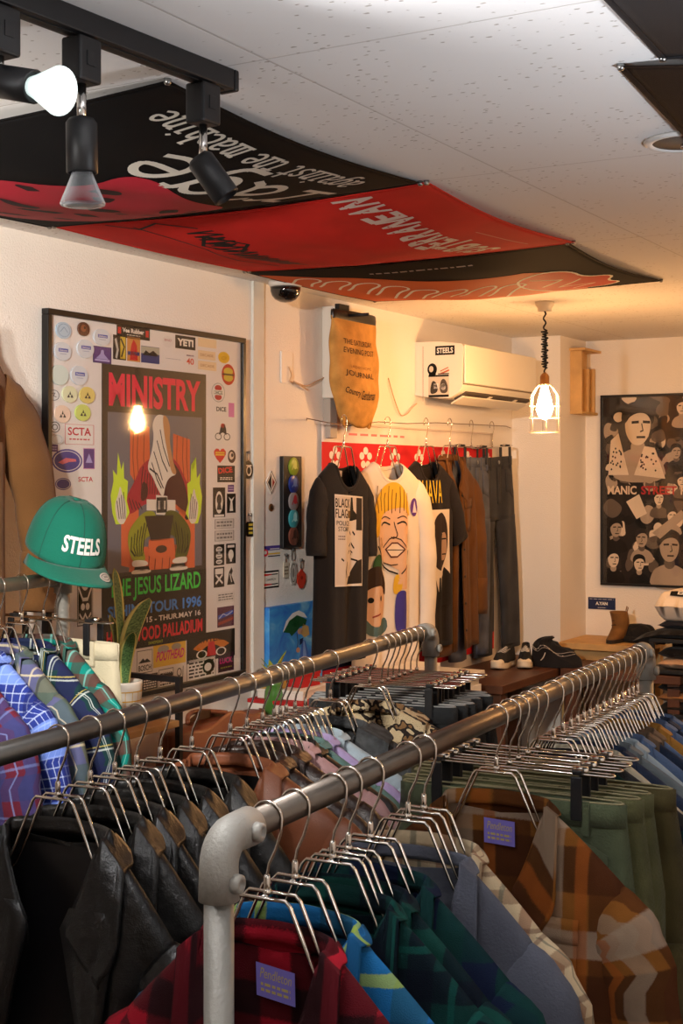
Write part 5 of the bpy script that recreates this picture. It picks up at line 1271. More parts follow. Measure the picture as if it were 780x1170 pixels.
dd = Decal(lambda x, y: (x + .035, y)); dd.text('GUAVA', -.165, -.22, .09, flat(226, 190, 50), w=.22, bold=.0); dd.rect(-.1, -.52, .13, -.245, flat(226, 214, 200)).up().sp([(-.03, -.46), (-.05, -.36), (-.02, -.27), (.05, -.25), (.1, -.29), (.11, -.38), (.08, -.46), (.04, -.49)], flat(46, 36, 32)).poly([(-.1, -.62), (-.09, -.5), (-.03, -.47), (.03, -.56), (.08, -.47), (.13, -.5), (.13, -.62)], flat(26, 22, 22)).up().sp([(.04, -.44), (.05, -.34), (.09, -.33), (.1, -.4), (.08, -.45)], flat(170, 140, 120)).poly([(-.02, -.5), (.02, -.48), (.06, -.5), (.03, -.6)], flat(226, 214, 200)).up().poly([(.015, -.51), (.035, -.51), (.04, -.6), (.01, -.6)], BLACK).rect(-.1, -.27, -.06, -.235, flat(30, 24, 22)).line([(.05, -.36), (.09, -.36)], .006, BLACK).line([(.06, -.42), (.09, -.42)], .005, BLACK)
dd.build('chest_print', td, fn=onto(sh), cut=.02, dz=.0005)
top('work_jacket', wallhang(2.33, .075, 'top', 'brown duck work jacket', R(-2), R(2)), 'brown duck work jacket on the wall between the dark tee and the jeans', 'jacket', GW, duck, Shape(W=.235, nw=.08, L=.78, seed=204, T=.034, drop=.09, A=.008), plk=duck, btn=BTN_DARK, pockets=True, cuff=duck, h=.034, fall=.06)
trousers('jeans', wallhang(2.60, .045, 'clip', 'faded grey jeans', 0, R(3)), 'faded grey-blue jeans clipped on the wall wire beside the brown jacket', 'jeans', 'jeans on the wall wire', cloth('faded_grey_denim', c(88, 94, 110), .4), W=.195, L=.85, seed=205)
trousers('jeans', wallhang(2.83, .04, 'clip', 'dark washed jeans', R(-3), R(-3)), 'dark washed jeans at the end of the wall wire by the corner', 'jeans', 'jeans on the wall wire', cloth('dark_grey_denim', c(54, 54, 56), .35), W=.18, L=.86, seed=206)
# ================================================================== pipe racks
galv = mat('galvanised', c(150, 147, 140), .5, .55, bump=.25, bscale=160, var=.08, vscale=20)
cast = mat('cast_fitting', c(166, 163, 155), .62, .35, bump=.3, bscale=220, var=.06, vscale=25)
darkpipe = mat('worn_steel_pipe', c(118, 108, 98), .34, .9, bump=.1, bscale=90, var=.12, vscale=14)
BARZ = CAMZ - .395
PR = .0166
def pipe_rack(A, B, label, barm=darkpipe, fitm=cast, postm=galv, r=PR, plug=True, ends=(1, 1)):
    """A, B: bar ends on the post axes"""
    A = Vector(A); B = Vector(B); D = (B - A).normalized(); L = (B - A).length; S = Vector((D.y, -D.x, 0))
    root = thing('pipe_clothes_rack', frame(Vector((A.x, A.y, 0)), D, -S, UP), label, 'clothes rack', 'pipe clothes racks')
    h = A.z
    b = MB().tube([(.03, 0, h), (L * .5, 0, h), (L - .03, 0, h)], r, barm, 24); b.build('hanging_bar', root)
    for x, s in ((0, 1), (L, -1)):
        e = MB()
        P = [(x, 0, h - .066), (x, 0, h - .03)] + [(x + s * (.03 - .03 * math.cos(R(90) * i / 6)), 0, h - .03 + .03 * math.sin(R(90) * i / 6)) for i in range(1, 7)] + [(x + s * .066, 0, h)]
        e.tube(P, [r * 1.36, r * 1.3] + [r * 1.3] * 6 + [r * 1.36], fitm, 24)
        eo = e.build('elbow_fitting', root)
        for px, pz, M in ((x + s * .046, h, 0), (x, h - .046, 1)):
            g = MB(); 
            Mx = Matrix.Translation((px, -r * 1.2, pz)) @ Matrix.Rotation(R(90), 4, 'X')
            g.lathe([(.0115, 0), (.0105, .008), (.0075, .0095), (.005, .0096), (.0045, .006), (0, .006)], fitm, 18, Mx)
            g.build('set_screw_boss', eo)
        MB().tube([(x, 0, .012), (x, 0, h - .05)], r, postm, 24).build('post', root)
        f = MB(); f.lathe([(0, 0), (.045, 0), (.045, .006), (.026, .008), (.024, .03), (r, .03)], fitm, 28, Matrix.Translation((x, 0, .0006))); f.build('foot_flange', root)
        MB().tube([(x, -.26, .018), (x, .26, .018)], r * .8, postm, 16).build('base_pipe', root)
    return root, A, D, S
NR = Vector((-.1339, 1.53, BARZ)); FR = Vector((.698, 3.21, BARZ))
FL = Vector((.2315, 3.632, BARZ)); dl = Vector((.403, .915, 0)); NL = FL - dl * 2.3
rackR = pipe_rack(NR, FR, 'pipe rack with the pale elbow in front, carrying flannel shirts, green trousers and denim jackets')
rackL = pipe_rack(NL, FL, 'long pipe rack carrying the black leather jackets and dark jeans', barm=mat('grey_steel_pipe', c(128, 126, 122), .36, .9, bump=.1, bscale=90, var=.1, vscale=14))
def bar_s(px, P, D): # distance along a bar for a hook seen at column px
    k = kk(px); return (k * P.y - P.x) / (D.x - k * D.y)
rnd = random.Random(7)
def spot(rack, px, jit=.05):
    root, A, D, S = rack
    s = bar_s(px, A, D)
    p = A + D * s; p.z = A.z - HB
    return p, math.atan2(S.y, S.x) + rnd.uniform(-jit, jit)
def hang(rack, px, kind, what, jit=.05, group='chrome clothes hangers on the pipe racks'):
    p, a = spot(rack, px, jit)
    M = yaw(p, a)
    hanger(kind, M, ('wire' if kind == 'top' else 'chrome clip') + ' hanger holding the ' + what, group)
    return M
# ------------------------------------------------------------------ cloths
red_buff = plaid('buffalo_red', c(150, 22, 38), [('x', .084, .5, .021, c(8, 8, 10), .8), ('y', .084, .45, .021, c(8, 8, 10), .8)], blur=.008)
blue_plaid = plaid('blue_lime_plaid', c(24, 88, 138), [('x', .12, .3, .02, c(30, 60, 50), .5), ('y', .13, .7, .03, c(20, 60, 90), .6), ('x', .12, .7, .006, c(140, 160, 60), .8), ('y', .13, .25, .007, c(140, 160, 60), .7)])
bw1 = plaid('blackwatch', c(10, 42, 40), [('x', .09, .4, .016, c(6, 10, 22), .85), ('y', .09, .5, .018, c(6, 10, 22), .85), ('x', .09, .85, .004, c(14, 70, 62), .6), ('y', .09, .95, .004, c(14, 70, 62), .6)])
bw2 = plaid('navy_green_check', c(14, 22, 44), [('x', .08, .5, .018, c(10, 46, 40), .75), ('y', .08, .5, .018, c(10, 40, 38), .75)])
bw3 = plaid('deep_green_check', c(12, 50, 44), [('x', .11, .5, .025, c(8, 12, 24), .8), ('y', .1, .4, .022, c(8, 12, 24), .8)])
beige_ck = plaid('beige_check', c(186, 164, 132), [('x', .07, .3, .008, c(120, 70, 50), .6), ('y', .07, .5, .009, c(110, 76, 54), .6), ('x', .07, .8, .003, c(70, 80, 70), .6), ('y', .07, .9, .003, c(90, 60, 50), .6)])
brown_pl = plaid('brown_ombre_plaid', c(122, 76, 30), [('y', .2, .3, .036, c(52, 26, 14), .8), ('x', .17, .15, .03, c(70, 36, 18), .75), ('y', .2, .72, .022, c(158, 140, 122), .6), ('x', .17, .62, .018, c(150, 132, 112), .5), ('x', .17, .9, .01, c(150, 80, 30), .6)], blur=.006)
blk_lth = leather('black_leather', (.006, .006, .0062, 1), .33)
blk_lth2 = leather('black_leather_soft', (.009, .0085, .008, 1), .42, 34)
brn_lth = leather('tan_leather', c(128, 72, 44), .46, 12)
dkb_lth = leather('dark_brown_leather', c(48, 32, 26), .34, 40)
lining_s = mat('satin_lining', c(16, 14, 16), .35, bump=.2, bscale=20, spec=.5)
slate = cloth('slate_knit', c(72, 74, 84)); navy = cloth('navy_cloth', c(24, 28, 44)); char = cloth('charcoal_cloth', c(44, 44, 46))
denim = cloth('blue_denim', c(92, 116, 156), .3); denim_l = cloth('light_denim', c(172, 190, 202), .22); denim_d = cloth('dark_denim', c(40, 52, 76), .3); denim_g = cloth('grey_denim', c(112, 122, 128), .3)
blackjean = cloth('black_denim', c(40, 42, 44), .4); olive = cloth('olive_cotton', c(88, 88, 58), .35); olive_d = cloth('olive_drab', c(74, 66, 38), .35); sage = cloth('sage_cord', c(76, 84, 62), .3)
mustard = cloth('mustard_cloth', c(176, 128, 58)); cordb = cloth('brown_corduroy', c(112, 92, 74)); khaki = cloth('khaki_cloth', c(140, 118, 88)); creamc = cloth('cream_cloth', c(206, 196, 172))
lav = cloth('lavender_cloth', c(178, 160, 206)); pinkc = cloth('dusty_pink', c(190, 150, 150)); tealc = cloth('faded_teal', c(100, 132, 128))
fleece = mat('grey_fleece', c(72, 74, 76), 1.0, bump=1.0, bscale=120, var=.35, vscale=45, spec=.05)
tagblue = flat(112, 104, 190, .5); taggold = flat(200, 180, 110, .5)
lilac = flat(128, 118, 206, .5)
def leopard_mat():
    m, nt, p = base_mat('leopard_pile'); L = nt.links.new
    p.inputs['Roughness'].default_value = 1
    tc = N(nt, 'ShaderNodeTexCoord'); nz = N(nt, 'ShaderNodeTexNoise'); nz.inputs['Scale'].default_value = 44; nz.inputs['Detail'].default_value = 1
    L(tc.outputs['Object'], nz.inputs['Vector'])
    rp = N(nt, 'ShaderNodeValToRGB'); rp.color_ramp.interpolation = 'CONSTANT'
    e = rp.color_ramp.elements; e[0].color = c(206, 184, 146); e[1].position = .5; e[1].color = c(38, 28, 22); e.new(.6).color = c(130, 96, 60)
    L(nz.outputs['Fac'], rp.inputs['Fac']); L(rp.outputs['Color'], p.inputs['Base Color'])
    n2 = N(nt, 'ShaderNodeTexNoise'); n2.inputs['Scale'].default_value = 300; L(tc.outputs['Object'], n2.inputs['Vector'])
    bm = N(nt, 'ShaderNodeBump'); bm.inputs['Strength'].default_value = .8; bm.inputs['Distance'].default_value = .006; L(n2.outputs['Fac'], bm.inputs['Height']); L(bm.outputs[0], p.inputs['Normal'])
    return m
leop = leopard_mat()
G1 = 'flannel shirts on the front pipe rack'
# ------------------------------------------------------------------ front rack, from its pale elbow backwards
rf = rackR
what = 'red and black buffalo check flannel'
top('flannel_shirt', hang(rf, 305, 'top', what, 0), 'red and black buffalo check flannel shirt hanging next to the pale elbow', 'shirt', G1, red_buff, Shape(W=.2, L=.74, seed=3, T=.034, drop=.115, gap=.12, gmin=.045, nd=.11, A=.006),
    plk=red_buff, btn=BTN_DARK, pockets=True, tagspec=(.052, .04, .036, lilac, taggold, 'Pendleton', -.12), h=.03, fall=.052, pt=.9)
what = 'bright blue and lime plaid flannel'
top('flannel_shirt', hang(rf, 337, 'top', what, .02), 'bright blue plaid shirt with lime stripes behind the red flannel', 'shirt', G1, blue_plaid, Shape(W=.205, L=.7, seed=4, T=.026, drop=.11), plk=blue_plaid, btn=BTN_DARK, h=.032, fall=.05)
for px, m_, what, lab, sd in ((380, bw1, 'dark green and navy flannel', 'dark green and navy tartan flannel, third shirt from the pale elbow', 5), (398, bw3, 'deep green checked flannel', 'deep green checked flannel, fourth shirt from the pale elbow', 6), (423, bw2, 'navy and green checked flannel', 'navy flannel with green checks, fifth shirt from the pale elbow', 8)):
    top('flannel_shirt', hang(rf, px, 'top', what), lab, 'shirt', G1, m_, Shape(W=.205, L=.7, seed=sd, T=.02, drop=.115), plk=m_, btn=BTN_DARK, h=.03, fall=.05)
top('cardigan', hang(rf, 466, 'top', 'slate grey cardigan', 0), 'plain slate grey wool cardigan hanging open over the beige check', 'cardigan', None, slate, Shape(W=.195, nw=.085, L=.72, seed=10, T=.026, gap=.1, gmin=.05, nd=.16), plk=slate, btn=BTN_DARK, h=.016, fall=.026, pt=.2, cuff=slate)
top('checked_shirt', hang(rf, 484, 'top', 'beige checked shirt'), 'beige shirt with thin rust checks behind the slate cardigan', 'shirt', None, beige_ck, Shape(W=.19, L=.68, seed=9, T=.022), plk=beige_ck, btn=BTN, h=.03, fall=.048)
top('plaid_shirt', hang(rf, 567, 'top', 'brown ombre plaid shirt', 0), 'brown and cream ombre plaid wool shirt with a violet neck label', 'shirt', None, brown_pl, Shape(W=.225, nw=.088, L=.8, seed=11, T=.026, gap=.085, gmin=.036, nd=.13, A=.006, drop=.12),
    plk=brown_pl, btn=BTN_DARK, pockets=True, lining=None, tagspec=(.054, .042, .03, lilac, taggold, 'Pendleton', -.05), h=.032, fall=.062, pt=.95, cuff=brown_pl)
for px, m_, what, lab, sd, W_ in ((582, sage, 'sage green corduroys', 'sage green corduroy trousers on the clip hanger behind the brown plaid shirt', 1, .2), (592, olive, 'olive chinos', 'olive cotton trousers with curved front pockets, second pair on clip hangers', 2, .215), (603, olive, 'pale olive fatigues', 'olive fatigue trousers, third pair on clip hangers', 3, .22), (614, olive_d, 'olive drab cargo trousers', 'olive drab trousers with a side tab, last green pair before the denim', 4, .245)):
    trousers('trousers', hang(rf, px, 'clip', what, .03), lab, 'trousers', 'green trousers on the front rack', m_, W=W_, seed=sd, edge=cloth('olive_edge', c(150, 142, 108)))
far = [(632, khaki, 'khaki work jacket', 'khaki work jacket just behind the green trousers', 'jacket', 20), (643, bw2, 'dark blue checked shirt', 'dark blue checked shirt, first after the khaki jacket', 'shirt', 21), (652, char, 'charcoal overshirt', 'charcoal overshirt two places behind the khaki jacket', 'shirt', 22),
       (660, creamc, 'cream collared shirt', 'cream shirt among dark ones in the middle of the front rack', 'shirt', 23), (667, denim_d, 'dark indigo jacket', 'dark indigo denim jacket behind the cream shirt', 'jacket', 24), (674, denim_g, 'grey washed denim jacket', 'grey washed denim jacket in front of the pale one', 'jacket', 25),
       (682, denim_l, 'pale bleached denim jacket', 'pale bleached denim jacket, lightest on the front rack', 'jacket', 26), (690, denim, 'mid blue denim jacket', 'mid blue denim jacket right behind the pale bleached one', 'jacket', 27), (697, denim_d, 'deep blue denim jacket', 'deep blue denim jacket before the corduroy collar', 'jacket', 28),
       (704, denim, 'denim jacket with corduroy collar', 'blue denim jacket with a brown corduroy collar', 'jacket', 29), (711, mustard, 'mustard shirt', 'mustard yellow shirt among the denim jackets', 'shirt', 30), (718, denim, 'blue denim jacket by the mustard shirt', 'blue denim jacket right behind the mustard shirt', 'jacket', 31),
       (723, denim_d, 'dark denim jacket near the far elbow', 'dark denim jacket second from the far elbow', 'jacket', 32), (728, denim, 'last denim jacket', 'blue denim jacket hanging last, against the far elbow', 'jacket', 33)]
for i, (px, m_, what, lab, cat, sd) in enumerate(far):
    W_ = .225 + .012 * (i % 3)
    top('denim_jacket' if 'denim' in lab or 'indigo' in lab else ('work_jacket' if cat == 'jacket' else 'shirt'), hang(rf, px, 'top', what, .03), lab, cat, 'jackets and shirts at the far end of the front rack', m_, Shape(W=W_, L=.6, seed=sd, T=.016, drop=.11),
        cm=cordb if 'corduroy' in lab else None, plk=m_, btn=BTN_DARK if cat == 'shirt' else steel, pockets=cat == 'jacket', cuff=m_, h=.026, fall=.074, spread=.026)
# ------------------------------------------------------------------ long rack, from the near end backwards
rl = rackL
GL = 'black leather jackets on the long rack'
order = ['first', 'second', 'third', 'fourth', 'fifth', 'sixth']
look = ['wide lapels and long loose sleeves', 'a stitched collar tip', 'narrow seams down its front', 'a plain pointed collar', 'a soft rolled collar', 'a glossy collar before the tan coat']
for i, px in enumerate((66, 103, 131, 156, 183, 219)):
    top('leather_jacket', hang(rl, px, 'top', 'black leather jacket that is %s from the near end' % order[i], .06), 'black leather jacket with %s, %s from the near end' % (look[i], order[i]), 'jacket', GL, blk_lth if i % 2 == 0 else blk_lth2,
        Shape(W=.215, nw=.09, L=.66, seed=40 + i, T=.03, gap=.16 if i == 0 else .05, gmin=.03, A=.012, drop=.15, nd=.13), lining=lining_s, lapel=blk_lth, h=.03, fall=.082, pt=.85, spread=.04, cuff=blk_lth, rad=1.08, out=.0)
top('leather_coat', hang(rl, 263, 'top', 'tan leather coat', 0), 'tan brown leather coat behind the black leather jackets', 'coat', None, brn_lth, Shape(W=.24, nw=.085, L=.8, seed=50, T=.04, gap=.03, gmin=.02, A=.008, drop=.09, nd=.12), lining=lining_s, h=.03, fall=.09, pt=.7, spread=.034, plk=brn_lth, btn=BTN_DARK, rad=1.1)
for px, m_, what, lab, sd in ((282, dkb_lth, 'dark brown leather blouson', 'dark brown glossy leather jacket right behind the tan coat', 51), (300, dkb_lth, 'crinkled brown leather jacket', 'crinkled dark brown leather jacket, second behind the tan coat', 52), (320, blk_lth2, 'soft black leather jacket', 'soft black leather jacket in front of the pastel shirts', 53)):
    top('leather_jacket', hang(rl, px, 'top', what), lab, 'jacket', None, m_, Shape(W=.23, nw=.075, L=.62, seed=sd, T=.034, A=.009, drop=.085), lining=lining_s, h=.032, fall=.07, spread=.03, plk=m_, btn=BTN_DARK, cuff=m_)
for px, m_, what, lab, sd in ((313, pinkc, 'dusty pink shirt', 'dusty pink shirt next to the lavender one', 54), (327, tealc, 'faded teal shirt', 'faded teal shirt squeezed before the lavender one', 55), (337, lav, 'lavender shirt', 'lavender shirt with a pale front band', 56)):
    top('shirt', hang(rl, px, 'top', what), lab, 'shirt', None, m_, Shape(W=.215, L=.66, seed=sd, T=.026, drop=.08), plk=m_, btn=BTN, h=.028, fall=.05)
top('denim_jacket', hang(rl, 349, 'top', 'light blue denim jacket on the long rack'), 'light blue denim jacket between the lavender shirt and the grey fleece', 'jacket', None, denim_l, Shape(W=.24, L=.62, seed=57, T=.03, drop=.085), plk=denim_l, btn=steel, pockets=True, cuff=denim_l, h=.032, fall=.064)
top('fleece_jacket', hang(rl, 377, 'top', 'grey pile fleece', 0), 'grey pile fleece jacket in front of the leopard coat', 'jacket', None, fleece, Shape(W=.25, nw=.08, L=.64, seed=58, T=.055, A=.004, drop=.075), h=.03, fall=.09, pt=.5, spread=.065, cuff=fleece, rad=1.2)
top('leopard_coat', hang(rl, 422, 'top', 'leopard print coat', 0), 'leopard print coat between the grey fleece and the black jeans', 'coat', None, leop, Shape(W=.25, nw=.085, L=.8, seed=59, T=.05, A=.004, drop=.07), h=.034, fall=.095, pt=.5, spread=.06, rad=1.15)
jl = ['nearest the leopard coat', 'second behind the leopard coat', 'third behind the leopard coat', 'fourth behind the leopard coat', 'fifth behind the leopard coat', 'second from the far elbow', 'last before the far elbow']
for i, px in enumerate((436, 443, 449, 456, 462, 469, 476)):
    trousers('jeans', hang(rl, px, 'clip', 'black jeans ' + jl[i], .04), 'washed black jeans clipped by the waistband, ' + jl[i], 'jeans', 'black jeans on the long rack', blackjean, W=.185 + .012 * (i % 3), seed=70 + i, edge=cloth('grey_edge', c(150, 150, 148)))
# ------------------------------------------------------------------ short rack by the poster wall
P3 = Vector((kk(72) * 3.3, 3.3, zz(660, 3.3))); d3 = Vector((-.342, -.94, 0))
root3 = thing('pipe_clothes_rack', frame(Vector((P3.x, P3.y, 0)), d3, Vector((.94, -.342, 0)), UP), 'pale pipe rack by the poster wall with a green cap on its post', 'clothes rack', 'pipe clothes racks')
hz = P3.z; r3 = .0156
MB().tube([(.02, 0, hz), (1.1, 0, hz)], r3, galv, 20).build('hanging_bar', root3)
MB().tube([(0, 0, .01), (0, 0, hz + .05)], r3, galv, 20).build('post', root3)
MB().tube([(1.1, 0, .01), (1.1, 0, hz)], r3, galv, 20).build('post', root3)
tee = MB(); tee.tube([(0, 0, hz - .036), (0, 0, hz + .036)], r3 * 1.36, cast, 20); tee.tube([(0, 0, hz), (.045, 0, hz)], r3 * 1.3, cast, 20); to = tee.build('tee_fitting', root3)
MB().lathe([(.009, 0), (.008, .008), (.004, .009), (0, .006)], cast, 14, Matrix.Translation((0, -r3 * 1.2, hz + .012)) @ Matrix.Rotation(R(90), 4, 'X')).build('set_screw_boss', to)
MB().lathe([(.0185, hz + .037), (.0185, hz + .052), (.012, hz + .056), (0, hz + .057)], mat('yellow_plastic', c(232, 178, 40), .45), 20).build('yellow_end_plug', root3)
for x in (0, 1.1): MB().lathe([(0, .0005), (.045, .0005), (.045, .006), (.024, .008), (.022, .03), (r3, .03)], cast, 24, Matrix.Translation((x, 0, 0))).build('foot_flange', root3)
x3 = [('x', .085, .5, .003, c(190, 200, 215), .8), ('y', .085, .4, .003, c(190, 200, 215), .8)]
tealp = plaid('teal_brown_check', c(20, 128, 118), [('x', .05, .5, .012, c(60, 60, 52), .75), ('y', .05, .5, .013, c(96, 54, 48), .75), ('x', .05, .05, .002, c(120, 200, 190), .6)])
tartan = plaid('navy_green_tartan', c(26, 52, 54), [('x', .1, .5, .024, c(34, 36, 74), .8), ('y', .1, .3, .024, c(34, 36, 74), .75), ('x', .1, .05, .0016, c(206, 214, 210), .6), ('y', .1, .85, .0016, c(206, 214, 210), .6), ('x', .1, .12, .0011, c(200, 210, 206), .5), ('y', .1, .92, .0011, c(190, 172, 90), .8)])
purp = plaid('violet_olive_plaid', c(84, 86, 122), [('x', .11, .5, .026, c(96, 100, 74), .8), ('y', .11, .6, .028, c(66, 84, 78), .7), ('x', .11, .1, .002, c(180, 170, 150), .8), ('y', .11, .15, .002, c(190, 180, 150), .8), ('x', .11, .3, .003, c(50, 52, 60), .7)])
bluec = plaid('blue_white_check', c(40, 54, 130), [('x', .018, .5, .0011, c(190, 204, 236), .6), ('y', .018, .5, .0011, c(190, 204, 236), .6), ('x', .14, .3, .02, c(30, 36, 96), .7), ('y', .14, .5, .03, c(120, 150, 230), .7)])
burg = plaid('burgundy_blue_plaid', c(96, 34, 50), [('x', .09, .4, .02, c(48, 60, 110), .75), ('y', .09, .5, .022, c(48, 56, 104), .7), ('x', .09, .85, .0022, c(120, 136, 190), .6), ('y', .09, .9, .0022, c(110, 126, 180), .5)])
ptan = cloth('stone_cotton', c(196, 186, 158), .1)
def short_rack(s, kind, what_, ang=-35):
    p = P3 + d3 * s; p.z -= HB
    M = yaw(p, R(ang)); hanger(kind, M, ('wire' if kind == 'top' else 'chrome clip') + ' hanger holding the ' + what_, 'chrome clothes hangers on the pipe racks'); return M
trousers('trousers', short_rack(.035, 'clip', 'stone cotton trousers'), 'pale stone cotton trousers clipped beside the snake plant', 'trousers', None, ptan, W=.2, seed=90, L=.9)
for i, (m_, what_, lab) in enumerate(((tealp, 'teal and brown checked shirt', 'bright teal and brown checked flannel beside the stone trousers'), (tartan, 'navy and green tartan shirt', 'navy and green tartan flannel with white lines next to the teal one'), (purp, 'violet and olive plaid shirt', 'violet and olive plaid flannel between the tartan and the blue check'), (bluec, 'blue windowpane shirt', 'bright blue windowpane check shirt'), (burg, 'burgundy and blue plaid shirt', 'burgundy and blue plaid flannel at the edge of the frame'))):
    top('flannel_shirt', short_rack(.085 + .09 * i, 'top', what_, -35 + 3 * (i % 2)), lab, 'shirt', 'flannel shirts on the short rack', m_, Shape(W=.195, L=.72, seed=91 + i, T=.034, drop=.085), plk=m_, btn=BTN, h=.03, fall=.05, cuff=m_)
# cap on the post
hatm = cloth('green_twill', c(24, 104, 86), .06)
cp = Vector((P3.x, P3.y, hz + .042))
cap = thing('baseball_cap', yaw(cp, R(32)) @ Matrix.Rotation(R(8), 4, 'Y') @ Matrix.Rotation(R(14), 4, 'X') @ Matrix.Scale(1.12, 4), 'green baseball cap with white lettering resting on the rack post', 'cap')
def crown(th, ph):  # th round, ph 0 rim .. 1 top
    r_ = math.cos(ph * PI / 2) ** .62
    return (.082 * r_ * math.cos(th), .095 * r_ * math.sin(th) + .0, .018 + .112 * math.sin(ph * PI / 2) ** 1.15 + .012 * math.sin(th) * (1 - ph))
# front of the cap looks towards local -y
cr = MB(); cr.grid(lambda a, b_: crown(a * 2 * PI, b_ * .998), 48, 14, hatm, lambda a, b, p: (a * .5, b * .15)); cr.build('crown', cap, weld=.0005, solid=.003)
def brim(a, b_):
    th = R(-90 + (a - .5) * 165); r0 = crown(th, 0)
    ext = .086 * max(0, math.cos((a - .5) * PI)) ** .55 * b_
    x = r0[0] * (1 + .08 * b_); y = r0[1] - ext
    return (x, y, r0[2] + .004 - .012 * b_ - .9 * (x * x) * (2 + b_) + .012 * b_ * 0)
MB().grid(brim, 32, 8, hatm).build('brim', cap, solid=.004)
for k in range(6):
    th = k * PI / 3 + PI / 6 * 0 + PI / 2
    MB().tube([Vector(crown(th, q / 12)) * 1.012 for q in range(12)], .0012, mat('green_seam', c(16, 74, 62), .9), 6).build('seam', cap)
MB().lathe([(0, 0), (.007, 0), (.006, .004), (0, .005)], hatm, 16, Matrix.Translation((0, 0, .1305))).build('top_button', cap)
def cap_front(x, y, e):
    th = -PI / 2 + x / .088; p = Vector(crown(th, y)); n_ = Vector((math.cos(th), math.sin(th), .3)).normalized()
    return p + n_ * (.0045 + e)
Decal().text('STEELS', 0, .2, .2, WHITE, al='c', w=.092, bold=.03).build('lettering', cap, fn=cap_front, cut=.02)
st = Decal(); st.ell(0, 0, .021, .0125, flat(206, 204, 196, .3)).up().ring(0, 0, .017, .009, .0022, flat(120, 120, 118, .4)).up().rect(-.009, -.003, .009, .003, flat(150, 150, 146, .4))
st.build('round_sticker', cap, fn=lambda x, y, e: Vector(brim(.73 + x * 4.2, .56 - y * 20)) + Vector((0, -.001, .0042 + e)))
# brown canvas coat on the wall
canvas = cloth('brown_canvas', c(112, 76, 42), .12)
Mc = frame(wall(-.47, 2.20, .115), U, -V, UP)
coat = top('work_coat', Mc, 'brown canvas work coat hanging high on the wall above the short rack', 'coat', None, canvas, Shape(W=.215, L=.8, seed=120, T=.05, drop=.15, A=.008, gap=.04), plk=canvas, btn=BTN_DARK, cuff=canvas, out=.085, rad=1.25, h=.03, fall=.06, pockets=True)
hanger('top', Mc, 'wire hanger holding the brown canvas work coat', 'chrome clothes hangers on the pipe racks')
hk = thing('coat_hook', frame(wall(-.47, 2.20 + HB + .0135, 0), U, UP, V), 'steel wall hook above the brown canvas coat', 'hook')
MB().box((-.016, -.03, .0005), (.016, .03, .004), steel, bev=.001).build('back_plate', hk)
MB().tube([(0, 0, .004), (0, .004, .06), (0, .004, .135), (0, .03, .15)], .0045, steel, 10).build('arm', hk)
# ================================================================== furniture along the wall
cabw = mat('cabinet_white', c(226, 220, 210), .5, var=.03, vscale=4)
CZ = 1.02
cab = thing('low_cabinet', wall_frame(.87, 0, .0006), 'low white cabinet against the wall under the printed tees', 'cabinet')
MB().box((0, .0005, .002), (1.27, CZ - .03, .29), cabw, bev=.003).build('body', cab)
MB().box((-.008, CZ - .029, 0), (1.28, CZ, .31), cabw, bev=.003).build('top_board', cab)
for i in range(2):
    o = MB().box((.015 + i * .63, .03, .2905), (.625 + i * .63, CZ - .05, .306), cabw, bev=.002).build('door', cab)
    MB().tube([(.58 + i * .63, CZ * .6, .318), (.58 + i * .63, CZ * .72, .318)], .005, steel, 10).build('handle', o)
stl = thing('wooden_stool', wall_frame(.345, 0, .012), 'plain wooden stool carrying the brown leather holdall', 'stool')
pine2 = mat('stool_wood', c(150, 104, 62), .5, bump=.1, bscale=30, var=.2, vscale=9)
MB().box((0, .83, 0), (.495, .86, .24), pine2, bev=.003).build('seat', stl)
for x in (.01, .445):
    for z in (.01, .19): MB().box((x, .0005, z), (x + .04, .8295, z + .04), pine2, bev=.002).build('leg', stl)
# black metal stand with wooden boards
stand = thing('shelf_stand', wall_frame(-.33, 0, .006), 'black metal shelf stand with wooden boards holding the snake plant', 'shelf')
sw_, sd_, sh_ = .6287, .235, 1.217
for x in (0, sw_ - .016):
    for z in (0, sd_ - .016):
        MB().box((x, .0005, z), (x + .016, sh_, z + .016), blk, bev=.001).build('post', stand)
    MB().box((x, sh_ - .016, .0165), (x + .016, sh_, sd_ - .0165), blk, bev=.001).build('side_rail', stand)
wood = mat('oak_board', c(176, 132, 80), .5, bump=.1, bscale=30, var=.2, vscale=9)
for y in (.35, .75, 1.082):
    MB().box((.0165, y, 0), (sw_ - .0165, y + .018, sd_), wood, bev=.002).build('board', stand)
# snake plant
px_, pz = .178, 1.1006
pot = thing('snake_plant', frame(wall(px_, pz, .13), U, -V, UP), 'snake plant with yellow-edged leaves in a white pot with a gold grid', 'potted plant')
potm = mat('pot_white', c(232, 226, 214), .35, spec=.5); gold = flat(214, 168, 60, .4)
MB().lathe([(0, 0), (.04, 0), (.046, .004), (.052, .105), (.052, .112), (.047, .112), (.045, .095), (0, .095)], potm, 36).build('pot', pot)
gp = Decal()
for i in range(16):
    x = i / 16 * 2 * PI
    gp.rect(x, .012, x + .03, .088, gold)
for y in (.012, .036, .06, .085): gp.rect(0, y, 2 * PI, y + .003, gold)
gp.build('gold_grid', pot, fn=lambda x, y, e: ((.0466 + y * .056) * math.cos(x), (.0466 + y * .056) * math.sin(x), y), cut=.15)
MB().lathe([(0, .1), (.044, .096)], mat('potting_soil', c(60, 44, 34), 1, bump=1, bscale=120), 20).build('soil', pot)
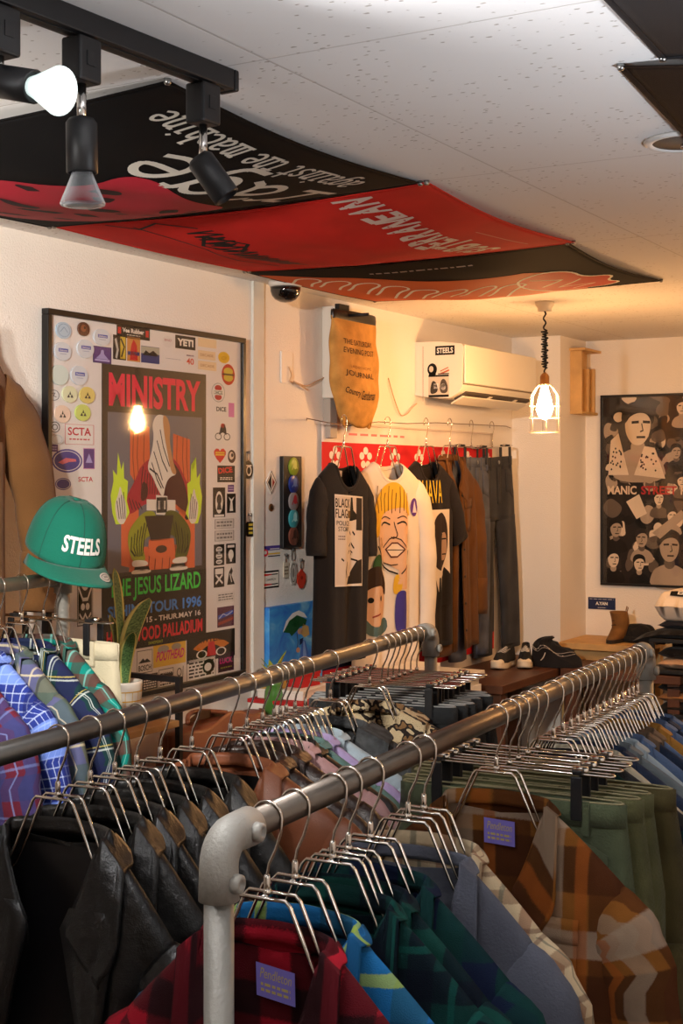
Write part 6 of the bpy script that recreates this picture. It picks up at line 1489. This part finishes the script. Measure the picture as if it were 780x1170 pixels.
def leaf_mat():
    m, nt, p = base_mat('snake_leaf'); L = nt.links.new; p.inputs['Roughness'].default_value = .4
    uv = N(nt, 'ShaderNodeUVMap'); sp_ = N(nt, 'ShaderNodeSeparateXYZ'); L(uv.outputs[0], sp_.inputs[0])
    a = N(nt, 'ShaderNodeMath', operation='SUBTRACT'); a.inputs[1].default_value = .5; L(sp_.outputs[0], a.inputs[0])
    ab = N(nt, 'ShaderNodeMath', operation='ABSOLUTE'); L(a.outputs[0], ab.inputs[0])
    rp = N(nt, 'ShaderNodeValToRGB'); rp.color_ramp.interpolation = 'LINEAR'; e = rp.color_ramp.elements
    e[0].color = c(54, 92, 48); e[0].position = .34; e[1].color = c(210, 206, 120); e[1].position = .40
    nz = N(nt, 'ShaderNodeTexNoise'); nz.inputs['Scale'].default_value = 12; mp = N(nt, 'ShaderNodeMapping'); mp.inputs['Scale'].default_value = (.6, 4, 1); L(uv.outputs[0], mp.inputs[0]); L(mp.outputs[0], nz.inputs['Vector'])
    r2 = N(nt, 'ShaderNodeValToRGB'); r2.color_ramp.elements[0].color = c(110, 146, 90); r2.color_ramp.elements[1].color = c(50, 88, 46); r2.color_ramp.elements[0].position = .4; r2.color_ramp.elements[1].position = .6
    L(ab.outputs[0], rp.inputs['Fac']); L(nz.outputs['Fac'], r2.inputs['Fac'])
    mx = N(nt, 'ShaderNodeMixRGB'); g = N(nt, 'ShaderNodeMath', operation='GREATER_THAN'); g.inputs[1].default_value = .37; L(ab.outputs[0], g.inputs[0])
    L(g.outputs[0], mx.inputs[0]); L(r2.outputs[0], mx.inputs[1]); L(rp.outputs[0], mx.inputs[2]); L(mx.outputs[0], p.inputs['Base Color']); return m
lfm = leaf_mat()
def leaf(az, lean, H, w_, tw):
    dr = Vector((math.cos(az), math.sin(az), 0)); sd = Vector((-dr.y, dr.x, 0))
    def fn(a, q):
        wq = w_ * (.45 + 1.1 * q - .2 * q * q) * math.sqrt(max(0, 1 - q ** 3.2)) if q < 1 else 0
        s_ = (a - .5) * 2 * wq; t_ = tw + .25 * q; side = sd * math.cos(t_) + dr * math.sin(t_)
        cup = -.35 * s_ * s_ / max(w_, 1e-4)
        return dr * (.012 + lean * q * q) + side * s_ + Vector((0, 0, .095 + H * q * (1 - .12 * q * lean / .1))) + dr * cup
    MB().grid(fn, 8, 22, lfm, lambda a, q, p: (a, q)).build('leaf', pot, solid=.003)
leaf(R(-8), .085, .26, .044, 1.3); leaf(R(185), .03, .335, .026, 1.3); leaf(R(250), .04, .16, .02, .2); leaf(R(95), .03, .2, .018, -.2)
# brown leather bag
lb0 = wt(186, .16); lbag = thing('leather_bag', frame(wall(.592, .8606, .135), U, -V, UP), 'brown leather holdall with a curved flap standing behind the black jackets', 'bag')
bl = leather('bag_leather', c(124, 68, 42), .4, 9)
def bagsec(th, q):
    w_ = .245 * (1 - .04 * q); dep = .085 * (1 - .45 * q)
    ca, sa = math.cos(th), math.sin(th); x = w_ * math.copysign(abs(ca) ** .5, ca)
    top_ = .165 + .035 * math.sin((x / .5 + .45) * PI) + .012 * math.sin(x * 26 + 1)
    return (x, dep * math.copysign(abs(sa) ** .7, sa), q * top_)
b = MB(); b.grid(lambda a, q: bagsec(a * 2 * PI, q), 56, 14, bl)
b.add([bagsec(i / 56 * 2 * PI, 1) for i in range(56)], [tuple(range(56))], bl); b.build('body', lbag, weld=.0004)
MB().grid(lambda a, q: Vector(bagsec(PI + a * PI, 1 - .55 * q * (1 - .35 * abs(a * 2 - 1) ** 2))) + Vector((0, -.006 - .004 * math.sin(q * PI), .004)), 40, 10, bl).build('flap', lbag, solid=.004)
MB().tube([(-.1 + .2 * i / 12, .02 + .05 * math.sin(i / 12 * PI), .19 + .012 * math.sin(i / 12 * PI)) for i in range(13)], .007, bl, 10).build('handle', lbag)
for x in (-.15, .15):
    s_ = MB().box((x - .012, -.094, .05), (x + .012, -.088, .13), bl, bev=.002).build('strap', lbag)
    MB().box((x - .014, -.098, .06), (x + .014, -.0945, .08), steel, bev=.001).build('buckle', s_)
# vase with leaves, boxes, paper on the cabinet
vt = wt(313, .15); vs2 = thing('glass_vase', frame(wall(vt, CZ + .0006, .15), U, -V, UP), 'green glass vase of leaves on the cabinet between the rack hangers', 'vase')
gg = mat('green_glass', c(70, 120, 50), .12, spec=.8, coat=.4)
MB().lathe([(0, 0), (.03, 0), (.034, .02), (.03, .07), (.024, .09), (.027, .1), (.022, .1), (.02, .09), (0, .088)], gg, 28).build('body', vs2)
for i in range(7):
    a = i * 2.4; H = .07 + .02 * (i % 3)
    MB().grid(lambda u_, q: (math.cos(a) * .035 * q * q * 1.2 + (u_ - .5) * .028 * math.sin(q * PI) * -math.sin(a), math.sin(a) * .035 * q * q * 1.2 + (u_ - .5) * .028 * math.sin(q * PI) * math.cos(a), .085 + H * q), 4, 10, mat('leaf_green_%d' % (i % 2), c(96, 140, 40) if i % 2 else c(170, 180, 60), .5)).build('leaf', vs2, solid=.001)
def carton(name, t, off, w_, d_, h_, z, m, label, cat, ang=0, lid=None, grp=None):
    r_ = thing(name, frame(wall(t, z, off), U, -V, UP) @ Matrix.Rotation(ang, 4, 'Z'), label, cat, grp)
    MB().box((-w_ / 2, -d_ / 2, 0), (w_ / 2, d_ / 2, h_ * .72), m, bev=.0015).build('body', r_)
    MB().box((-w_ / 2 - .002, -d_ / 2 - .002, h_ * .725), (w_ / 2 + .002, d_ / 2 + .002, h_), lid or m, bev=.0015).build('lid', r_)
    return r_
bt = wt(337, .17)
redp = flat(176, 36, 36); whp = flat(226, 218, 206); ylw = flat(196, 160, 80)
carton('storage_box', bt, .17, .24, .2, .045, CZ + .0006, whp, 'flat white box with a red lid band lowest on the cabinet beside the vase', 'box', lid=redp)
carton('storage_box', bt + .01, .16, .2, .16, .03, CZ + .0462, whp, 'thin cream box in the middle of the small stack on the cabinet', 'box', .1)
carton('storage_box', bt + .02, .17, .1, .1, .05, CZ + .0768, redp, 'small red carton on top of the box stack', 'box', -.1)
carton('storage_box', bt - .075, .13, .05, .08, .045, CZ + .0768, ylw, 'small yellow carton beside the red one on the box stack', 'box', .1)
carton('display_box', wt(450, .16), .16, .3, .22, .06, CZ + .0006, whp, 'white lidded box at the end of the cabinet under the ecru tee', 'box', .0)
# ------------------------------------------------------------------ dark bench in the corner with sneakers and a folded jacket
BZ = .955
bench = thing('wooden_bench', wall_frame(2.20, 0, .0006), 'dark brown wooden bench top in the corner under the jeans', 'bench')
dkw = mat('dark_wood', c(86, 52, 34), .4, bump=.1, bscale=26, var=.25, vscale=7)
MB().box((0, BZ - .035, 0), (.93, BZ, .36), dkw, bev=.003).build('top_board', bench)
for x in (.03, .84):
    for z in (.02, .29): MB().box((x, .0005, z), (x + .05, BZ - .0355, z + .05), dkw, bev=.002).build('leg', bench)
MB().box((.085, .2, .03), (.835, .225, .06), dkw, bev=.002).build('stretcher', bench)
bench2 = thing('wooden_bench', frame(pil + V * .0006 + U * -.0 + V * .0, V, -U, UP) @ Matrix.Translation((0.02, .0, 0)), 'dark wooden ledge running from the corner in front of the pillar', 'bench')
bench2.matrix_world = frame(pil - U * .012 + V * .15, V, U, UP)
MB().box((-.015, -.34, BZ - .035), (.5, -.02, BZ), dkw, bev=.003).build('top_board', bench2)
for x in (.0, .44):
    for y in (-.32, -.09): MB().box((x, y, .0005), (x + .05, y + .05, BZ - .0355), dkw, bev=.002).build('leg', bench2)
cano = mat('sneaker_canvas', c(24, 24, 26), .85, bump=.3, bscale=300); rub = mat('sneaker_rubber', c(224, 210, 184), .55); lace = flat(214, 204, 190)
def sneaker(M, label):
    r_ = thing('sneaker', M, label, 'shoe', 'pair of black sneakers on the bench')
    def so(a, q, up=0):  # outline along x
        th = a * 2 * PI; x = .135 * math.cos(th); w_ = .038 + .01 * (x / .135) - .008 * math.exp(-((x + .01) / .04) ** 2)
        return x, w_ * math.copysign(abs(math.sin(th)) ** .75, math.sin(th))
    b = MB(); b.grid(lambda a, q: (*so(a, q), .030 * q + (.012 * max(0, so(a, q)[0] / .135) ** 3)), 40, 3, rub)
    b.add([(*so(i / 40, 0), .012 * max(0, so(i / 40, 0)[0] / .135) ** 3) for i in range(40)], [tuple(reversed(range(40)))], rub); b.build('sole', r_, weld=.0003)
    def up(a, q):
        x, y = so(a, q); hgt = .03 + q * ((.05 if x > .03 else .05 + .03 * min(1, (.03 - x) / .1)))
        k = 1 - .35 * q if x < .05 else 1 - .75 * q * min(1, (x - .05) / .08 + .45)
        return (x * (.95 - .18 * q * (1 if x > 0 else .4)), y * k * .97, hgt)
    MB().grid(up, 40, 8, cano).build('upper', r_, solid=.003)
    MB().ball((.098, 0, .036), (.03, .036, .02), rub, 16, 10).build('toe_cap', r_)
    lo = MB()
    for i in range(5): lo.tube([(.05 - i * .017, -.022, .078 + i * .003), (.045 - i * .017, 0, .085 + i * .004), (.05 - i * .017, .022, .078 + i * .003)], .0024, lace, 6)
    lo.build('laces', r_)
    MB().grid(lambda a, q: (.055 - .1 * q, (a - .5) * .036, .07 + .035 * q), 4, 6, cano).build('tongue', r_, solid=.003)
s1 = wt(580, .2); s2 = wt(600, .2)
p1 = pt(576, 760, 5.95); p2 = pt(600, 762, 5.98); p1.z = p2.z = BZ + .0006
sneaker(yaw(p1, R(-118)) @ Matrix.Scale(.84, 4), 'black canvas sneaker with a cream sole under the faded jeans'); sneaker(yaw(p2, R(-100)) @ Matrix.Scale(.84, 4), 'black canvas sneaker with a cream sole nearer the folded jacket')
# crumpled dark jacket with pale stitching
jp = pt(632, 767, 6.0); jp.z = BZ + .0006
fj = thing('folded_jacket', yaw(jp, R(-20)) @ Matrix.Scale(.92, 4), 'bundled black jacket with pale stitching on the wooden ledge in the corner', 'jacket')
dj = cloth('black_twill', c(30, 29, 31), .25)
def lump(a, q):
    th = a * 2 * PI; k = q
    r_ = 1 - k ** 2.4; x = .105 * math.cos(th) * (r_ ** .5); y = .08 * math.sin(th) * (r_ ** .5)
    z = .115 * (k ** .75) * (1 - .22 * math.cos(th) * 1) + .012 * math.sin(th * 5 + k * 8) * (1 - k) * k * 4
    return (x + .006 * math.sin(th * 7 + k * 11) * k + .03 * max(0, math.cos(th)) * (1 - k), y + .006 * math.cos(th * 6 - k * 9) * k, max(z, 0))
MB().grid(lump, 56, 18, dj).build('bundle', fj, weld=.0004)
sb = MB()
for k0, n_ in ((.42, 12), (.5, 12)):
    sb.tube([Vector(lump(.53 + .4 * i / 20, k0 + .12 * math.sin(i / 20 * PI))) * 1.015 + Vector((0, -.001, .002)) for i in range(21)], .0014, flat(170, 160, 150), 6)
sb.build('stitching', fj)
for i in range(9):
    p = Vector(lump(.56 + .035 * i, .52 + .1 * math.sin(i / 8 * PI))) * 1.02
    MB().ball(p, .0028, flat(214, 206, 190), 8, 6).build('stud', fj)
MB().tube([Vector(lump(.68, .2 + .05 * i)) * 1.02 + Vector((.004 * i, -.002, 0)) for i in range(6)], .0022, lace, 8).build('drawstring', fj)
# ------------------------------------------------------------------ far wall: poster, sign, table, display shelf
s0_, z1_ = bp(687, 452); z0_ = bp(687, 668)[1]; mw, mh = .615, z1_ - z0_
mp_ = thing('framed_poster', back_frame(s0_, z0_, .0006), 'black-framed monochrome poster of crowded portraits with a band name across, on the far wall', 'framed poster')
b = MB(); fw2 = .011
for lo, hi in (((0, 0, 0), (mw, fw2, .02)), ((0, mh - fw2, 0), (mw, mh, .02)), ((0, fw2, 0), (fw2, mh - fw2, .02)), ((mw - fw2, fw2, 0), (mw, mh - fw2, .02))): b.box(lo, hi, fblk, bev=.002)
b.build('frame', mp_)
s_ = MB().box((fw2, fw2, .001), (mw - fw2, mh - fw2, .011), flat(30, 26, 24, .5)).build('poster_sheet', mp_)
tone = [flat(13, 11, 10, .5), flat(42, 36, 32, .5), flat(98, 86, 76, .5), flat(172, 154, 136, .5), flat(222, 204, 182, .5)]
d = Decal(lambda x, y: (x * mw, y * mh)); q = random.Random(21)
def head_(x, y, s_, hair=0, turn=0.0, body=True, b_=3):
    A = mh / mw
    P_ = lambda pts: [(x + p[0] * s_ * A, y + p[1] * s_) for p in pts]
    d.at(q.randrange(6, 9) if s_ < .09 else 10)
    if body: d.sp(P_([(-1.3, -2.6), (-1.1, -1.5), (-.35, -1.05), (.35, -1.05), (1.1, -1.5), (1.4, -2.6)]), tone[hair % 3 + (1 if hair else 0)]).up()
    d.sp(P_([(-.3, -.7), (-.35, -1.2), (0, -1.4), (.35, -1.2), (.3, -.7)]), tone[b_ - 1]).up()
    d.sp(P_([(-.62, .1), (-.55, -.45), (-.25, -.9), (.2, -.92), (.52, -.5), (.62, .1), (.5, .7), (-.5, .7)]), tone[b_]).up()
    d.sp(P_([(-.72, .0), (-.8, .5), (-.5, 1.0), (.1, 1.1), (.65, .85), (.78, .3), (.66, -.05), (.5, .45), (.1, .58), (-.35, .42), (-.56, .1)]), tone[0 if hair != 2 else 1]).up()
    d.line(P_([(-.38 + turn, .12), (-.1 + turn, .14)]), .12 * s_, tone[0]).line(P_([(.14 + turn, .14), (.42 + turn, .12)]), .12 * s_, tone[0])
    d.line(P_([(.06 + turn, .05), (.12 + turn, -.25), (0 + turn, -.3)]), .07 * s_, tone[1]).line(P_([(-.16 + turn, -.55), (.2 + turn, -.55)]), .1 * s_, tone[0])
d.at(1)
for i in range(170):
    x, y = q.random(), q.random(); a_ = q.uniform(.015, .06)
    d.L = 1 + i % 5
    n_ = 7; d.sp([(min(max(x + a_ * 1.3 * math.cos(k * 2 * PI / n_) * q.uniform(.5, 1.2), .02), .98), min(max(y + a_ * math.sin(k * 2 * PI / n_) * q.uniform(.5, 1.2), .015), .985)) for k in range(n_)], tone[q.choice((0, 0, 1, 2, 2, 3, 4))])
for x, y, s_ in ((.62, .93, .042), (.80, .95, .05), (.93, .9, .045), (.72, .80, .04), (.86, .78, .05), (.58, .7, .04), (.70, .69, .045), (.95, .68, .05), (.82, .64, .045), (.12, .30, .05), (.32, .25, .05), (.30, .12, .045), (.1, .14, .05), (.55, .37, .04), (.72, .42, .05), (.88, .36, .05), (.78, .28, .05), (.95, .22, .055), (.82, .13, .05), (.62, .55, .035), (.45, .46, .04)):
    head_(x, y, s_, q.randrange(3), q.uniform(-.1, .1), True, q.choice((3, 3, 4)))
head_(.29, .84, .115, 2, .12, True, 4); d.at(14).poly([(.06, .58), (.08, .76), (.14, .80), (.22, .58)], tone[4]).poly([(.26, .58), (.34, .73), (.42, .72), (.5, .56)], tone[4]).up()
for i in range(40): d.ell(q.choice((q.uniform(.08, .17), q.uniform(.3, .44))), q.uniform(.6, .72), .007, .006, tone[0], 6)
head_(.38, .60, .07, 0, 0, False, 3); head_(.53, .21, .085, 2, .05, True, 3)
d.at(15).poly([(.40, .28), (.62, .40), (.66, .37), (.46, .25)], tone[3]).poly([(.2, .44), (.28, .35), (.36, .38), (.3, .48)], tone[4])
d.at(18).text('MANIC', .055, .478, .045, flat(222, 200, 176), w=.225, bold=.03).text('STREET', .315, .478, .045, flat(178, 44, 48), w=.27, bold=.03).text('PREACHERS', .615, .478, .045, flat(222, 200, 176), w=.36, bold=.03)
d.build('poster_print', mp_, Matrix.Translation((0, 0, .0112)), dz=.00008)
MB().box((fw2 - .002, fw2 - .002, .0145), (mw - fw2 + .002, mh - fw2 + .002, .016), PGLASS).build('glass_pane', mp_)
s_a, za = bp(672, 682); s_b, zb3 = bp(703, 697)
sg_ = thing('wall_sign', back_frame(s_a, zb3, .0006), 'small navy blue notice with white lettering on the far wall', 'sign')
w_, h_ = s_b - s_a, za - zb3
MB().box((0, 0, 0), (w_, h_, .004), flat(30, 44, 84, .4), bev=.0008).build('plate', sg_)
dd = Decal(lambda x, y: (x * w_, y * h_)); dd.marks(.06, .82, .94, .9, flat(200, 200, 206), 1, 3).text('A.YAN', .28, .36, .28, WHITE, w=.44, bold=.04).marks(.36, .1, .66, .2, flat(200, 200, 206), 1, 5); dd.build('lettering', sg_, Matrix.Translation((0, 0, .0044)))
# side table
TZ = zz(731, 6.35)
ta = bs(668, .02); tab = thing('side_table', back_frame(ta, 0, .014), 'pale wooden side table against the far wall under the blue notice', 'table')
tw2 = bs(760, .02) - ta
MB().box((0, TZ - .03, 0), (tw2, TZ, .34), pine, bev=.003).build('top_board', tab)
for x in (.01, tw2 - .055):
    for z in (.01, .285): MB().box((x, .0005, z), (x + .045, TZ - .0305, z + .045), pine, bev=.002).build('leg', tab)
MB().box((.06, TZ - .1, .29), (tw2 - .06, TZ - .0305, .305), pine, bev=.002).build('apron', tab)
def onback(px, off): return bs(px, off)
bx = onback(706, .2)
sk = thing('leather_boot', frame(back(bx, TZ + .0006, .2), V, U, UP) @ Matrix.Scale(.9, 4), 'tan suede ankle boot standing on the side table', 'boot')
sued = mat('tan_suede', c(122, 84, 40), .9, bump=.4, bscale=200, var=.2, vscale=20)
def boot(a, q):
    th = a * 2 * PI; ca, sa = math.cos(th), math.sin(th)
    fwd = max(0, 1 - q * 2.6)
    return (.038 * ca * (1 + .1 * q) - .0 + .012 * math.sin(q * 3), .05 * sa - .085 * fwd ** .8 * max(0, -sa), .018 + .13 * q)
MB().grid(boot, 36, 16, sued).build('shaft', sk, solid=.003)
b = MB(); b.prism([(.04 * math.cos(i * PI / 15), .05 * math.sin(i * PI / 15) - .09 * max(0, -math.sin(i * PI / 15))) for i in range(30)], 0, .018, mat('boot_sole', c(38, 28, 22), .7)); b.build('sole', sk)
MB().tube([(.03, .045, .14), (.034, .052, .165), (.03, .045, .172), (.026, .042, .15)], .003, sued, 6).build('pull_loop', sk)
lo = MB()
for i in range(4): lo.tube([(-.018, -.05 + i * .004, .06 + i * .022), (0, -.054 + i * .003, .064 + i * .022), (.018, -.05 + i * .004, .06 + i * .022)], .0022, flat(60, 44, 30), 6)
lo.build('laces', sk)
kt = thing('knit_cap', frame(back(onback(730, .17), TZ + .0006, .17), V, U, UP), 'black knitted cap lying on the side table beside the boot', 'cap')
knit = mat('black_knit', c(26, 24, 24), 1, bump=1, bscale=90)
MB().grid(lambda a, q: ((.075 * math.cos(a * 2 * PI) + .008 * math.sin(a * 31)) * math.cos(q * PI / 2) ** .6, .06 * math.sin(a * 2 * PI) * math.cos(q * PI / 2) ** .6, .02 + .06 * math.sin(q * PI / 2) + .006 * math.sin(a * 25 + q * 9) * (1 - q)), 48, 10, knit).build('crown', kt)
MB().tube([(.077 * math.cos(i * PI / 18), .062 * math.sin(i * PI / 18), .014) for i in range(36)], .0135, knit, 10, closed=True).build('turned_brim', kt)
fl2 = thing('folded_scarf', frame(back(onback(752, .18), TZ + .0006, .18), V, U, UP), 'flat dark folded scarf at the end of the side table', 'scarf')
MB().grid(lambda a, q: ((a - .5) * .1, (q - .5) * .14, .012 + .006 * math.sin(a * 9) * math.sin(q * 7)), 12, 12, knit).build('folded_layer', fl2, solid=.02)
# display shelf with folded tops at the edge of the frame
dsx = onback(752, .55); shelf = thing('display_shelf', back_frame(dsx, 0, .34), 'black display shelf of folded tops at the edge of the frame', 'shelf')
dwid, ddep = .42, .34; SH = [.55, .80, .98, zz(722, 5.95)]
for x in (0, dwid - .02):
    for z in (0, ddep - .02): MB().box((x, .0005, z), (x + .02, SH[-1] - .0185, z + .02), blk, bev=.001).build('post', shelf)
for y in SH: MB().box((0, y - .018, 0), (dwid, y, ddep), blk, bev=.002).build('shelf_board', shelf)
def folded(x, z, y, m, w_, d_, h_, label, cat='tee', pr=False, drape=0.0):
    r_ = thing('folded_tee', frame(back(dsx + x, y, .34 + z), V, U, UP), label, cat, 'folded tops on the display shelf')
    def f_(a, q, top_):
        x_ = (a - .5) * w_; y_ = (q - .5) * d_
        ed = min(1, 9 * min(a, 1 - a)) ** .35 * min(1, 9 * min(q, 1 - q)) ** .35
        s_ = .5 * h_ * ed + .002 * math.sin(x_ * 50) * math.cos(y_ * 40)
        sag_ = drape * max(0, -x_ / w_ - .28) ** 1.2 * 2.2
        return (x_, y_, h_ / 2 + (s_ if top_ else -.5 * h_ * ed) - sag_)
    b = MB()
    for t_ in (0, 1): b.grid(lambda a, q: f_(a, q, t_), 20, 16, m)
    o = b.build('folded_body', r_, weld=.0006)
    MB().tube([(math.cos(i * PI / 12) * .07 + 0, -d_ * .28 + math.sin(i * PI / 12) * .05, h_ * 1.0 + .001) for i in range(24)], .004, m, 6, closed=True).build('neckband', r_)
    if pr: Decal().rect(-.09, -d_ * .46, .1, -d_ * .34, BLACK).up().text('BAGE', -.06, -d_ * .44, .02, WHITE, w=.12, bold=.02).build('chest_print', r_, fn=lambda x, y, e: (x, y, f_(x / w_ + .5, y / d_ + .5, 1)[2] + .002 + e), cut=.02)
    return r_
y_ = SH[-1] + .0006
folded(.20, .17, y_, cloth('black_jersey', c(20, 19, 20)), .54, .36, .035, 'black tee laid over the display shelf with one sleeve hanging off', drape=.1)
folded(.20, .17, y_ + .037, cloth('navy_jersey', c(24, 26, 40)), .34, .30, .03, 'navy folded tee second from the top of the shelf stack')
folded(.17, .18, y_ + .069, cloth('white_jersey', c(228, 216, 200)), .30, .30, .12, 'white folded tee with a dark printed chest on top of the shelf stack', pr=True)
for y, cols in ((SH[2], ((c(196, 160, 130), 'dusty rose folded tee on the second shelf board'), (c(24, 22, 24), 'black folded tee on the dusty rose one'))), (SH[1], ((c(30, 28, 28), 'charcoal folded tee on the third shelf board'), (c(150, 108, 70), 'tan folded tee on the charcoal one'), (c(22, 20, 22), 'black folded tee topping the third board'))), (SH[0], ((c(160, 110, 60), 'ochre folded tee on the lowest shelf board'), (c(20, 20, 22), 'black folded tee on the ochre one')))):
    for i, (cl, lb) in enumerate(cols): folded(.21, .17, y + .0006 + i * .042, cloth('fold_%d_%d' % (int(y * 100), i), cl), .36, .31, .04, lb)
